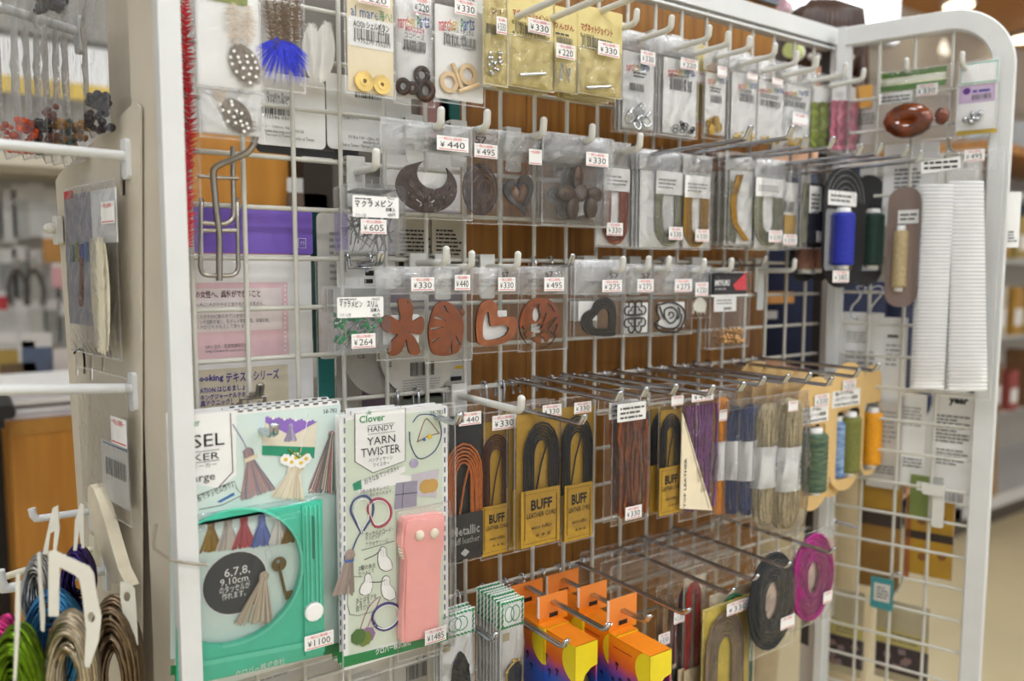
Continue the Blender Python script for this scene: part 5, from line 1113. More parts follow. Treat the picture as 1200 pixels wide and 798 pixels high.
hemp((866, 472, 891, 605), (870, 516, 889, 562), NVY, 'navy blue yarn skein with white band, beside the natural hemp', .116, None, 10, .0013, None, 'HEMP TWINE 10m')
hemp((883, 470, 914, 617), (892, 522, 913, 570), HMP, 'natural hemp skein with white band, next to the navy yarn', .125, None, 12, .0014, None, 'HEMP 麻ひも')
hemp((907, 466, 942, 620), (911, 522, 937, 573), HMP, 'natural hemp skein with white band, next to the tan spool card', .13, (924, 470, 935, 482), 13, .0014)
def tancard(rect, lab, win, sp, mat, d, label, tag=None):
    it = Item(WALL, rect, d, 'spool_card', label, 'spool'); u0, u1, v0, v1 = it.ext(); rr = (u1-u0)*.48; hw = (u1-u0)*.28; uc = (u0+u1)/2
    P = [(u0, v0+rr)] + [(uc+rr*1.04*cos(t), v0+rr+rr*sin(t)) for t in [pi+pi*i/10 for i in range(11)]] + [(u1, v0+rr), (u1, v1-.018), (uc+hw, v1-.006)] + [(uc+hw*cos(t), v1-.006+.006*sin(t)) for t in [pi*i/6 for i in range(1, 6)]] + [(uc-hw, v1-.006), (u0, v1-.018)]
    wn = it.ext(win, 0); b = MB(); b.prism(P, -.001, 0, TAN, [[(wn[0], wn[2]+.005), (wn[0]+.005, wn[2]), (wn[1]-.005, wn[2]), (wn[1], wn[2]+.005), (wn[1], wn[3]-.005), (wn[1]-.005, wn[3]), (wn[0]+.005, wn[3]), (wn[0], wn[3]-.005)]]); b.build('backing_card', it)
    b = MB(); b.box(wn[0], wn[1], wn[2], wn[3], -.024, -.0235, DARK); b.build('backing', it)
    if lab:
        b = MB(); b.box(*it.ext(lab, .001), 0, .0006, WHITE); b.build('label', it); x0, y0, x1, y1 = lab; W_, H = x1-x0, y1-y0
        it.words([('細タイプ10m', x0+3, y0+H*.08, x0+W_*.75, y0+H*.3, BLACK, .02), ('276 グリーン段染', x0+3, y0+H*.38, x1-3, y0+H*.62, BLACK, .02), ('100% Natural Hemp', x0+2, y0+H*.74, x1-2, y0+H*.95, BLACK, .03)], .001)
    spool(it, *sp, -.008, mat)
    if tag: it.tag(tag, '330', .003)
    return it
def stripy(name, a, b_, sc):
    m = M(name, a, .7, c2=b_, scale=sc, stretch=(.35, .35, 2.2)); return m
GMIX = stripy('green_blue_thread', '#2f4a42', '#67785a', 160); BMIX = stripy('blue_white_thread', '#3f6db0', '#a8c0dc', 150); OLV = M('olive_thread', '#74773c', .7, var=.15, scale=200); ORT = M('orange_thread', '#e39a1e', .65, var=.1, scale=200)
it = tancard((934, 442, 973, 598), (935, 477, 971, 496), (939, 498, 966, 580), (939, 507, 966, 574), GMIX, .13, 'tan card with a mottled green and blue thread spool', (955, 462, 972, 476))
it.stack(4, 'tan spool card top peeping out behind the mottled green spool', 'tan spool cards behind the green one', .026, dv=.003, skip=('price_tag', 'lettering', 'spool', 'label'))
it = tancard((960, 440, 992, 582), None, (970, 484, 989, 564), (972, 493, 989, 558), BMIX, .09, 'tan card with a pale blue streaked spool, half hidden by the olive one')
it = tancard((973, 425, 1010, 574), (976, 457, 1008, 476), (980, 479, 1006, 560), (984, 488, 1005, 552), OLV, .10, 'tan card with an olive green thread spool', (988, 445, 1003, 458))
it = tancard((1010, 428, 1031, 556), None, (1012, 472, 1030, 550), (1012, 483, 1030, 543), ORT, .10, 'narrow tan card with a bright orange thread spool')
for tip, L, lab in [((684, 498), .17, 'chrome hook with upturned tip in front of the right black cord'), ((726, 471), .20, 'chrome hook above the brown suede bag, nearest'), ((756, 466), .20, 'chrome hook above the black cord beside the suede'), ((791, 462), .20, 'chrome hook above the purple suede'), ((834, 463), .22, 'chrome hook above the orange yarn'),
                    ((870, 459), .22, 'chrome hook above the navy yarn'), ((894, 452), .20, 'chrome hook above the left natural hemp'), ((922, 449), .20, 'chrome hook above the right natural hemp'), ((948, 447), .20, 'chrome hook above the mottled green spool'), ((973, 452), .21, 'chrome hook through the mottled green spool card'), ((1005, 442), .2, 'chrome hook through the olive spool card'), ((1028, 435), .2, 'chrome hook above the orange spool')]:
    wire_hook(tip, L, lab, tipl=.010)
# clear bag tops over the cords
for (r_, d, lab) in [((700, 452, 800, 480), .10, 'clear bag flaps bunched over the brown suede and black cord'), ((842, 446, 940, 476), .12, 'clear bag flaps bunched over the navy and hemp skeins')]:
    it = Item(WALL, r_, d, 'plastic_bag', lab, 'bag'); it.sleeve(mat=FILM2, amp=.004, back=False)

# ------------------------------------------------------------------ fifth row
def gpack(rect, d, label, content, n=0, glab=None):
    it = Item(WALL, rect, d, 'trim_pack', label, 'pack'); x0, y0, x1, y1 = rect
    it.card(WHITE); b = MB(); u0, u1, v0, v1 = it.ext(); h = (v1-v0)*.22; GB = M('green_border_print', '#2f9a5e', .6)
    b.box(u0, u1, v1-h, v1, .0004, .0012, WHITE)
    for k in range(9):
        t = u0+(u1-u0)*(k+.1)/9; l = (u1-u0)/9*.75
        b.tube([(t, v1-.0015, .0014), (t+l, v1-.003, .0014)], .0011, GB, 4); b.tube([(t, v1-h+.003, .0014), (t+l, v1-h+.0015, .0014)], .0011, GB, 4)
    for k in range(5):
        t = v1-h+h*(k+.1)/5; b.tube([(u0+.0015, t, .0014), (u0+.003, t+h*.16, .0014)], .0011, GB, 4); b.tube([(u1-.003, t, .0014), (u1-.0015, t+h*.16, .0014)], .0011, GB, 4)
    for s_ in (-1, 1): b.tube([((u0+u1)/2+s_*(u1-u0)*.12*cos(t)*1.6+s_*.004, v1-h*.5+h*.28*sin(t), .0014) for t in [pi*i/5 for i in range(10)]], .0006, GB, 4, closed=True)
    b.build('header_label', it); b = MB(); b.box(u0+.004, u0+.012, v1-h-.014, v1-h-.005, .0004, .0008, M('tan_stamp', '#c0b08c', .6)); b.build('stamp_print', it)
    content(it); it.sleeve(mat=FILM2, bulge=.008); 
    if n: it.stack(n, glab, glab, .007, skip=('pendant', 'stamp_print'))
    return it
def black_feather(it):
    b = MB(); R_ = random.Random(3); BF = M('black_feather_trim', '#17150f', .7, var=.4, scale=300); b.prism(smoothpts(it.pp([(536, 772), (541, 764), (547, 772), (551, 790), (552, 850), (530, 850), (531, 790)], .004), 2), .001, .004, BF)
    for i in range(170):
        y = R_.uniform(770, 860); hw = 11*min(1, (y-764)/18); x = 541+R_.uniform(-hw, hw); p = it.p(x, y, .004); b.add([(p[0]-.001, p[1], .003), (p[0]+.0012, p[1]+.0004, .003+.004*R_.random()), (p[0]+R_.uniform(-.002, .002), p[1]+R_.uniform(.002, .0045), .004+.004*R_.random())], [(0, 1, 2)], BF)
    b.build('pendant', it)
gpack((516, 716, 556, 850), .068, 'green bordered pack with a black feathery trim', black_feather, 2, 'pack edge behind the black feathery trim')
def gold_frame(it):
    b = MB(); P = smoothpts([it.p3(x, y, .004) for x, y in [(594, 800), (594, 788), (600, 779), (607, 774), (612, 780), (612, 800)]], 3, False); b.tube(P, .0011, GOLD, 6); b.flat([q[:2] for q in P], .003, M('dark_gem', '#22272b', .2))
    for x, y in ((594, 788), (602, 774), (608, 773)): b.ball(it.p3(x, y, .005), .0022, GOLD, 8, 6)
    b.build('pendant', it)
gpack((586, 702, 613, 850), .085, 'green bordered pack with a gold framed dark stone, front of a stack', gold_frame, 7, 'green bordered pack in the stack behind the gold framed stone')
wire_hook((580, 752), .10, 'chrome hook through the black feathery trim pack', tipl=.010); wire_hook((663, 760), .145, 'long chrome hook through the gold framed stone pack', tipl=.010)
# sunset boxes
def gradient_mat():
    m = bpy.data.materials.new('sunset_print'); m.use_nodes = True; t = m.node_tree; b = t.nodes['Principled BSDF']; b.inputs['Roughness'].default_value = .35
    tc = nd(t, 'ShaderNodeTexCoord'); sp = nd(t, 'ShaderNodeSeparateXYZ'); mr = nd(t, 'ShaderNodeMapRange'); mr.inputs[1].default_value = -.078; mr.inputs[2].default_value = 0
    no = nd(t, 'ShaderNodeTexNoise'); no.inputs['Scale'].default_value = 60; ad = nd(t, 'ShaderNodeMath', operation='MULTIPLY_ADD'); ad.inputs[1].default_value = .12
    rp = nd(t, 'ShaderNodeValToRGB'); e = rp.color_ramp.elements; e[0].position = 0; e[0].color = lin('#1d3f9a'); e[1].position = 1; e[1].color = lin('#ef8a14')
    for p, c in ((.38, '#2a56b4'), (.47, '#5f4aa0'), (.58, '#a24a86'), (.70, '#d8602c'), (.85, '#ea7a18')): q = e.new(p); q.color = lin(c)
    t.links.new(tc.outputs['Object'], sp.inputs[0]); t.links.new(sp.outputs[2], mr.inputs[0]); t.links.new(tc.outputs['Object'], no.inputs['Vector']); t.links.new(no.outputs[0], ad.inputs[0]); t.links.new(mr.outputs[0], ad.inputs[2]); t.links.new(ad.outputs[0], rp.inputs[0]); t.links.new(rp.outputs[0], b.inputs['Base Color']); return m
SUNSET = gradient_mat(); ORANGEP = M('orange_card', '#ee8a1e', .4, var=.03); ORANGED = M('orange_flap', '#e8893a', .5, var=.03); SUNY = M('sun_yellow', '#e8d224', .4, var=.03)
proto_box = None
def sunbox(flap, tb, d, label):
    """flap: left, top, right, bottom of the hanging flap; tb: where the left edge of the lid starts at the back"""
    it = Item(WALL, flap, d, 'gift_box', label, 'box', 'orange sunset boxes'); W_ = it.w; D = .066; H = .13; y1 = it.p((flap[0]+flap[2])/2, tb)[1]
    u0, u1 = -W_/2, W_/2
    b = MB(); b.box(u0, u1, 0, it.h, -.0008, 0, ORANGED); b.box(u0-.0008, u0, .001, it.h-.001, -.003, 0, WHITE); b.box(u0*.3, u1*.3, -.0012, .004, -.001, .0004, M('flap_hole', '#2a1a10', .7)); b.build('hanging_flap', it)
    b = MB(); b.box(u0, u1, y1, 0, -.0012, -.0002, ORANGEP); b.build('flap_neck', it)
    W_ *= .76; u1 = u0+W_
    b = MB(); b.box(u0, u1, -.0006, 0, 0, D, ORANGEP)
    b.add([(u0, 0, 0), (u0, 0, D), (u0, -H, D), (u0, -H, 0)], [(0, 3, 2, 1)], SUNSET); b.add([(u1, 0, 0), (u1, 0, D), (u1, -H, D), (u1, -H, 0)], [(0, 1, 2, 3)], SUNSET); b.add([(u0, 0, 0), (u1, 0, 0), (u1, -H, 0), (u0, -H, 0)], [(0, 1, 2, 3)], SUNSET)
    wl = u0+W_*.32; P = [(u0, 0), (u0, -H), (u1, -H), (u1, 0)]
    hole = [(wl, -.10), (wl, -.045), (wl+.004, -.036), (wl+.012, -.030), (u1-.002, -.028), (u1-.002, -.10)]
    pr = [(x, y) for x, y in P][::-1]
    b2 = MB(); b2.prism(pr, D-.0008, D, SUNSET, [hole]); 
    b.add(b2.v, b2.f, SUNSET)
    b.box(u0+.001, u1-.001, -H+.001, -.002, .002, .004, DARK); o = b.build('box_body', it); o.location = (0, 0, y1)
    b = MB(); cy = -.020; R = .0225
    arc = [(D+R*cos(t)*1.0, cy+R*sin(t)) for t in [rad(a) for a in range(90, 271, 10)]]
    arc = [(w_, max(min(v_, 0), -H)) for w_, v_ in arc]
    b.add([(u0-.0003, v_, w_) for w_, v_ in arc], [tuple(range(len(arc)))], SUNY)
    fa = [(u0+R*cos(t), cy+R*sin(t)) for t in [rad(a) for a in range(-90, 91, 10)]]; fa = [(min(max(u_, u0), u1), max(min(v_, 0), -H)) for u_, v_ in fa]
    hx = [(u_, v_) for u_, v_ in fa]
    poly = [(u0, 0), (u1, 0), (u1, -.028), (wl+.012, -.030), (wl+.004, -.036), (wl, -.045), (wl, -.046), (u0, cy-R)]
    b.flat(poly[::-1], D+.0003, SUNY)
    q = b.build('printed_sun', it); q.location = (0, 0, y1)
    b = MB(); b.ball((u0+W_*.62, -.06, D-.012), (W_*.3, .022, .010), M('dark_bead_goods', '#241d14', .3, c2='#6d5a22', scale=120), 10, 8); b.build('contents', it).location = (0, 0, y1)
    R_ = random.Random(it.seed); b = MB()
    for k, (w_, v_) in enumerate(((.014, -.034), (.020, -.05), (.034, -.044), (.008, -.054), (.042, -.056))): b.tube([(u0-.0004, v_-.003, w_), (u0-.0004, v_+.004, w_+.001)], .0005, BLACK, 4); [b.tube([(u0-.0004, v_+.004, w_), (u0-.0004, v_+.004+dv, w_+dw)], .0004, BLACK, 4) for dw, dv in ((-.003, .0008), (.003, .0008), (-.0025, -.0018), (.0025, -.0018), (-.001, .0022), (.001, .0022))]
    b.box(u0-.0004, u0-.0002, -.012, -.011, .008, .038, M('brown_red_ink')); b.build('printed_palms', it).location = (0, 0, y1)
    return it
def dsolve(px, py, d, qx, qy):
    """offset at which the hook line through (px, py, d), running out from the wall, passes pixel qx"""
    x = WALL.at(px, py, d).x; v = ray(qx, qy); t = (x-CAM.x)/v.x; return -(CAM.y+v.y*t)
dC = dsolve(617, 690, .028, 648, 708); dD = dsolve(660, 683, .028, 694, 695); dE = dsolve(660, 683, .028, 730, 712)
sunbox((599, 682, 636, 704), 708, .028, 'orange sunset box at the back of the left hook, behind another box'); sunbox((642, 670, 678, 693), 698, .028, 'orange sunset box at the back of the right hook, deepest of three')
sunbox((632, 695, 665, 721), 727, dC, 'orange sunset box at the front of the left hook'); sunbox((679, 684, 711, 708), 716, dD, 'orange sunset box in the middle of the right hook'); sunbox((714, 699, 746, 730), 737, dE, 'orange sunset box at the front of the right hook')
wire_hook((712, 740), dsolve(617, 690, .028, 712, 740), 'chrome hook carrying the left pair of sunset boxes', tipl=.009); wire_hook((760, 730), dsolve(660, 683, .028, 760, 730), 'chrome hook carrying the three sunset boxes of the right', tipl=.009)
# hanks of ribbon and cord
def hankpack(rect, ob, ib, mat, d, label, card=None, n=6, tag=None, price='330', slat=True, flat=False):
    it = Item(WALL, rect, d, 'cord_pack', label, 'pack')
    if card: it.card(card)
    a0, a1, v0, v1 = it.ext(ob, .004); i0, i1 = it.ext(ib, .004)[:2]; r = max(.0008, ((a1-a0)-(i1-i0))/4/n); b = MB(); hank(b, (a0+a1)/2, v1, v0, max(.0006, (i1-i0)/2), n, r, mat, .004, False, 1.5, it.seed); b.build('cord', it)
    if slat: b = MB(); b.box(*it.ext((rect[0]+1, 782, rect[2]-1, 850), .008), .0075, .0085, M('buff_paper', '#b9a98c', .7)); b.build('paper_band', it)
    if tag: it.tag(tag, price, .012)
    it.sleeve(mat=FILM2, bulge=.010); return it
hankpack((767, 684, 793, 850), (769, 689, 789, 850), (776, 780, 782, 800), M('olive_brown_cord', '#57452c', .6, c2='#8a6a48', scale=120), .10, 'olive brown braided cord loop left of the red one', None, 6, (772, 742, 785, 756))
hankpack((785, 700, 800, 850), (786, 712, 796, 850), (790, 780, 792, 800), M('violet_cord', '#6a2560', .6, var=.2), .10, 'violet cord hank squeezed between brown and red', None, 5)
hankpack((793, 682, 812, 850), (794, 688, 808, 850), (799, 780, 803, 800), M('aubergine_cord', '#2e1c26', .6, var=.2), .105, 'dark aubergine cord hank left of the red one', None, 5, (790, 716, 802, 730))
hankpack((800, 676, 825, 850), (803, 682, 820, 850), (809, 780, 813, 800), M('red_ribbon_cord', '#b0241e', .5, var=.2), .11, 'bright red cord hank with a cream card behind', CREAM, 6)
hankpack((830, 690, 884, 850), (834, 695, 881, 850), (846, 780, 868, 800), M('green_hank', '#23744e', .6, var=.2), .115, 'green cord hank behind the taupe one', CREAM, 5, None, '', False)
hankpack((822, 706, 877, 850), (826, 716, 871, 850), (841, 780, 857, 800), M('taupe_cord', '#85705a', .6, var=.12, scale=200), .135, 'taupe cord in an arch on a yellow card', M('yellow_board', '#d9c24a', .6), 8, (852, 704, 877, 718), '330', False)
def laceoval(rect, c, rx, ry, ix, iy, mat, d, label, tag, tw=0):
    it = Item(WALL, rect, d, 'ribbon_pack', label, 'pack', tw=tw); it.card(M('shell_pink_card', '#dcc6b8', .6), (rect[0]+5, rect[1]+14, rect[2]-1, rect[3]-16), r=.012)
    C0 = it.p(*c, .004); RX = (it.p(c[0]+rx, c[1], .004)[0]-C0[0])*1.06; RY = C0[1]-it.p(c[0], c[1]+ry, .004)[1]; b = MB(); R_ = random.Random(it.seed)
    for k in range(9):
        f = ix + (1-ix)*(k+.5)/9; g = iy + (1-iy)*(k+.5)/9
        b.tube([(C0[0]+RX*f*cos(t)*(1+R_.uniform(-.02, .02)), C0[1]+RY*g*sin(t), .004+.002*R_.random()) for t in [2*pi*i/26 for i in range(26)]], RX*(1-ix)/9*.62, mat, 6, closed=True, flatw=1)
    b.build('ribbon', it); it.tag(tag, '', .010); it.sleeve(mat=FILM2, bulge=.009, amp=.003); return it
laceoval((880, 645, 933, 762), (904, 704), 25, 56, .32, .38, M('black_lace', '#24262a', .6, var=.3, scale=300), .15, 'coil of black lace ribbon in a clear pack', (915, 722, 931, 736))
laceoval((927, 622, 978, 730), (952, 676), 22, 50, .28, .36, M('magenta_lace', '#a01c78', .5, var=.25, scale=300), .15, 'coil of magenta lace ribbon in a clear pack', (965, 693, 975, 706))
for tip, lab in [((806, 721), 'chrome hook over the brown and red cord hanks'), ((858, 697), 'chrome hook over the taupe cord'), ((886, 681), 'chrome hook over the green cord hank'), ((924, 666), 'chrome hook over the black lace coil'), ((976, 649), 'chrome hook over the magenta lace coil')]:
    wire_hook(tip, .20, lab, tipl=.008)
for r_, d, lab in [((715, 652, 800, 690), .06, 'clear bag tops stacked above the brown cord hanks'), ((790, 632, 880, 668), .08, 'clear bag tops stacked above the green cord hank'), ((800, 655, 880, 700), .11, 'clear bag top in front of the red cord hank')]:
    it = Item(WALL, r_, d, 'plastic_bag', lab, 'bag'); it.sleeve(mat=FILM2, amp=.004, back=False); it.stack(3, lab.replace('clear', 'further clear'), lab + ' group', .02)
# ------------------------------------------------------------------ on the side frame
it = Item(SIDE, (1030, 80, 1114, 166), .028, 'donut_pack', 'clear bag with a large amber donut and a green striped header', 'pack')
GR = M('green_header', '#4c7a2a', .55); b = MB(); a = it.ext((1033, 82, 1109, 104), .004); b.box(*a, .003, .004, M('pale_header', '#dfe0c4', .6)); h = (a[3]-a[2]); b.box(a[0], a[1], a[3]-h*.28, a[3], .004, .0046, GR); b.box(a[0], a[1], a[2], a[2]+h*.3, .004, .0046, GR)
for k in range(26): u = a[0]+(a[1]-a[0])*(k+.5)/26; b.ball((u, a[2]+h*.52+.0008*(k % 2), .004), (.0016, .0022, .0006), WHITE, 6, 4)
b.build('header_label', it); b = MB(); b.box(*it.ext((1030, 108, 1069, 121), .006), .005, .006, WHITE); b.build('label', it); it.words([('LINES2', 1033, 111, 1066, 119, GREYINK)], .0065, 'label_print'); it.tag((1074, 98, 1099, 112), '330', .008)
AMB = M('amber_resin', '#8a3f12', .1, c2='#280d06', scale=38, spec=.7)  # orange glints are mixed into the resin colour
b = MB(); c = it.p(1065, 142, .008); RX = it.p(1096, 142, .008)[0]-c[0]; RY = c[1]-it.p(1065, 162, .008)[1]
b.tube([(c[0]+RX*.6*cos(t), c[1]+RY*.5*sin(t), .012) for t in [2*pi*i/14 for i in range(14)]], RX*.40, AMB, 6, closed=True); b.build('donut', it)
b = MB(); c = it.p(1104, 136, .006); b.ball((c[0], c[1], .008), (.010, .013, .006), AMB, 12, 8); b.build('drop', it)
it.sleeve(mat=FILM2, bulge=.018, amp=.003)
it = Item(SIDE, (1120, 70, 1170, 156), .02, 'bead_pack', 'white card with six silver beads under a turquoise bordered header', 'pack')
it.card(WHITE, (1121, 100, 1168, 154)); b = MB(); a = it.ext((1124, 72, 1171, 98), .002); TQ = M('turquoise_ink', '#4fb79c', .6); b.box(*a, .001, .002, WHITE); l = [(a[0]+.002, a[2]+.002), (a[1]-.002, a[2]+.002), (a[1]-.002, a[3]-.002), (a[0]+.002, a[3]-.002)]; b.tube([(x, y, .002) for x, y in l], .0008, TQ, 4, closed=True); b.build('header_label', it)
b = MB(); b.box(*it.ext((1124, 100, 1166, 120), .0004), .0003, .0006, M('lavender_print', '#c9b2d2', .6)); b.prism(circ(it.p(1133, 107, .0006), .0048, 14), .0006, .0009, M('purple_dot', '#5b2a86', .5)); b.build('printed_panel', it); it.words([('BAR', 1139, 110, 1162, 116, GREYINK), ('LINES1', 1140, 103, 1160, 109, VIOLET)], .001)
for x, y in ((1131, 140), (1140, 134), (1149, 133), (1138, 143), (1145, 139), (1141, 139)):
    b = MB(); b.ball(it.p3(x, y, .005), .0045, SILVER, 12, 8); b.build('silver_bead', it)
b = MB(); b.box(*it.ext((1121, 152, 1168, 157), .002), .001, .002, M('gold_edge', '#b89a3a', .5)); b.build('gold_edge', it); it.sleeve(bulge=.010)
def side_hook(tip, L, lab, **k): return peg_hook(tip, L, lab, SIDE, SROWS, **k)
side_hook((1062, 82), .045, 'white peg hook holding the amber donut'); side_hook((1127, 75), .055, 'white peg hook holding the silver beads')
it = Item(SIDE, (1063, 178, 1170, 466), .035, 'mesh_strip_bag', 'tall clear bag of white plastic mesh strips on the side frame', 'bag')
MESHW = M('white_plastic_mesh', '#f6f7f9', .45, var=.02)
for nm, (xa0, xa1, xb0, xb1, y0, y1) in (('left', (1078, 1114, 1066, 1101, 216, 456)), ('right', (1112, 1148, 1106, 1152, 212, 458))):
    for layer in range(3):
        b = MB(); n = 110; vs = []; fs = []
        for i in range(n+1):
            t = i/n; y = y0+(y1-y0)*t; xl = xa0+(xb0-xa0)*t + layer*2.5; xr = xa1+(xb1-xa1)*t + layer*2.5; w_ = .004+.006*layer
            z = .0011 if i % 2 else 0; e = .8 if i % 2 else -.8
            for k in range(7):
                x = xl-e+(xr-xl+2*e)*k/6; p = it.p(x, y, w_); vs.append((p[0], p[1], w_+z+.003*sin(pi*k/6)))
        for i in range(n):
            for k in range(6): j = i*7+k; fs.append((j, j+7, j+8, j+1))
        b.add(vs, fs, MESHW); b.build('mesh_strip', it)
b = MB(); P = it.pp([(1079, 190), (1125, 183), (1126, 197), (1080, 204)], .022); b.prism(P[::-1], .021, .022, WHITE); b.build('label', it); it.words([('LINES2', 1083, 187, 1122, 199, BLACK)], .0225, 'label_print'); it.tag((1130, 175, 1154, 189), '495', .022)
it.sleeve(mat=FILM, bulge=.026, amp=.004, ex=.12); it.sleeve(rect=(1080, 160, 1168, 200), mat=FILM, w=.012, bulge=.002, name='header_flap')
wire_hook((1113, 173), .06, 'thin dark hook above the bag of mesh strips', SIDE, SROWS, single=True, mat=STEEL)
it = Item(SIDE, (1037, 219, 1078, 360), .045, 'spool_card', 'beige thread spool on a mauve brown card next to the mesh strips', 'spool', tw=-14)
MV = M('mauve_brown_card', '#8c7a72', .6, var=.05); u0, u1, v0, v1 = it.ext(); b = MB(); b.rrect(u0, u1, v0, v1, -.001, 0, (u1-u0)*.45, MV, 6); b.build('backing_card', it)
b = MB(); b.box(*it.ext((1052, 246, 1078, 262), .002), .001, .0018, WHITE); b.build('label', it); it.words([('LINES2', 1055, 249, 1076, 259, GREYINK)], .0022); spool(it, 1044, 270, 1065, 337, .0, BEIGET)
def blob(rect, col, label, d, cat='pack', pl=SIDE, nm='goods_pack'):
    it = Item(pl, rect, d, nm, label, cat); x0, y0, x1, y1 = rect; it.card(M(col[0], col[1], .6, var=.12, scale=30)); it.sleeve(mat=FILM2, bulge=.006); return it
# chrome S hooks
for k, (x0, s) in enumerate(((1000, 1), (1021, -1))):
    it = Item(SIDE, (995+k*20, 334, 1016+k*20, 376), .004, 's_hook', ('chrome S hook on the side frame below the blue spool, left one', 'chrome S hook on the side frame below the green spool, right one')[k], 'hook')
    b = MB(); pts = [(1012, 341), (1015, 337), (1009, 335), (1004, 337), (1009, 343), (1005, 352), (999, 358), (997, 366), (1000, 372), (1006, 374)] if k == 0 else [(1020, 341), (1022, 337), (1029, 335), (1034, 338), (1032, 346), (1026, 353), (1021, 360), (1019, 368)]
    b.tube(smoothpts([it.p3(x, y, .003) for x, y in pts], 3, False), .0018, CHROME, 6); b.build('bent_wire', it)
# backs of cards hanging on the far side of the side frame
for k, (r_, rows, mt, lab) in enumerate([
    ((984, 366, 1034, 480), [('LINES4', 992, 388, 1018, 402, PALEINK), ('LINES5', 990, 410, 1028, 440, PALEINK)], WHITE, 'white card back beside the slotted post, behind the side grid'),
    ((1034, 372, 1062, 478), [('LINES1', 1040, 390, 1058, 398, GREYINK), ('LINES5', 1038, 402, 1058, 430, PALEINK)], WHITE, 'white card back between the grid wires, left of the mesh strips'),
    ((1016, 470, 1056, 572), [('LINES7', 1026, 480, 1052, 520, PALEINK), ('LINES3', 1026, 545, 1050, 556, GREYINK)], GREYC, 'pale card back behind the orange spool'),
    ((1055, 462, 1084, 570), [('LINES6', 1058, 476, 1080, 500, PALEINK), ('LINES3', 1058, 536, 1080, 548, GREYINK)], WHITE, 'white card back under the left mesh strip'),
    ((1094, 463, 1140, 590), [('year', 1112, 467, 1135, 476, BLACK, .04), ('LINES8', 1097, 486, 1136, 520, GREYINK), ('LINES5', 1097, 526, 1134, 546, GREYINK), ('BAR', 1100, 577, 1130, 588, GREYINK)], WHITE, 'white card back with the printed word year under the mesh strips'),
    ((1006, 190, 1058, 330), [('LINES5', 1030, 205, 1050, 230, PALEINK)], GREYC, 'grey card back hanging askew behind the green spool'),
    ((1034, 168, 1098, 300), [('LINES6', 1048, 196, 1080, 226, GREYINK)], WHITE, 'white tag back behind the amber donut pack'),
    ((1002, 120, 1030, 168), [('LINES4', 1006, 132, 1026, 146, GREYINK)], GREYC, 'grey card back between the pink ribbon and the amber donut'),
    ((1003, 100, 1022, 126), [], M('apricot_card', '#d9a24e', .6), 'small apricot card behind the pink ribbon')]):
    backcard(r_, -.02-.006*(k % 2), lab, mt, rows, tw=(5 if k == 5 else 0), pl=SIDE, r=.002)
# leather kits
KY, KB, KO, KOL = M('kit_yellow', '#c79a1e', .6, var=.06), M('kit_brown', '#3a2a22', .6), M('kit_orange', '#b0662a', .6, var=.1), M('olive_tag_paper', '#7a8a4c', .6)
it = Item(SIDE, (1066, 555, 1108, 612), -.02, 'tag_card', 'olive green card tag hanging by a white clip on the side frame', 'card'); it.card(KOL, (1066, 558, 1105, 608)); b = MB(); b.box(*it.ext((1074, 565, 1092, 575), 0), .0004, .0012, WHITE); b.build('label', it)
e = empty('white_clip', SIDE.pt(SIDE.uv(1099, 600, .008)[0], SIDE.uv(1099, 618, .008)[1], .008), SR, 'white plastic clip hanging flat on the side grid', 'clip'); b = MB(); b.rrect(-.008, .008, 0, .06, -.002, .001, .003, PEG); b.build('plate', e); b = MB(); b.rrect(-.022, .008, .050, .066, .001, .006, .003, PEG); b.build('jaw', e)
def kit(rect, label, side=None):
    it = Item(SIDE, rect, -.03, 'craft_kit', label, 'kit'); x0, y0, x1, y1 = rect; H = y1-y0; it.card(KY)
    b = MB(); b.box(*it.ext((x0, y0+H*.45, x1, y0+H*.55)), .0004, .001, KB); b.box(*it.ext((x0, y0, x0+7, y1)), .0004, .001, KO); b.build('printed_band', it)
    b = MB()
    for fx in (.35, .75):
        for fy in (.3, .75): b.prism(circ(it.p(x0+(x1-x0)*fx, y0+H*fy, .001), .0065, 14), .0006, .0012, M('kit_leather', '#8a5a1c', .5))
    b.build('leather_disc', it); it.sleeve(mat=FILM, bulge=.006); return it
kit((1060, 582, 1118, 676), 'yellow and brown craft kit with leather discs behind the side grid'); 
it = Item(SIDE, (1006, 562, 1056, 690), -.03, 'craft_kit', 'amber and dark brown craft kit behind the grid, left of the yellow kit', 'kit'); it.card(M('kit_amber', '#a0752a', .6, var=.15, scale=25)); b = MB(); b.box(*it.ext((1006, 598, 1056, 616)), .0004, .001, KB); b.box(*it.ext((1006, 562, 1056, 596)), .0003, .0006, M('kit_mustard', '#b98f22', .6, var=.1)); b.build('printed_band', it); it.sleeve(mat=FILM, bulge=.006)
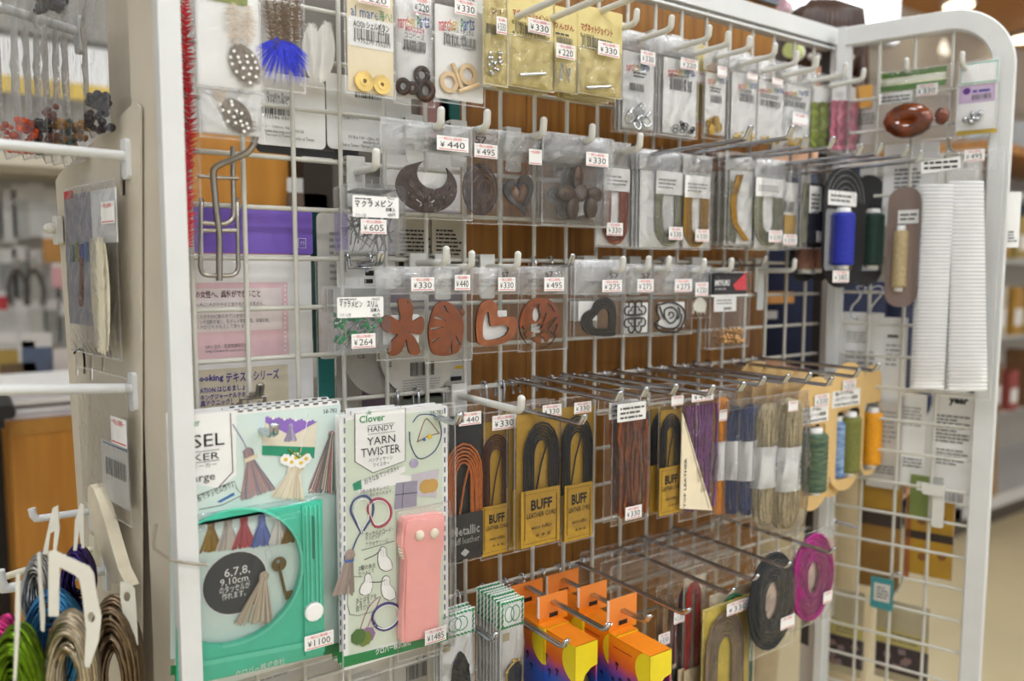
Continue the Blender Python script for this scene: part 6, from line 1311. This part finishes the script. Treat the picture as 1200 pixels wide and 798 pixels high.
def swatchpack(rect, lab, tealtag):
    it = Item(SIDE, rect, -.03, 'swatch_pack', lab, 'pack'); x0, y0, x1, y1 = rect; H = y1-y0; it.card(M('clear_grey_card', '#c0b596', .5, var=.04))
    b = MB(); b.box(*it.ext((x0, y0+H*.38, x1, y0+H*.55)), .0004, .0008, M('pale_yellow_band', '#cdbf72', .6)); b.box(*it.ext((x0, y0+H*.56, x1, y0+H*.9)), .0004, .0008, M('dark_plum_print', '#3f3034', .6, var=.15)); b.build('printed_band', it)
    b = MB(); R_ = random.Random(it.seed)
    for i in range(7):
        x, y = R_.uniform(x0+6, x1-8), R_.uniform(y0+H*.62, y0+H*.86); c = it.p(x, y, .002); a = R_.uniform(0, 1.5); l = .008; b.flat([(c[0]+l*cos(a+k*pi/2), c[1]+l*.8*sin(a+k*pi/2)) for k in range(4)], .0012+.0001*i, M(('mauve_swatch', 'rose_swatch')[i % 2], ('#8e7a80', '#9c7a74')[i % 2], .7))
    b.build('swatches', it, kind='stuff'); it.words([('LINES3', x0+(x1-x0)*.3, y0+H*.41, x1-8, y0+H*.53, GREYINK)], .001); it.sleeve(mat=FILM, bulge=.006)
swatchpack((1026, 706, 1088, 800), 'pack of mauve swatches with yellow band under the teal tag', True); swatchpack((966, 690, 1012, 790), 'pack of mauve swatches beside the slotted post, left of the other swatches', False)
it = Item(SIDE, (1020, 677, 1047, 714), .006, 'price_card', 'small teal card with a grey printed panel on the side grid', 'card'); it.card(M('teal_tag_card', '#3f8a90', .6)); b = MB(); b.box(*it.ext((1024, 684, 1043, 705)), .0003, .0006, GREYC); b.build('label', it); it.words([('LINES4', 1027, 687, 1041, 702, GREYINK)], .0009)
it = Item(SIDE, (1044, 670, 1062, 705), .004, 's_hook', 'chrome S hook on the side grid beside the teal card', 'hook'); b = MB(); b.tube(smoothpts([it.p3(x, y, .003) for x, y in [(1045, 678), (1047, 672), (1053, 671), (1058, 675), (1055, 686), (1048, 696), (1046, 703)]], 3, False), .0018, CHROME, 6); b.build('bent_wire', it)
wire_hook((1035, 627), .10, 'dark chrome hook under the tan spools in front of the kits', WALL, tipl=.008)

# ------------------------------------------------------------------ left end: rods, bead packs, coils
def project(P):
    d = P-CAM; return 600+FPX*d.dot(RT)/d.dot(FW), 399-FPX*d.dot(UP)/d.dot(FW)
def left_reach(base, px):
    """length of a peg standing square out of the end panel at pixel base until it passes column px"""
    P = LEFT.at(*base, 0); lo, hi = 0, .24
    for i in range(40):
        m = (lo+hi)/2
        if project(P+LEFT.n*m)[0] > px: lo = m
        else: hi = m
    return lo
def left_rod(base, tip, label, r=.0045, tipl=0, mat=None, clip=True, dy=0):
    P = LEFT.at(*base, .0); L = left_reach(base, tip[0]); z = 0
    for i in range(30): z += (project(P+LEFT.n*L+Vector((0, 0, z)))[1]-tip[1])*.0006
    e = empty('peg_hook', P, LR, label, 'hook', 'hooks on the slotted panel')
    q = (0, z, L); b = MB(); pts = [(0, 0, 0), (0, z*.94, L*.94), q]
    if tipl: pts += [(0, z+tipl*.4, L+.003), (0, z+tipl, L+.004)]
    b.tube(pts, r, mat or PAINT, 10); b.build('rod', e)
    if clip: b = MB(); b.rrect(-.007, .007, -.022, .016, -.001, .004, .004, mat or PAINT); b.build('base_plate', e)
    return e
left_rod((94, 38), (-14, 4), 'grey white rod at the top left carrying the bead packs', .005)
left_rod((150, 183), (-20, 167), 'thick grey white rod crossing in front of the bead packs', .0047)
left_rod((158, 455), (-20, 457), 'thick grey white rod level with the papers at the left', .005)
left_rod((110, 598), (43, 608), 'short white peg with upturned tip above the coils', .0040, .012)
left_rod((126, 668), (6, 690), 'lower white peg holding the wire coils', .0052, .020); left_rod((112, 642), (5, 676), 'cream peg behind the lower white peg', .0038, 0, M('cream_peg', '#d9d4c2', .4))
AMBB = [('orange_bead', '#d8521a'), ('deep_orange_bead', '#c9480f'), ('black_bead', '#1d2022'), ('rust_bead', '#8e3a1a'), ('honey_bead', '#a87718'), ('bottle_bead', '#1e4a38'), ('gold_brown_bead', '#94681c')]
BL = ['orange beads at the far left', 'deep orange beads', 'black beads', 'rust red beads', 'honey coloured beads', 'bottle green beads', 'golden brown beads nearest the panel']
def bagcol(px0, px1, y0, y1, d, mat, label, by0, by1, n=26, r=.0034):
    it = Item(LEFT, (px0, y0, px1, y1), d, 'bead_pack', label, 'pack'); u0, u1 = -it.w/2, it.w/2
    b = MB(); R_ = random.Random(it.seed); va, vb_ = it.p((px0+px1)/2, by1)[1], it.p((px0+px1)/2, by0)[1]
    for i in range(n): b.ball((R_.uniform(u0*.75, u1*.75), R_.uniform(va, vb_), R_.uniform(-.005, .006)), r*R_.uniform(.8, 1.1), mat, 7, 5)
    b.build('beads', it, kind='stuff')
    it.sleeve(mat=MILKY, bulge=.010, amp=.004); return it
MILKY = film_mat('milky_crumpled_film', .055, bump=.9, scale=38, fac=.9)
for k, (x0, x1, y0, y1, d) in enumerate([(3, 24, -8, 186, .066), (24, 37, -8, 188, .052), (37, 54, -8, 186, .04), (50, 62, 20, 192, .031), (59, 74, 10, 194, .023), (72, 83, 10, 196, .014), (82, 97, 0, 192, .006)]):
    bagcol(x0, x1, y0, y1, d, M(AMBB[k][0], AMBB[k][1], .15, var=.3, scale=300), 'narrow clear pack of %s on the top left rod' % BL[k], 142 if k != 3 else 124, 180)
it = bagcol(104, 127, -10, 160, .012, M('dark_crystal', '#2a2028', .15, var=.4, scale=300), 'clear pack of dark plum crystals close to the end panel', 108, 154, 34, .0042)
it = bagcol(42, 78, -40, 26, .05, M('smoky_crystal', '#2f2c38', .1, var=.5, scale=200), 'cluster of smoky crystals in a bag at the very top left', -30, 18, 40, .005)
# pack with white shells on the panel, and card pack below
it = Item(LEFT, (80, 214, 140, 416), .012, 'shell_pack', 'clear pack with printed letters and white feathery shells on the end panel', 'pack')
u0, u1, v0, v1 = it.ext(); b = MB(); b.box(u0, u0+(u1-u0)*.55, v0+.03, v1-.008, 0, .001, M('grey_violet_card', '#9a9aa6', .6, var=.04)); b.box(u0+(u1-u0)*.55, u1, v1-.06, v1-.008, 0, .001, WHITE); b.build('backing_card', it)
b = MB(); cols = [M('ink_teal', '#3c6a78', .6), M('ink_olive', '#8a8a3a', .6), VIOLET, BLUEINK]
for k in range(4): b.box(u0+(u1-u0)*(.1+.1*k), u0+(u1-u0)*(.17+.1*k), v1-.078, v1-.060+.002*(k % 2), .001, .002, cols[k])
b.box(u0+.004, u0+(u1-u0)*.2, v1-.012, v1-.004, .001, .002, RED); b.build('printed_letters', it)
b = MB(); SH = M('ivory_shell', '#ece5cf', .5, var=.06)
for k in range(4): feather(b, (u0+(u1-u0)*(.62+.08*k), v0+.005), (u0+(u1-u0)*(.60+.1*k), v0+.118), .024, .003+.002*k, SH, 60, k, .5, vane=.6)
b.build('shell_piece', it); b = MB(); b.tube([(u0+(u1-u0)*.3, v0+.05, .003), (u0+(u1-u0)*.36, v0+.1, .003)], .002, LEATHER, 5); b.build('cord_piece', it); it.tag((118, 236, 134, 262), '', .006); it.sleeve(mat=FILM2, bulge=.008)
it = Item(LEFT, (95, 436, 152, 600), .010, 'clasp_pack', 'flat clear pack with barcode and price tag low on the end panel', 'pack'); it.card(GREYC, (120, 520, 150, 590)); it.tag((130, 490, 148, 522), '', .004); it.words([('BAR', 124, 540, 148, 560, GREYINK), ('FILL', 121, 523, 149, 524, BLUEINK)], .001); it.sleeve(bulge=.004, mat=FILM)
e = empty('panel_knob', LEFT.at(71, 268, .002), LR, 'small grey plastic knob on the far edge of the end panel', 'knob'); b = MB(); b.rrect(-.008, .008, -.018, .014, 0, .006, .004, PEG); b.build('plate', e); b = MB(); b.ball((0, 0, .010), (.006, .006, .008), PEG, 10, 8); b.build('button', e)
b = MB(); P = [LP(95+k*0, 0) for k in range(1)]
it = Item(LEFT, (84, 406, 102, 446), .002, 's_hook', 'thin black wire hook in the slots at the foot of the end panel', 'hook'); b = MB(); b.tube(smoothpts([it.p3(x, y, .002) for x, y in [(87, 414), (90, 410), (97, 411), (99, 424), (99, 438)]], 3, False), .0012, BLACK, 5); b.build('bent_wire', it)
it = Item(LEFT, (104, 568, 165, 690), .015, 'blister_pack', 'creamy curved blister pack leaning out above the coils', 'pack'); b = MB(); P = smoothpts(it.pp([(110, 570), (117, 572), (130, 610), (146, 665), (156, 686), (140, 680), (122, 640), (112, 600)], .0), 2); b.prism(P, -.006, .006, M('cream_plastic', '#dcd2bb', .4, var=.05)); b.build('blister', it)
e = empty('wire_hook', WALL.at(182, 612, .078), 0, 'thin grey wire hook bent around the left post', 'hook'); b = MB(); o = WALL.at(182, 612, .078)
b.tube([tuple([(WALL.at(x, y, d)-o).x, (WALL.at(x, y, d)-o).z, -(WALL.at(x, y, d)-o).y]) for x, y, d in [(183, 614, .078), (180, 634, .078), (181, 643, .078), (200, 656, .079), (218, 659, .079), (243, 662, .077)]], .0014, STEEL, 6); b.build('bent_wire', e)
# plastic hangers and wire coils
HP = Plane(-.13, -.02, rad(-20))
def hanger(pts, hole, d, label, name='hook_hanger'):
    xs = [p[0] for p in pts]; ys = [p[1] for p in pts]; it = Item(HP, (min(xs), min(ys), max(xs), max(ys)), d, name, label, 'hanger', 'plastic hangers of the coils')
    P = it.pp(pts); b = MB(); b.prism(P, -.0008, .0008, M('white_hanger', '#d8d6cc', .45, var=.03), [circ(it.p(*hole), .003, 10, ry=.005)] if hole else []); b.build('plate', it); return it
hanger([(57, 646), (64, 645), (105, 664), (110, 672), (114, 700), (119, 722), (116, 750), (105, 782), (99, 780), (101, 738), (97, 700), (93, 678), (89, 674), (70, 664), (69, 722), (57, 722)], (107, 723), .03, 'large white plastic hanger with a hole in front of the silver coil')
hanger([(141, 682), (150, 682), (158, 690), (160, 716), (162, 755), (156, 758), (147, 758), (145, 725), (141, 700)], (149, 699), -.02, 'white plastic hanger beside the bronze coil at the post')
hanger([(50, 649), (58, 612), (62, 595), (68, 592), (70, 620), (66, 649), (62, 649), (64, 622), (59, 625), (56, 649)], None, -.04, 'small forked hanger on the short white peg, left one'); hanger([(86, 645), (88, 610), (94, 590), (98, 592), (99, 642), (96, 642), (93, 620), (90, 645)], None, -.05, 'small forked hanger on the short white peg, right one')
hanger([(19, 672), (23, 672), (24, 720), (19, 798), (16, 798), (18, 730)], None, .05, 'thin white hanger edge in front of the green coil'); hanger([(44, 648), (47, 646), (53, 720), (52, 740), (48, 738)], None, .02, 'thin white hanger edge in front of the blue coil')
def coil(c, rx, ry, mat, d, label, n=18, seed=0, tube=.0016, thick=.02):
    it = Item(HP, (c[0]-rx, c[1]-ry, c[0]+rx, c[1]+ry), d, 'wire_coil', label, 'wire', 'wire coils'); n = int(n*1.6); b = MB(); R_ = random.Random(seed); RX, RY = it.w/2, it.h/2; cy = RY
    for i in range(n):
        a = 2*pi*i/n; f = 1-.36*(1+cos(a))*(.3+.7*R_.random()); wz = thick*.75*sin(a); tl = R_.uniform(-.25, .25)
        b.tube([(RX*f*cos(t), cy+RY*f*sin(t), wz+.004*sin(t*2+tl*6)+R_.uniform(-.0008, .0008)) for t in [2*pi*k/30 for k in range(30)]], tube, mat, 6, closed=True)
    b.build('wire', it); return it
met = lambda n, h: M(n, h, .28, .85, var=.2, scale=120)
coil((84, 790), 30, 73, met('silver_wire', '#b9ac96'), .0, 'coil of pale silver wire behind the large hanger', 26, 1, .0019); coil((135, 790), 32, 90, met('bronze_wire', '#7c6a55'), -.03, 'coil of bronze wire beside the left post', 26, 2, .0019); coil((64, 752), 34, 62, met('blue_wire', '#3f82b4'), -.06, 'coil of sky blue wire under the forked hangers', 24, 3); coil((22, 812), 30, 78, met('green_wire', '#5f7f16'), .02, 'coil of leaf green wire at the lower left corner', 28, 4, .002)
coil((6, 760), 16, 36, met('magenta_wire', '#b0306e'), -.02, 'coil of magenta wire at the left edge', 18, 5); coil((92, 680), 17, 40, met('violet_wire', '#3a2a66'), -.09, 'coil of violet wire under the short peg', 18, 6); coil((47, 690), 16, 40, met('steel_wire', '#9a9a98'), -.08, 'coil of grey steel wire under the short peg', 18, 7)
# ------------------------------------------------------------------ the shop behind
def world_at(px, py, y):
    v = ray(px, py); return CAM+v*((y-CAM.y)/v.y)
e = empty('shop_counter', (0, 1.05, 0), 0, 'orange brown wooden counter behind the rods at the left', 'counter')
a, c = world_at(14, 560, 1.05), world_at(150, 560, 1.05); zt = world_at(60, 489, 1.05).z
b = MB(); b.box(a.x, c.x+.5, .02, zt, -.6, 0, WOOD2); b.build('front_panel', e); b = MB(); b.box(a.x, c.x+.5, zt-.03, zt, 0, .004, M('counter_edge', '#b8843c', .45, var=.08)); b.build('top_edge', e)
b = MB(); b.box(a.x-.5, a.x, .02, zt-.02, -.5, -.4, M('recess_shade', '#2a2522', .7)); b.build('recess_shade_panel', e)  # dark panel carries the shade of the void beside the counter
e = empty('paper_stack', (a.x-.08, 1.05, zt), 0, 'white papers lying on the wooden counter', 'papers', )
R_ = random.Random(5)
for k in range(6): b = MB(); b.box(-.1+R_.uniform(-.02, .02), .42, .010*k+.001, .010*k+.010, -.30, -.01*(k % 3), WHITE if k % 2 else M('lilac_paper', '#cdc6cc', .6)); b.build('sheet', e)
e = empty('black_tray', world_at(5, 484, .90), 0, 'black tray edge at the left border in front of the counter', 'tray'); b = MB(); b.rrect(-.25, .018, -.012, .012, -.2, 0, .01, DARK); b.build('rim', e); b = MB(); b.box(-.24, 0, -.03, -.012, -.19, -.01, DARK); b.build('pan', e)
sx0 = world_at(-60, 300, 2.45); e = empty('wall_shelf', (sx0.x, 2.3, 0), 0, 'pale wall shelf above the hanging tools at the far left', 'shelf'); z = world_at(30, 193, 2.3).z
b = MB(); b.box(-.2, 2.2, z-.02, z+.02, -.3, .15, M('shelf_board', '#cfc6b2', .6)); b.build('board', e); b = MB(); b.box(-.2, 2.2, z-.04, z-.02, .12, .14, M('shelf_lip', '#9a9078', .6)); b.build('lip', e)
def bgpack(px, py, wpx, hpx, y, col, label, group=None, tilt=0, nm='hanging_pack', cat='pack'):
    P = world_at(px, py, y); s = (P-CAM).dot(FW)/FPX; e = empty(nm, (P.x, P.y, P.z-hpx*s/2), tilt, label, cat, group); w2, h2 = wpx*s/2*1.2, hpx*s
    b = MB(); b.rrect(-w2, w2, 0, h2*.72, -.004, .004, .006, M(*col)); b.build('pouch', e); b = MB(); b.rrect(-w2, w2, h2*.72, h2, -.001, .002, .004, M('pale_header_card', '#d5d4d2', .6, var=.03)); b.build('header_card', e); return e
cols = [('grey_pouch', '#aeb0ae', .3), ('pale_pouch', '#c9cac8', .3), ('clear_pouch', '#bcbcb6', .25), ('dim_pouch', '#8f918e', .3)]
n = 0
for row, (py, hp) in enumerate(((250, 62), (318, 60), (378, 54))):
    for i in range(6):
        R_ = random.Random(row*10+i); cc = R_.randrange(4); bgpack(-8+i*17+R_.uniform(-2, 2), py+R_.uniform(-5, 5), 14, hp, 2.4, cols[cc], 'blurred %s pack, %s from the left, %s row under the wall shelf' % (('grey', 'pale', 'clear', 'dim')[cc], ('first', 'second', 'third', 'fourth', 'fifth', 'sixth')[i], ('top', 'middle', 'lowest')[row]), 'blurred packs under the wall shelf row %s' % ('one', 'two', 'three')[row])
for px, lab in ((20, 'dark handled pliers hanging under the wall shelf, left pair'), (40, 'dark handled pliers hanging under the wall shelf, right pair')):
    P = world_at(px, 322, 2.28); e = empty('pliers', P, 0, lab, 'pliers'); PH = M('plier_grip', '#4a4544', .5); 
    for s_ in (-1, 1):
        b = MB(); b.tube(smoothpts([(0, .02, 0), (s_*.018, -.01, 0), (s_*.026, -.06, 0), (s_*.018, -.10, 0)], 3, False), .007, PH, 8); b.build('handle', e)
    b = MB(); b.tube([(-.004, .02, 0), (-.002, .06, 0)], .005, STEEL, 6); b.tube([(.004, .02, 0), (.002, .06, 0)], .005, STEEL, 6); b.build('jaw', e)
for px, py, wp, hp, col, lab in ((64, 288, 20, 40, ('wood_toned_block', '#a5773c', .6), 'pack on a wooden ledge beside the end panel, far back'), (70, 320, 14, 34, ('rose_pack', '#c99a9c', .5), 'rose coloured pack beside the end panel, far back'), (2, 352, 10, 22, ('red_spot_pack', '#b8343c', .5), 'red pack at the left border'), (22, 445, 30, 90, ('brown_folder', '#6a5a44', .6), 'brown folder leaning on the counter'), (44, 420, 26, 60, ('blue_grey_folder', '#5a6a84', .6), 'blue grey folder on the counter'), (78, 428, 24, 40, ('white_bundle', '#cfd0d2', .5), 'white bundle on the counter beside the panel'), (6, 425, 22, 70, ('khaki_board', '#a8904a', .6), 'khaki board leaning at the left border')):
    bgpack(px, py, wp, hp, 1.5 if py > 400 else 2.3, col, lab, nm='storage_folder' if py > 400 else 'hanging_pack', cat='folder' if py > 400 else 'pack')
P = world_at(28, 80, 2.45); e = empty('shelf_sign', P, 0, 'white sign with a yellow band above the wall shelf', 'sign'); b = MB(); b.box(-.35, .30, -.04, .10, -.02, 0, M('white_sign', '#f4f6f8', .4)); b.build('board', e); b = MB(); b.box(-.35, .30, -.085, -.03, -.015, .004, M('yellow_sign', '#e6c22a', .5)); b.build('yellow_band', e)
P = world_at(45, 30, 2.55); e = empty('storage_box', (P.x, 2.5, P.z-.05), 0, 'grey storage box on top behind the bead packs', 'box'); b = MB(); b.box(-.4, .4, 0, .25, -.05, .05, M('grey_box', '#8f8c86', .6)); b.build('body', e); b = MB(); b.box(-.42, .42, .22, .27, -.06, .06, M('grey_box_lid', '#a19e97', .6)); b.build('lid', e)
e = empty('rear_partition', (0, .5, 0), 0, 'dim grey partition seen through the grid behind the hanging cards', 'partition'); q0 = WALL.at(342, 300, -.5).x; b = MB(); b.box(q0, .9, .0, 1.9, -.02, 0, M('dim_partition', '#6f6a62', .7, var=.08, scale=6)); b.build('panel', e); b = MB(); b.box(q0, .9, 1.9, 1.93, -.02, .005, PAINT); b.build('edge_strip', e)
# goods behind the grid on the left, far back
for k, (px, py, wp, hp, y, col, lab) in enumerate([(372, 215, 30, 110, .49, ('dusky_goods', '#3a322c', .6), 'dark goods seen far behind the grid above the pin boxes'), (360, 240, 40, 60, .49, ('speckled_goods', '#6a5a4c', .6), 'speckled goods seen far behind the grid'), (420, 330, 90, 160, .49, ('grey_green_goods', '#8a8f84', .6), 'grey green goods far behind the pin boxes'), (500, 300, 90, 240, .49, ('mauve_goods', '#7d7480', .6), 'mauve grey goods far behind the crescent pendant'), (535, 135, 40, 70, .49, ('teal_goods', '#1f5f5a', .6), 'teal bag behind the grid above the crescent pendant'), (510, 132, 30, 60, .49, ('rosy_goods', '#a07a74', .6), 'rosy brown pack behind the grid above the crescent pendant'), (450, 600, 260, 330, .49, ('dim_grey_goods', '#77736c', .6), 'dim grey goods behind the big tool packs'), (330, 480, 260, 160, .49, ('pale_goods', '#aaa79e', .6), 'pale goods far behind the leaflet'), (490, 480, 60, 60, .49, ('greenish_goods', '#7f9088', .6), 'greenish goods behind the oval cards'), (520, 620, 60, 90, .49, ('clear_stack_goods', '#8b8478', .6), 'grey goods between yarn twister and wooden board')]):
    bgpack(px, py, wp, hp, y, col, lab, nm='shop_goods', cat='goods')
# dark board and products on top behind the rail
e = empty('signboard', WALL.pt(.72, 1.655, -.095), 0, 'slate grey signboard standing behind the steel top rail', 'sign'); q = WALL.at(906, 12, -.10); b = MB(); b.box(-.35, q.x-.72, 0, .12, -.006, .006, M('slate_board', '#6c727c', .5, var=.03)); b.build('board', e); b = MB(); b.box(-.35, q.x-.72, .118, .124, -.008, .008, M('slate_edge', '#555a62', .5)); b.build('edge', e)
for px, py, d, col, lab in ((930, 60, -.10, ('pale_green_roll', '#c9d48a', .5), 'pale green and pink roll behind the grid, left of the hair'), (916, 8, -.14, ('pale_pink_roll', '#dcb8c8', .5), 'pale pink roll above the top rail')):
    P = WALL.at(px, py, d); e = empty('ribbon_roll', P, rad(15), lab, 'roll'); b = MB(); pts = [(-.016, 0, 0), (.012, 0, 0)]; b.tube(pts, .014, M(*col), 14); b.build('roll', e); b = MB(); b.tube([(.012, 0, 0), (.018, 0, 0)], .0145, WHITE, 14); b.build('end_cap', e)

# right: goods gondola and floor
e = empty('goods_shelf', (3.35, .88, 0), 0, 'white shop shelf with wooden top seen past the side frame', 'shelf')
b = MB(); b.box(0, 3, .10, .16, -.42, 0, PAINT); b.build('base_board', e); b = MB(); b.box(.02, 3, 0, .10, -.40, -.05, M('plinth', '#5a5348', .7)); b.build('plinth', e)
b = MB(); b.box(0, 3, .16, 1.72, -.45, -.42, M('shelf_back', '#bdb9b0', .7)); b.build('back_panel', e); b = MB(); b.box(0, 3, 1.72, 1.76, -.45, .02, WOOD2); b.build('top_board', e)
b = MB(); b.box(0, .03, .1, 1.72, -.42, 0, PAINT); b.build('end_panel', e)
for k, z in enumerate((.55, .9, 1.25, 1.55)): b = MB(); b.box(.03, 3, z-.012, z+.012, -.42, -.02, PAINT); b.build('shelf_board', e)
PAL = ['#8a6a4a', '#6f7f5a', '#b09a5a', '#9a4a44', '#c9c2b4', '#55606c', '#7d5a3c', '#b58a3a']
for z in (.56, .91, 1.26):
    for i in range(5):
        R_ = random.Random(int(z*100)+i); w_ = R_.uniform(.06, .1); h = R_.uniform(.16, .28); x = 3.42+i*.16
        q = empty('goods_box', (x, .85, z+.002), 0, '%s box, %s from the left on the %s board of the far white shelf' % (('brown', 'green', 'straw', 'red', 'cream', 'slate', 'umber', 'amber')[(i*3+int(z*10)) % 8], ('first', 'second', 'third', 'fourth', 'fifth')[i], {.56: 'lowest', .91: 'middle', 1.26: 'upper'}[z]), 'box', 'boxes on the far white shelf'); m = M('box_colour_%s' % 'abcdefgh'[(i*3+int(z*10)) % 8], PAL[(i*3+int(z*10)) % 8], .6, var=.2, scale=30)
        b = MB(); b.box(-w_/2, w_/2, 0, h, -.10, 0, m); b.build('carton', q); b = MB(); b.box(-w_/2+.008, w_/2-.008, h*.2, h*.55, 0, .002, WHITE); b.build('label', q)
q = world_at(1172, 595, .80); e = empty('paper_carrier', (q.x, .86, .162), rad(8), 'brown paper carrier bag leaning on the lowest white shelf board', 'bag'); KB2 = M('brown_bag', '#a8834e', .7, var=.08, scale=20)
b = MB(); b.prism([(-.13, 0), (.15, 0), (.10, .34), (-.10, .36)], -.08, 0, KB2); b.build('bag_body', e); b = MB(); b.prism([(-.05, .22), (-.02, .24), (.06, .02), (.03, .01)], .001, .004, M('dark_strap', '#3a3a34', .6)); b.build('strap', e)
for k, (px, py, col) in enumerate(((1185, 165, ('sky_goods', '#b4c4cf', .5)), (1198, 150, ('pale_sky_goods', '#cfd8de', .5)))):
    P = world_at(px, 190, .95); q = empty('goods_bag', (P.x+.3*k, 1.0, 1.762), 0, ('pale blue bag on the wooden shelf top at the right edge', 'whitish bag on the wooden shelf top at the right edge')[k], 'bag'); b = MB(); b.prism([(-.12, 0), (.12, 0), (.13, .12), (.06, .20), (-.09, .18)], -.1, 0, M(*col)); b.build('bag_body', q); b = MB(); b.box(-.03, .05, .06, .12, 0, .003, WHITE); b.build('label', q)
it = Item(SIDE, (1170, 225, 1196, 290), -.013, 'hanging_card', 'white card sticking out behind the bent side tube', 'card', tw=20); it.card(WHITE, r=.002); it.words([('LINES4', 1181, 270, 1192, 284, GREYINK)], .0006)

# ------------------------------------------------------------------ the shopper behind the display
def skin_obj(name, verts, edges, radii, mat, parent, root=0, sub=2):
    me = bpy.data.meshes.new(name); me.from_pydata(verts, edges, []); me.materials.append(mat); o = bpy.data.objects.new(name, me); COL.objects.link(o); o.parent = parent
    m = o.modifiers.new('skin', 'SKIN'); m.use_smooth_shade = True
    sv = me.skin_vertices[0].data
    for i, r in enumerate(radii): sv[i].radius = (r, r) if not isinstance(r, tuple) else r; sv[i].use_root = (i == root)
    s = o.modifiers.new('subdivision', 'SUBSURF'); s.levels = sub; s.render_levels = sub; return o
hp = CAM + ray(957, 60)*1.68
per = empty('person', (hp.x, hp.y, 0), rad(-35), 'person with dark brown hair in a navy jacket standing behind the rack', 'person')
SK = M('skin', '#d0a284', .5, var=.04); HR = M('dark_hair', '#2a1a14', .4, c2='#4a3024', scale=300, stretch=(1, 1, .1)); NJ = M('navy_jacket', '#1c2440', .8, var=.12, scale=60); TR = M('beige_trousers', '#b5a586', .8)
H = hp.z+.02
V = [(0, 0, .95), (0, .0, 1.15), (0, .01, 1.36), (0, .01, H-.24), (0, 0, H-.15), (0, -.005, H-.06), (0, 0, H+.03),
     (.17, .02, 1.38), (.21, .02, 1.12), (.21, -.05, .88), (.205, -.06, .84), (-.17, .02, 1.38), (-.21, .02, 1.12), (-.21, -.05, .88), (-.205, -.06, .84),
     (.09, 0, .88), (.10, -.01, .50), (.10, .02, .10), (.10, -.10, .04), (-.09, 0, .88), (-.10, -.01, .50), (-.10, .02, .10), (-.10, -.10, .04)]
E_ = [(0, 1), (1, 2), (2, 3), (3, 4), (4, 5), (5, 6), (2, 7), (7, 8), (8, 9), (9, 10), (2, 11), (11, 12), (12, 13), (13, 14), (0, 15), (15, 16), (16, 17), (17, 18), (0, 19), (19, 20), (20, 21), (21, 22)]
RD = [(.14, .10), (.12, .09), (.15, .10), .05, .065, .082, .06, .055, .042, .032, .028, .055, .042, .032, .028, .085, .055, .04, .035, .085, .055, .04, .035]
skin_obj('body', V, E_, RD, SK, per)
skin_obj('jacket', [V[i] for i in (0, 1, 2, 7, 8, 9, 11, 12, 13)] + [(0, .01, H-.27)], [(0, 1), (1, 2), (2, 3), (3, 4), (4, 5), (2, 6), (6, 7), (7, 8), (2, 9)], [(.19, .13), (.17, .125), (.18, .125), .085, .065, .05, .085, .065, .05, .06], NJ, per)
skin_obj('trousers', [V[i] for i in (0, 15, 16, 17, 19, 20, 21)], [(0, 1), (1, 2), (2, 3), (0, 4), (4, 5), (5, 6)], [(.16, .12), .10, .07, .055, .10, .07, .055], TR, per)
for k, s_ in enumerate((-1, 1)):
    b = MB(); b.ball((s_*.034, H-.052, .078), (.014, .008, .008), M('eye_white', '#dcd8d2', .3), 10, 6); b.ball((s_*.034, H-.052, .084), (.006, .006, .004), BLACK, 8, 6); b.build('eye', per)
    b = MB(); b.tube([(s_*.018, H-.028, .082), (s_*.035, H-.024, .082), (s_*.052, H-.030, .074)], .003, HR, 5); b.build('eyebrow', per)
    b = MB(); b.ball((s_*.080, H-.062, .0), (.008, .022, .014), SK, 8, 6); b.build('ear', per)
    hv = [(s_*.205, -.06, .84)]
    vs = [Vector(hv[0])]; ed = []; rr = [(.026, .016)]
    for f in range(4):
        a = Vector((s_*.205, -.06-.021*(f-1.5), .785)); l = (.060, .07, .066, .05)[f]; i0 = len(vs); vs += [a, a+Vector((-s_*.004, 0, -l*.5)), a+Vector((-s_*.018, 0, -l))]; ed += [(0, i0), (i0, i0+1), (i0+1, i0+2)]; rr += [.0095, .0085, .007]
    i0 = len(vs); vs += [Vector((s_*.195, -.10, .81)), Vector((s_*.188, -.118, .775))]; ed += [(0, i0), (i0, i0+1)]; rr += [.011, .008]
    skin_obj('hand', [tuple(v) for v in vs], ed, rr, SK, per, 0, 1)
b = MB(); b.ball((0, H-.075, .088), (.011, .018, .016), SK, 8, 6); b.build('nose', per)
b = MB(); b.ball((0, H-.112, .078), (.022, .006, .006), M('lips', '#a8605a', .4), 10, 6); b.build('mouth', per)
b = MB(); b.ball((0, H-.018, -.012), (.098, .10, .098), HR, 20, 14)
for i in range(60):
    R_ = random.Random(i); a = rad(R_.uniform(-35, 215)); x, z_ = .092*cos(a), -.012-.088*sin(a)
    b.tube([(x*.6, H+.05, z_*.6), (x, H-.01, z_), (x*1.06, H-.10, z_*1.05), (x*1.0, H-.17-R_.uniform(0, .03), z_*.95)], [.012, .014, .013, .006], HR, 6)
for i in range(14): x = -.07+.14*i/13; b.tube([(x*.3, H+.072, .02), (x*.8, H+.035, .078), (x, H-.012, .088-abs(x)*.25)], [.010, .011, .006], HR, 6)
b.build('hair', per)
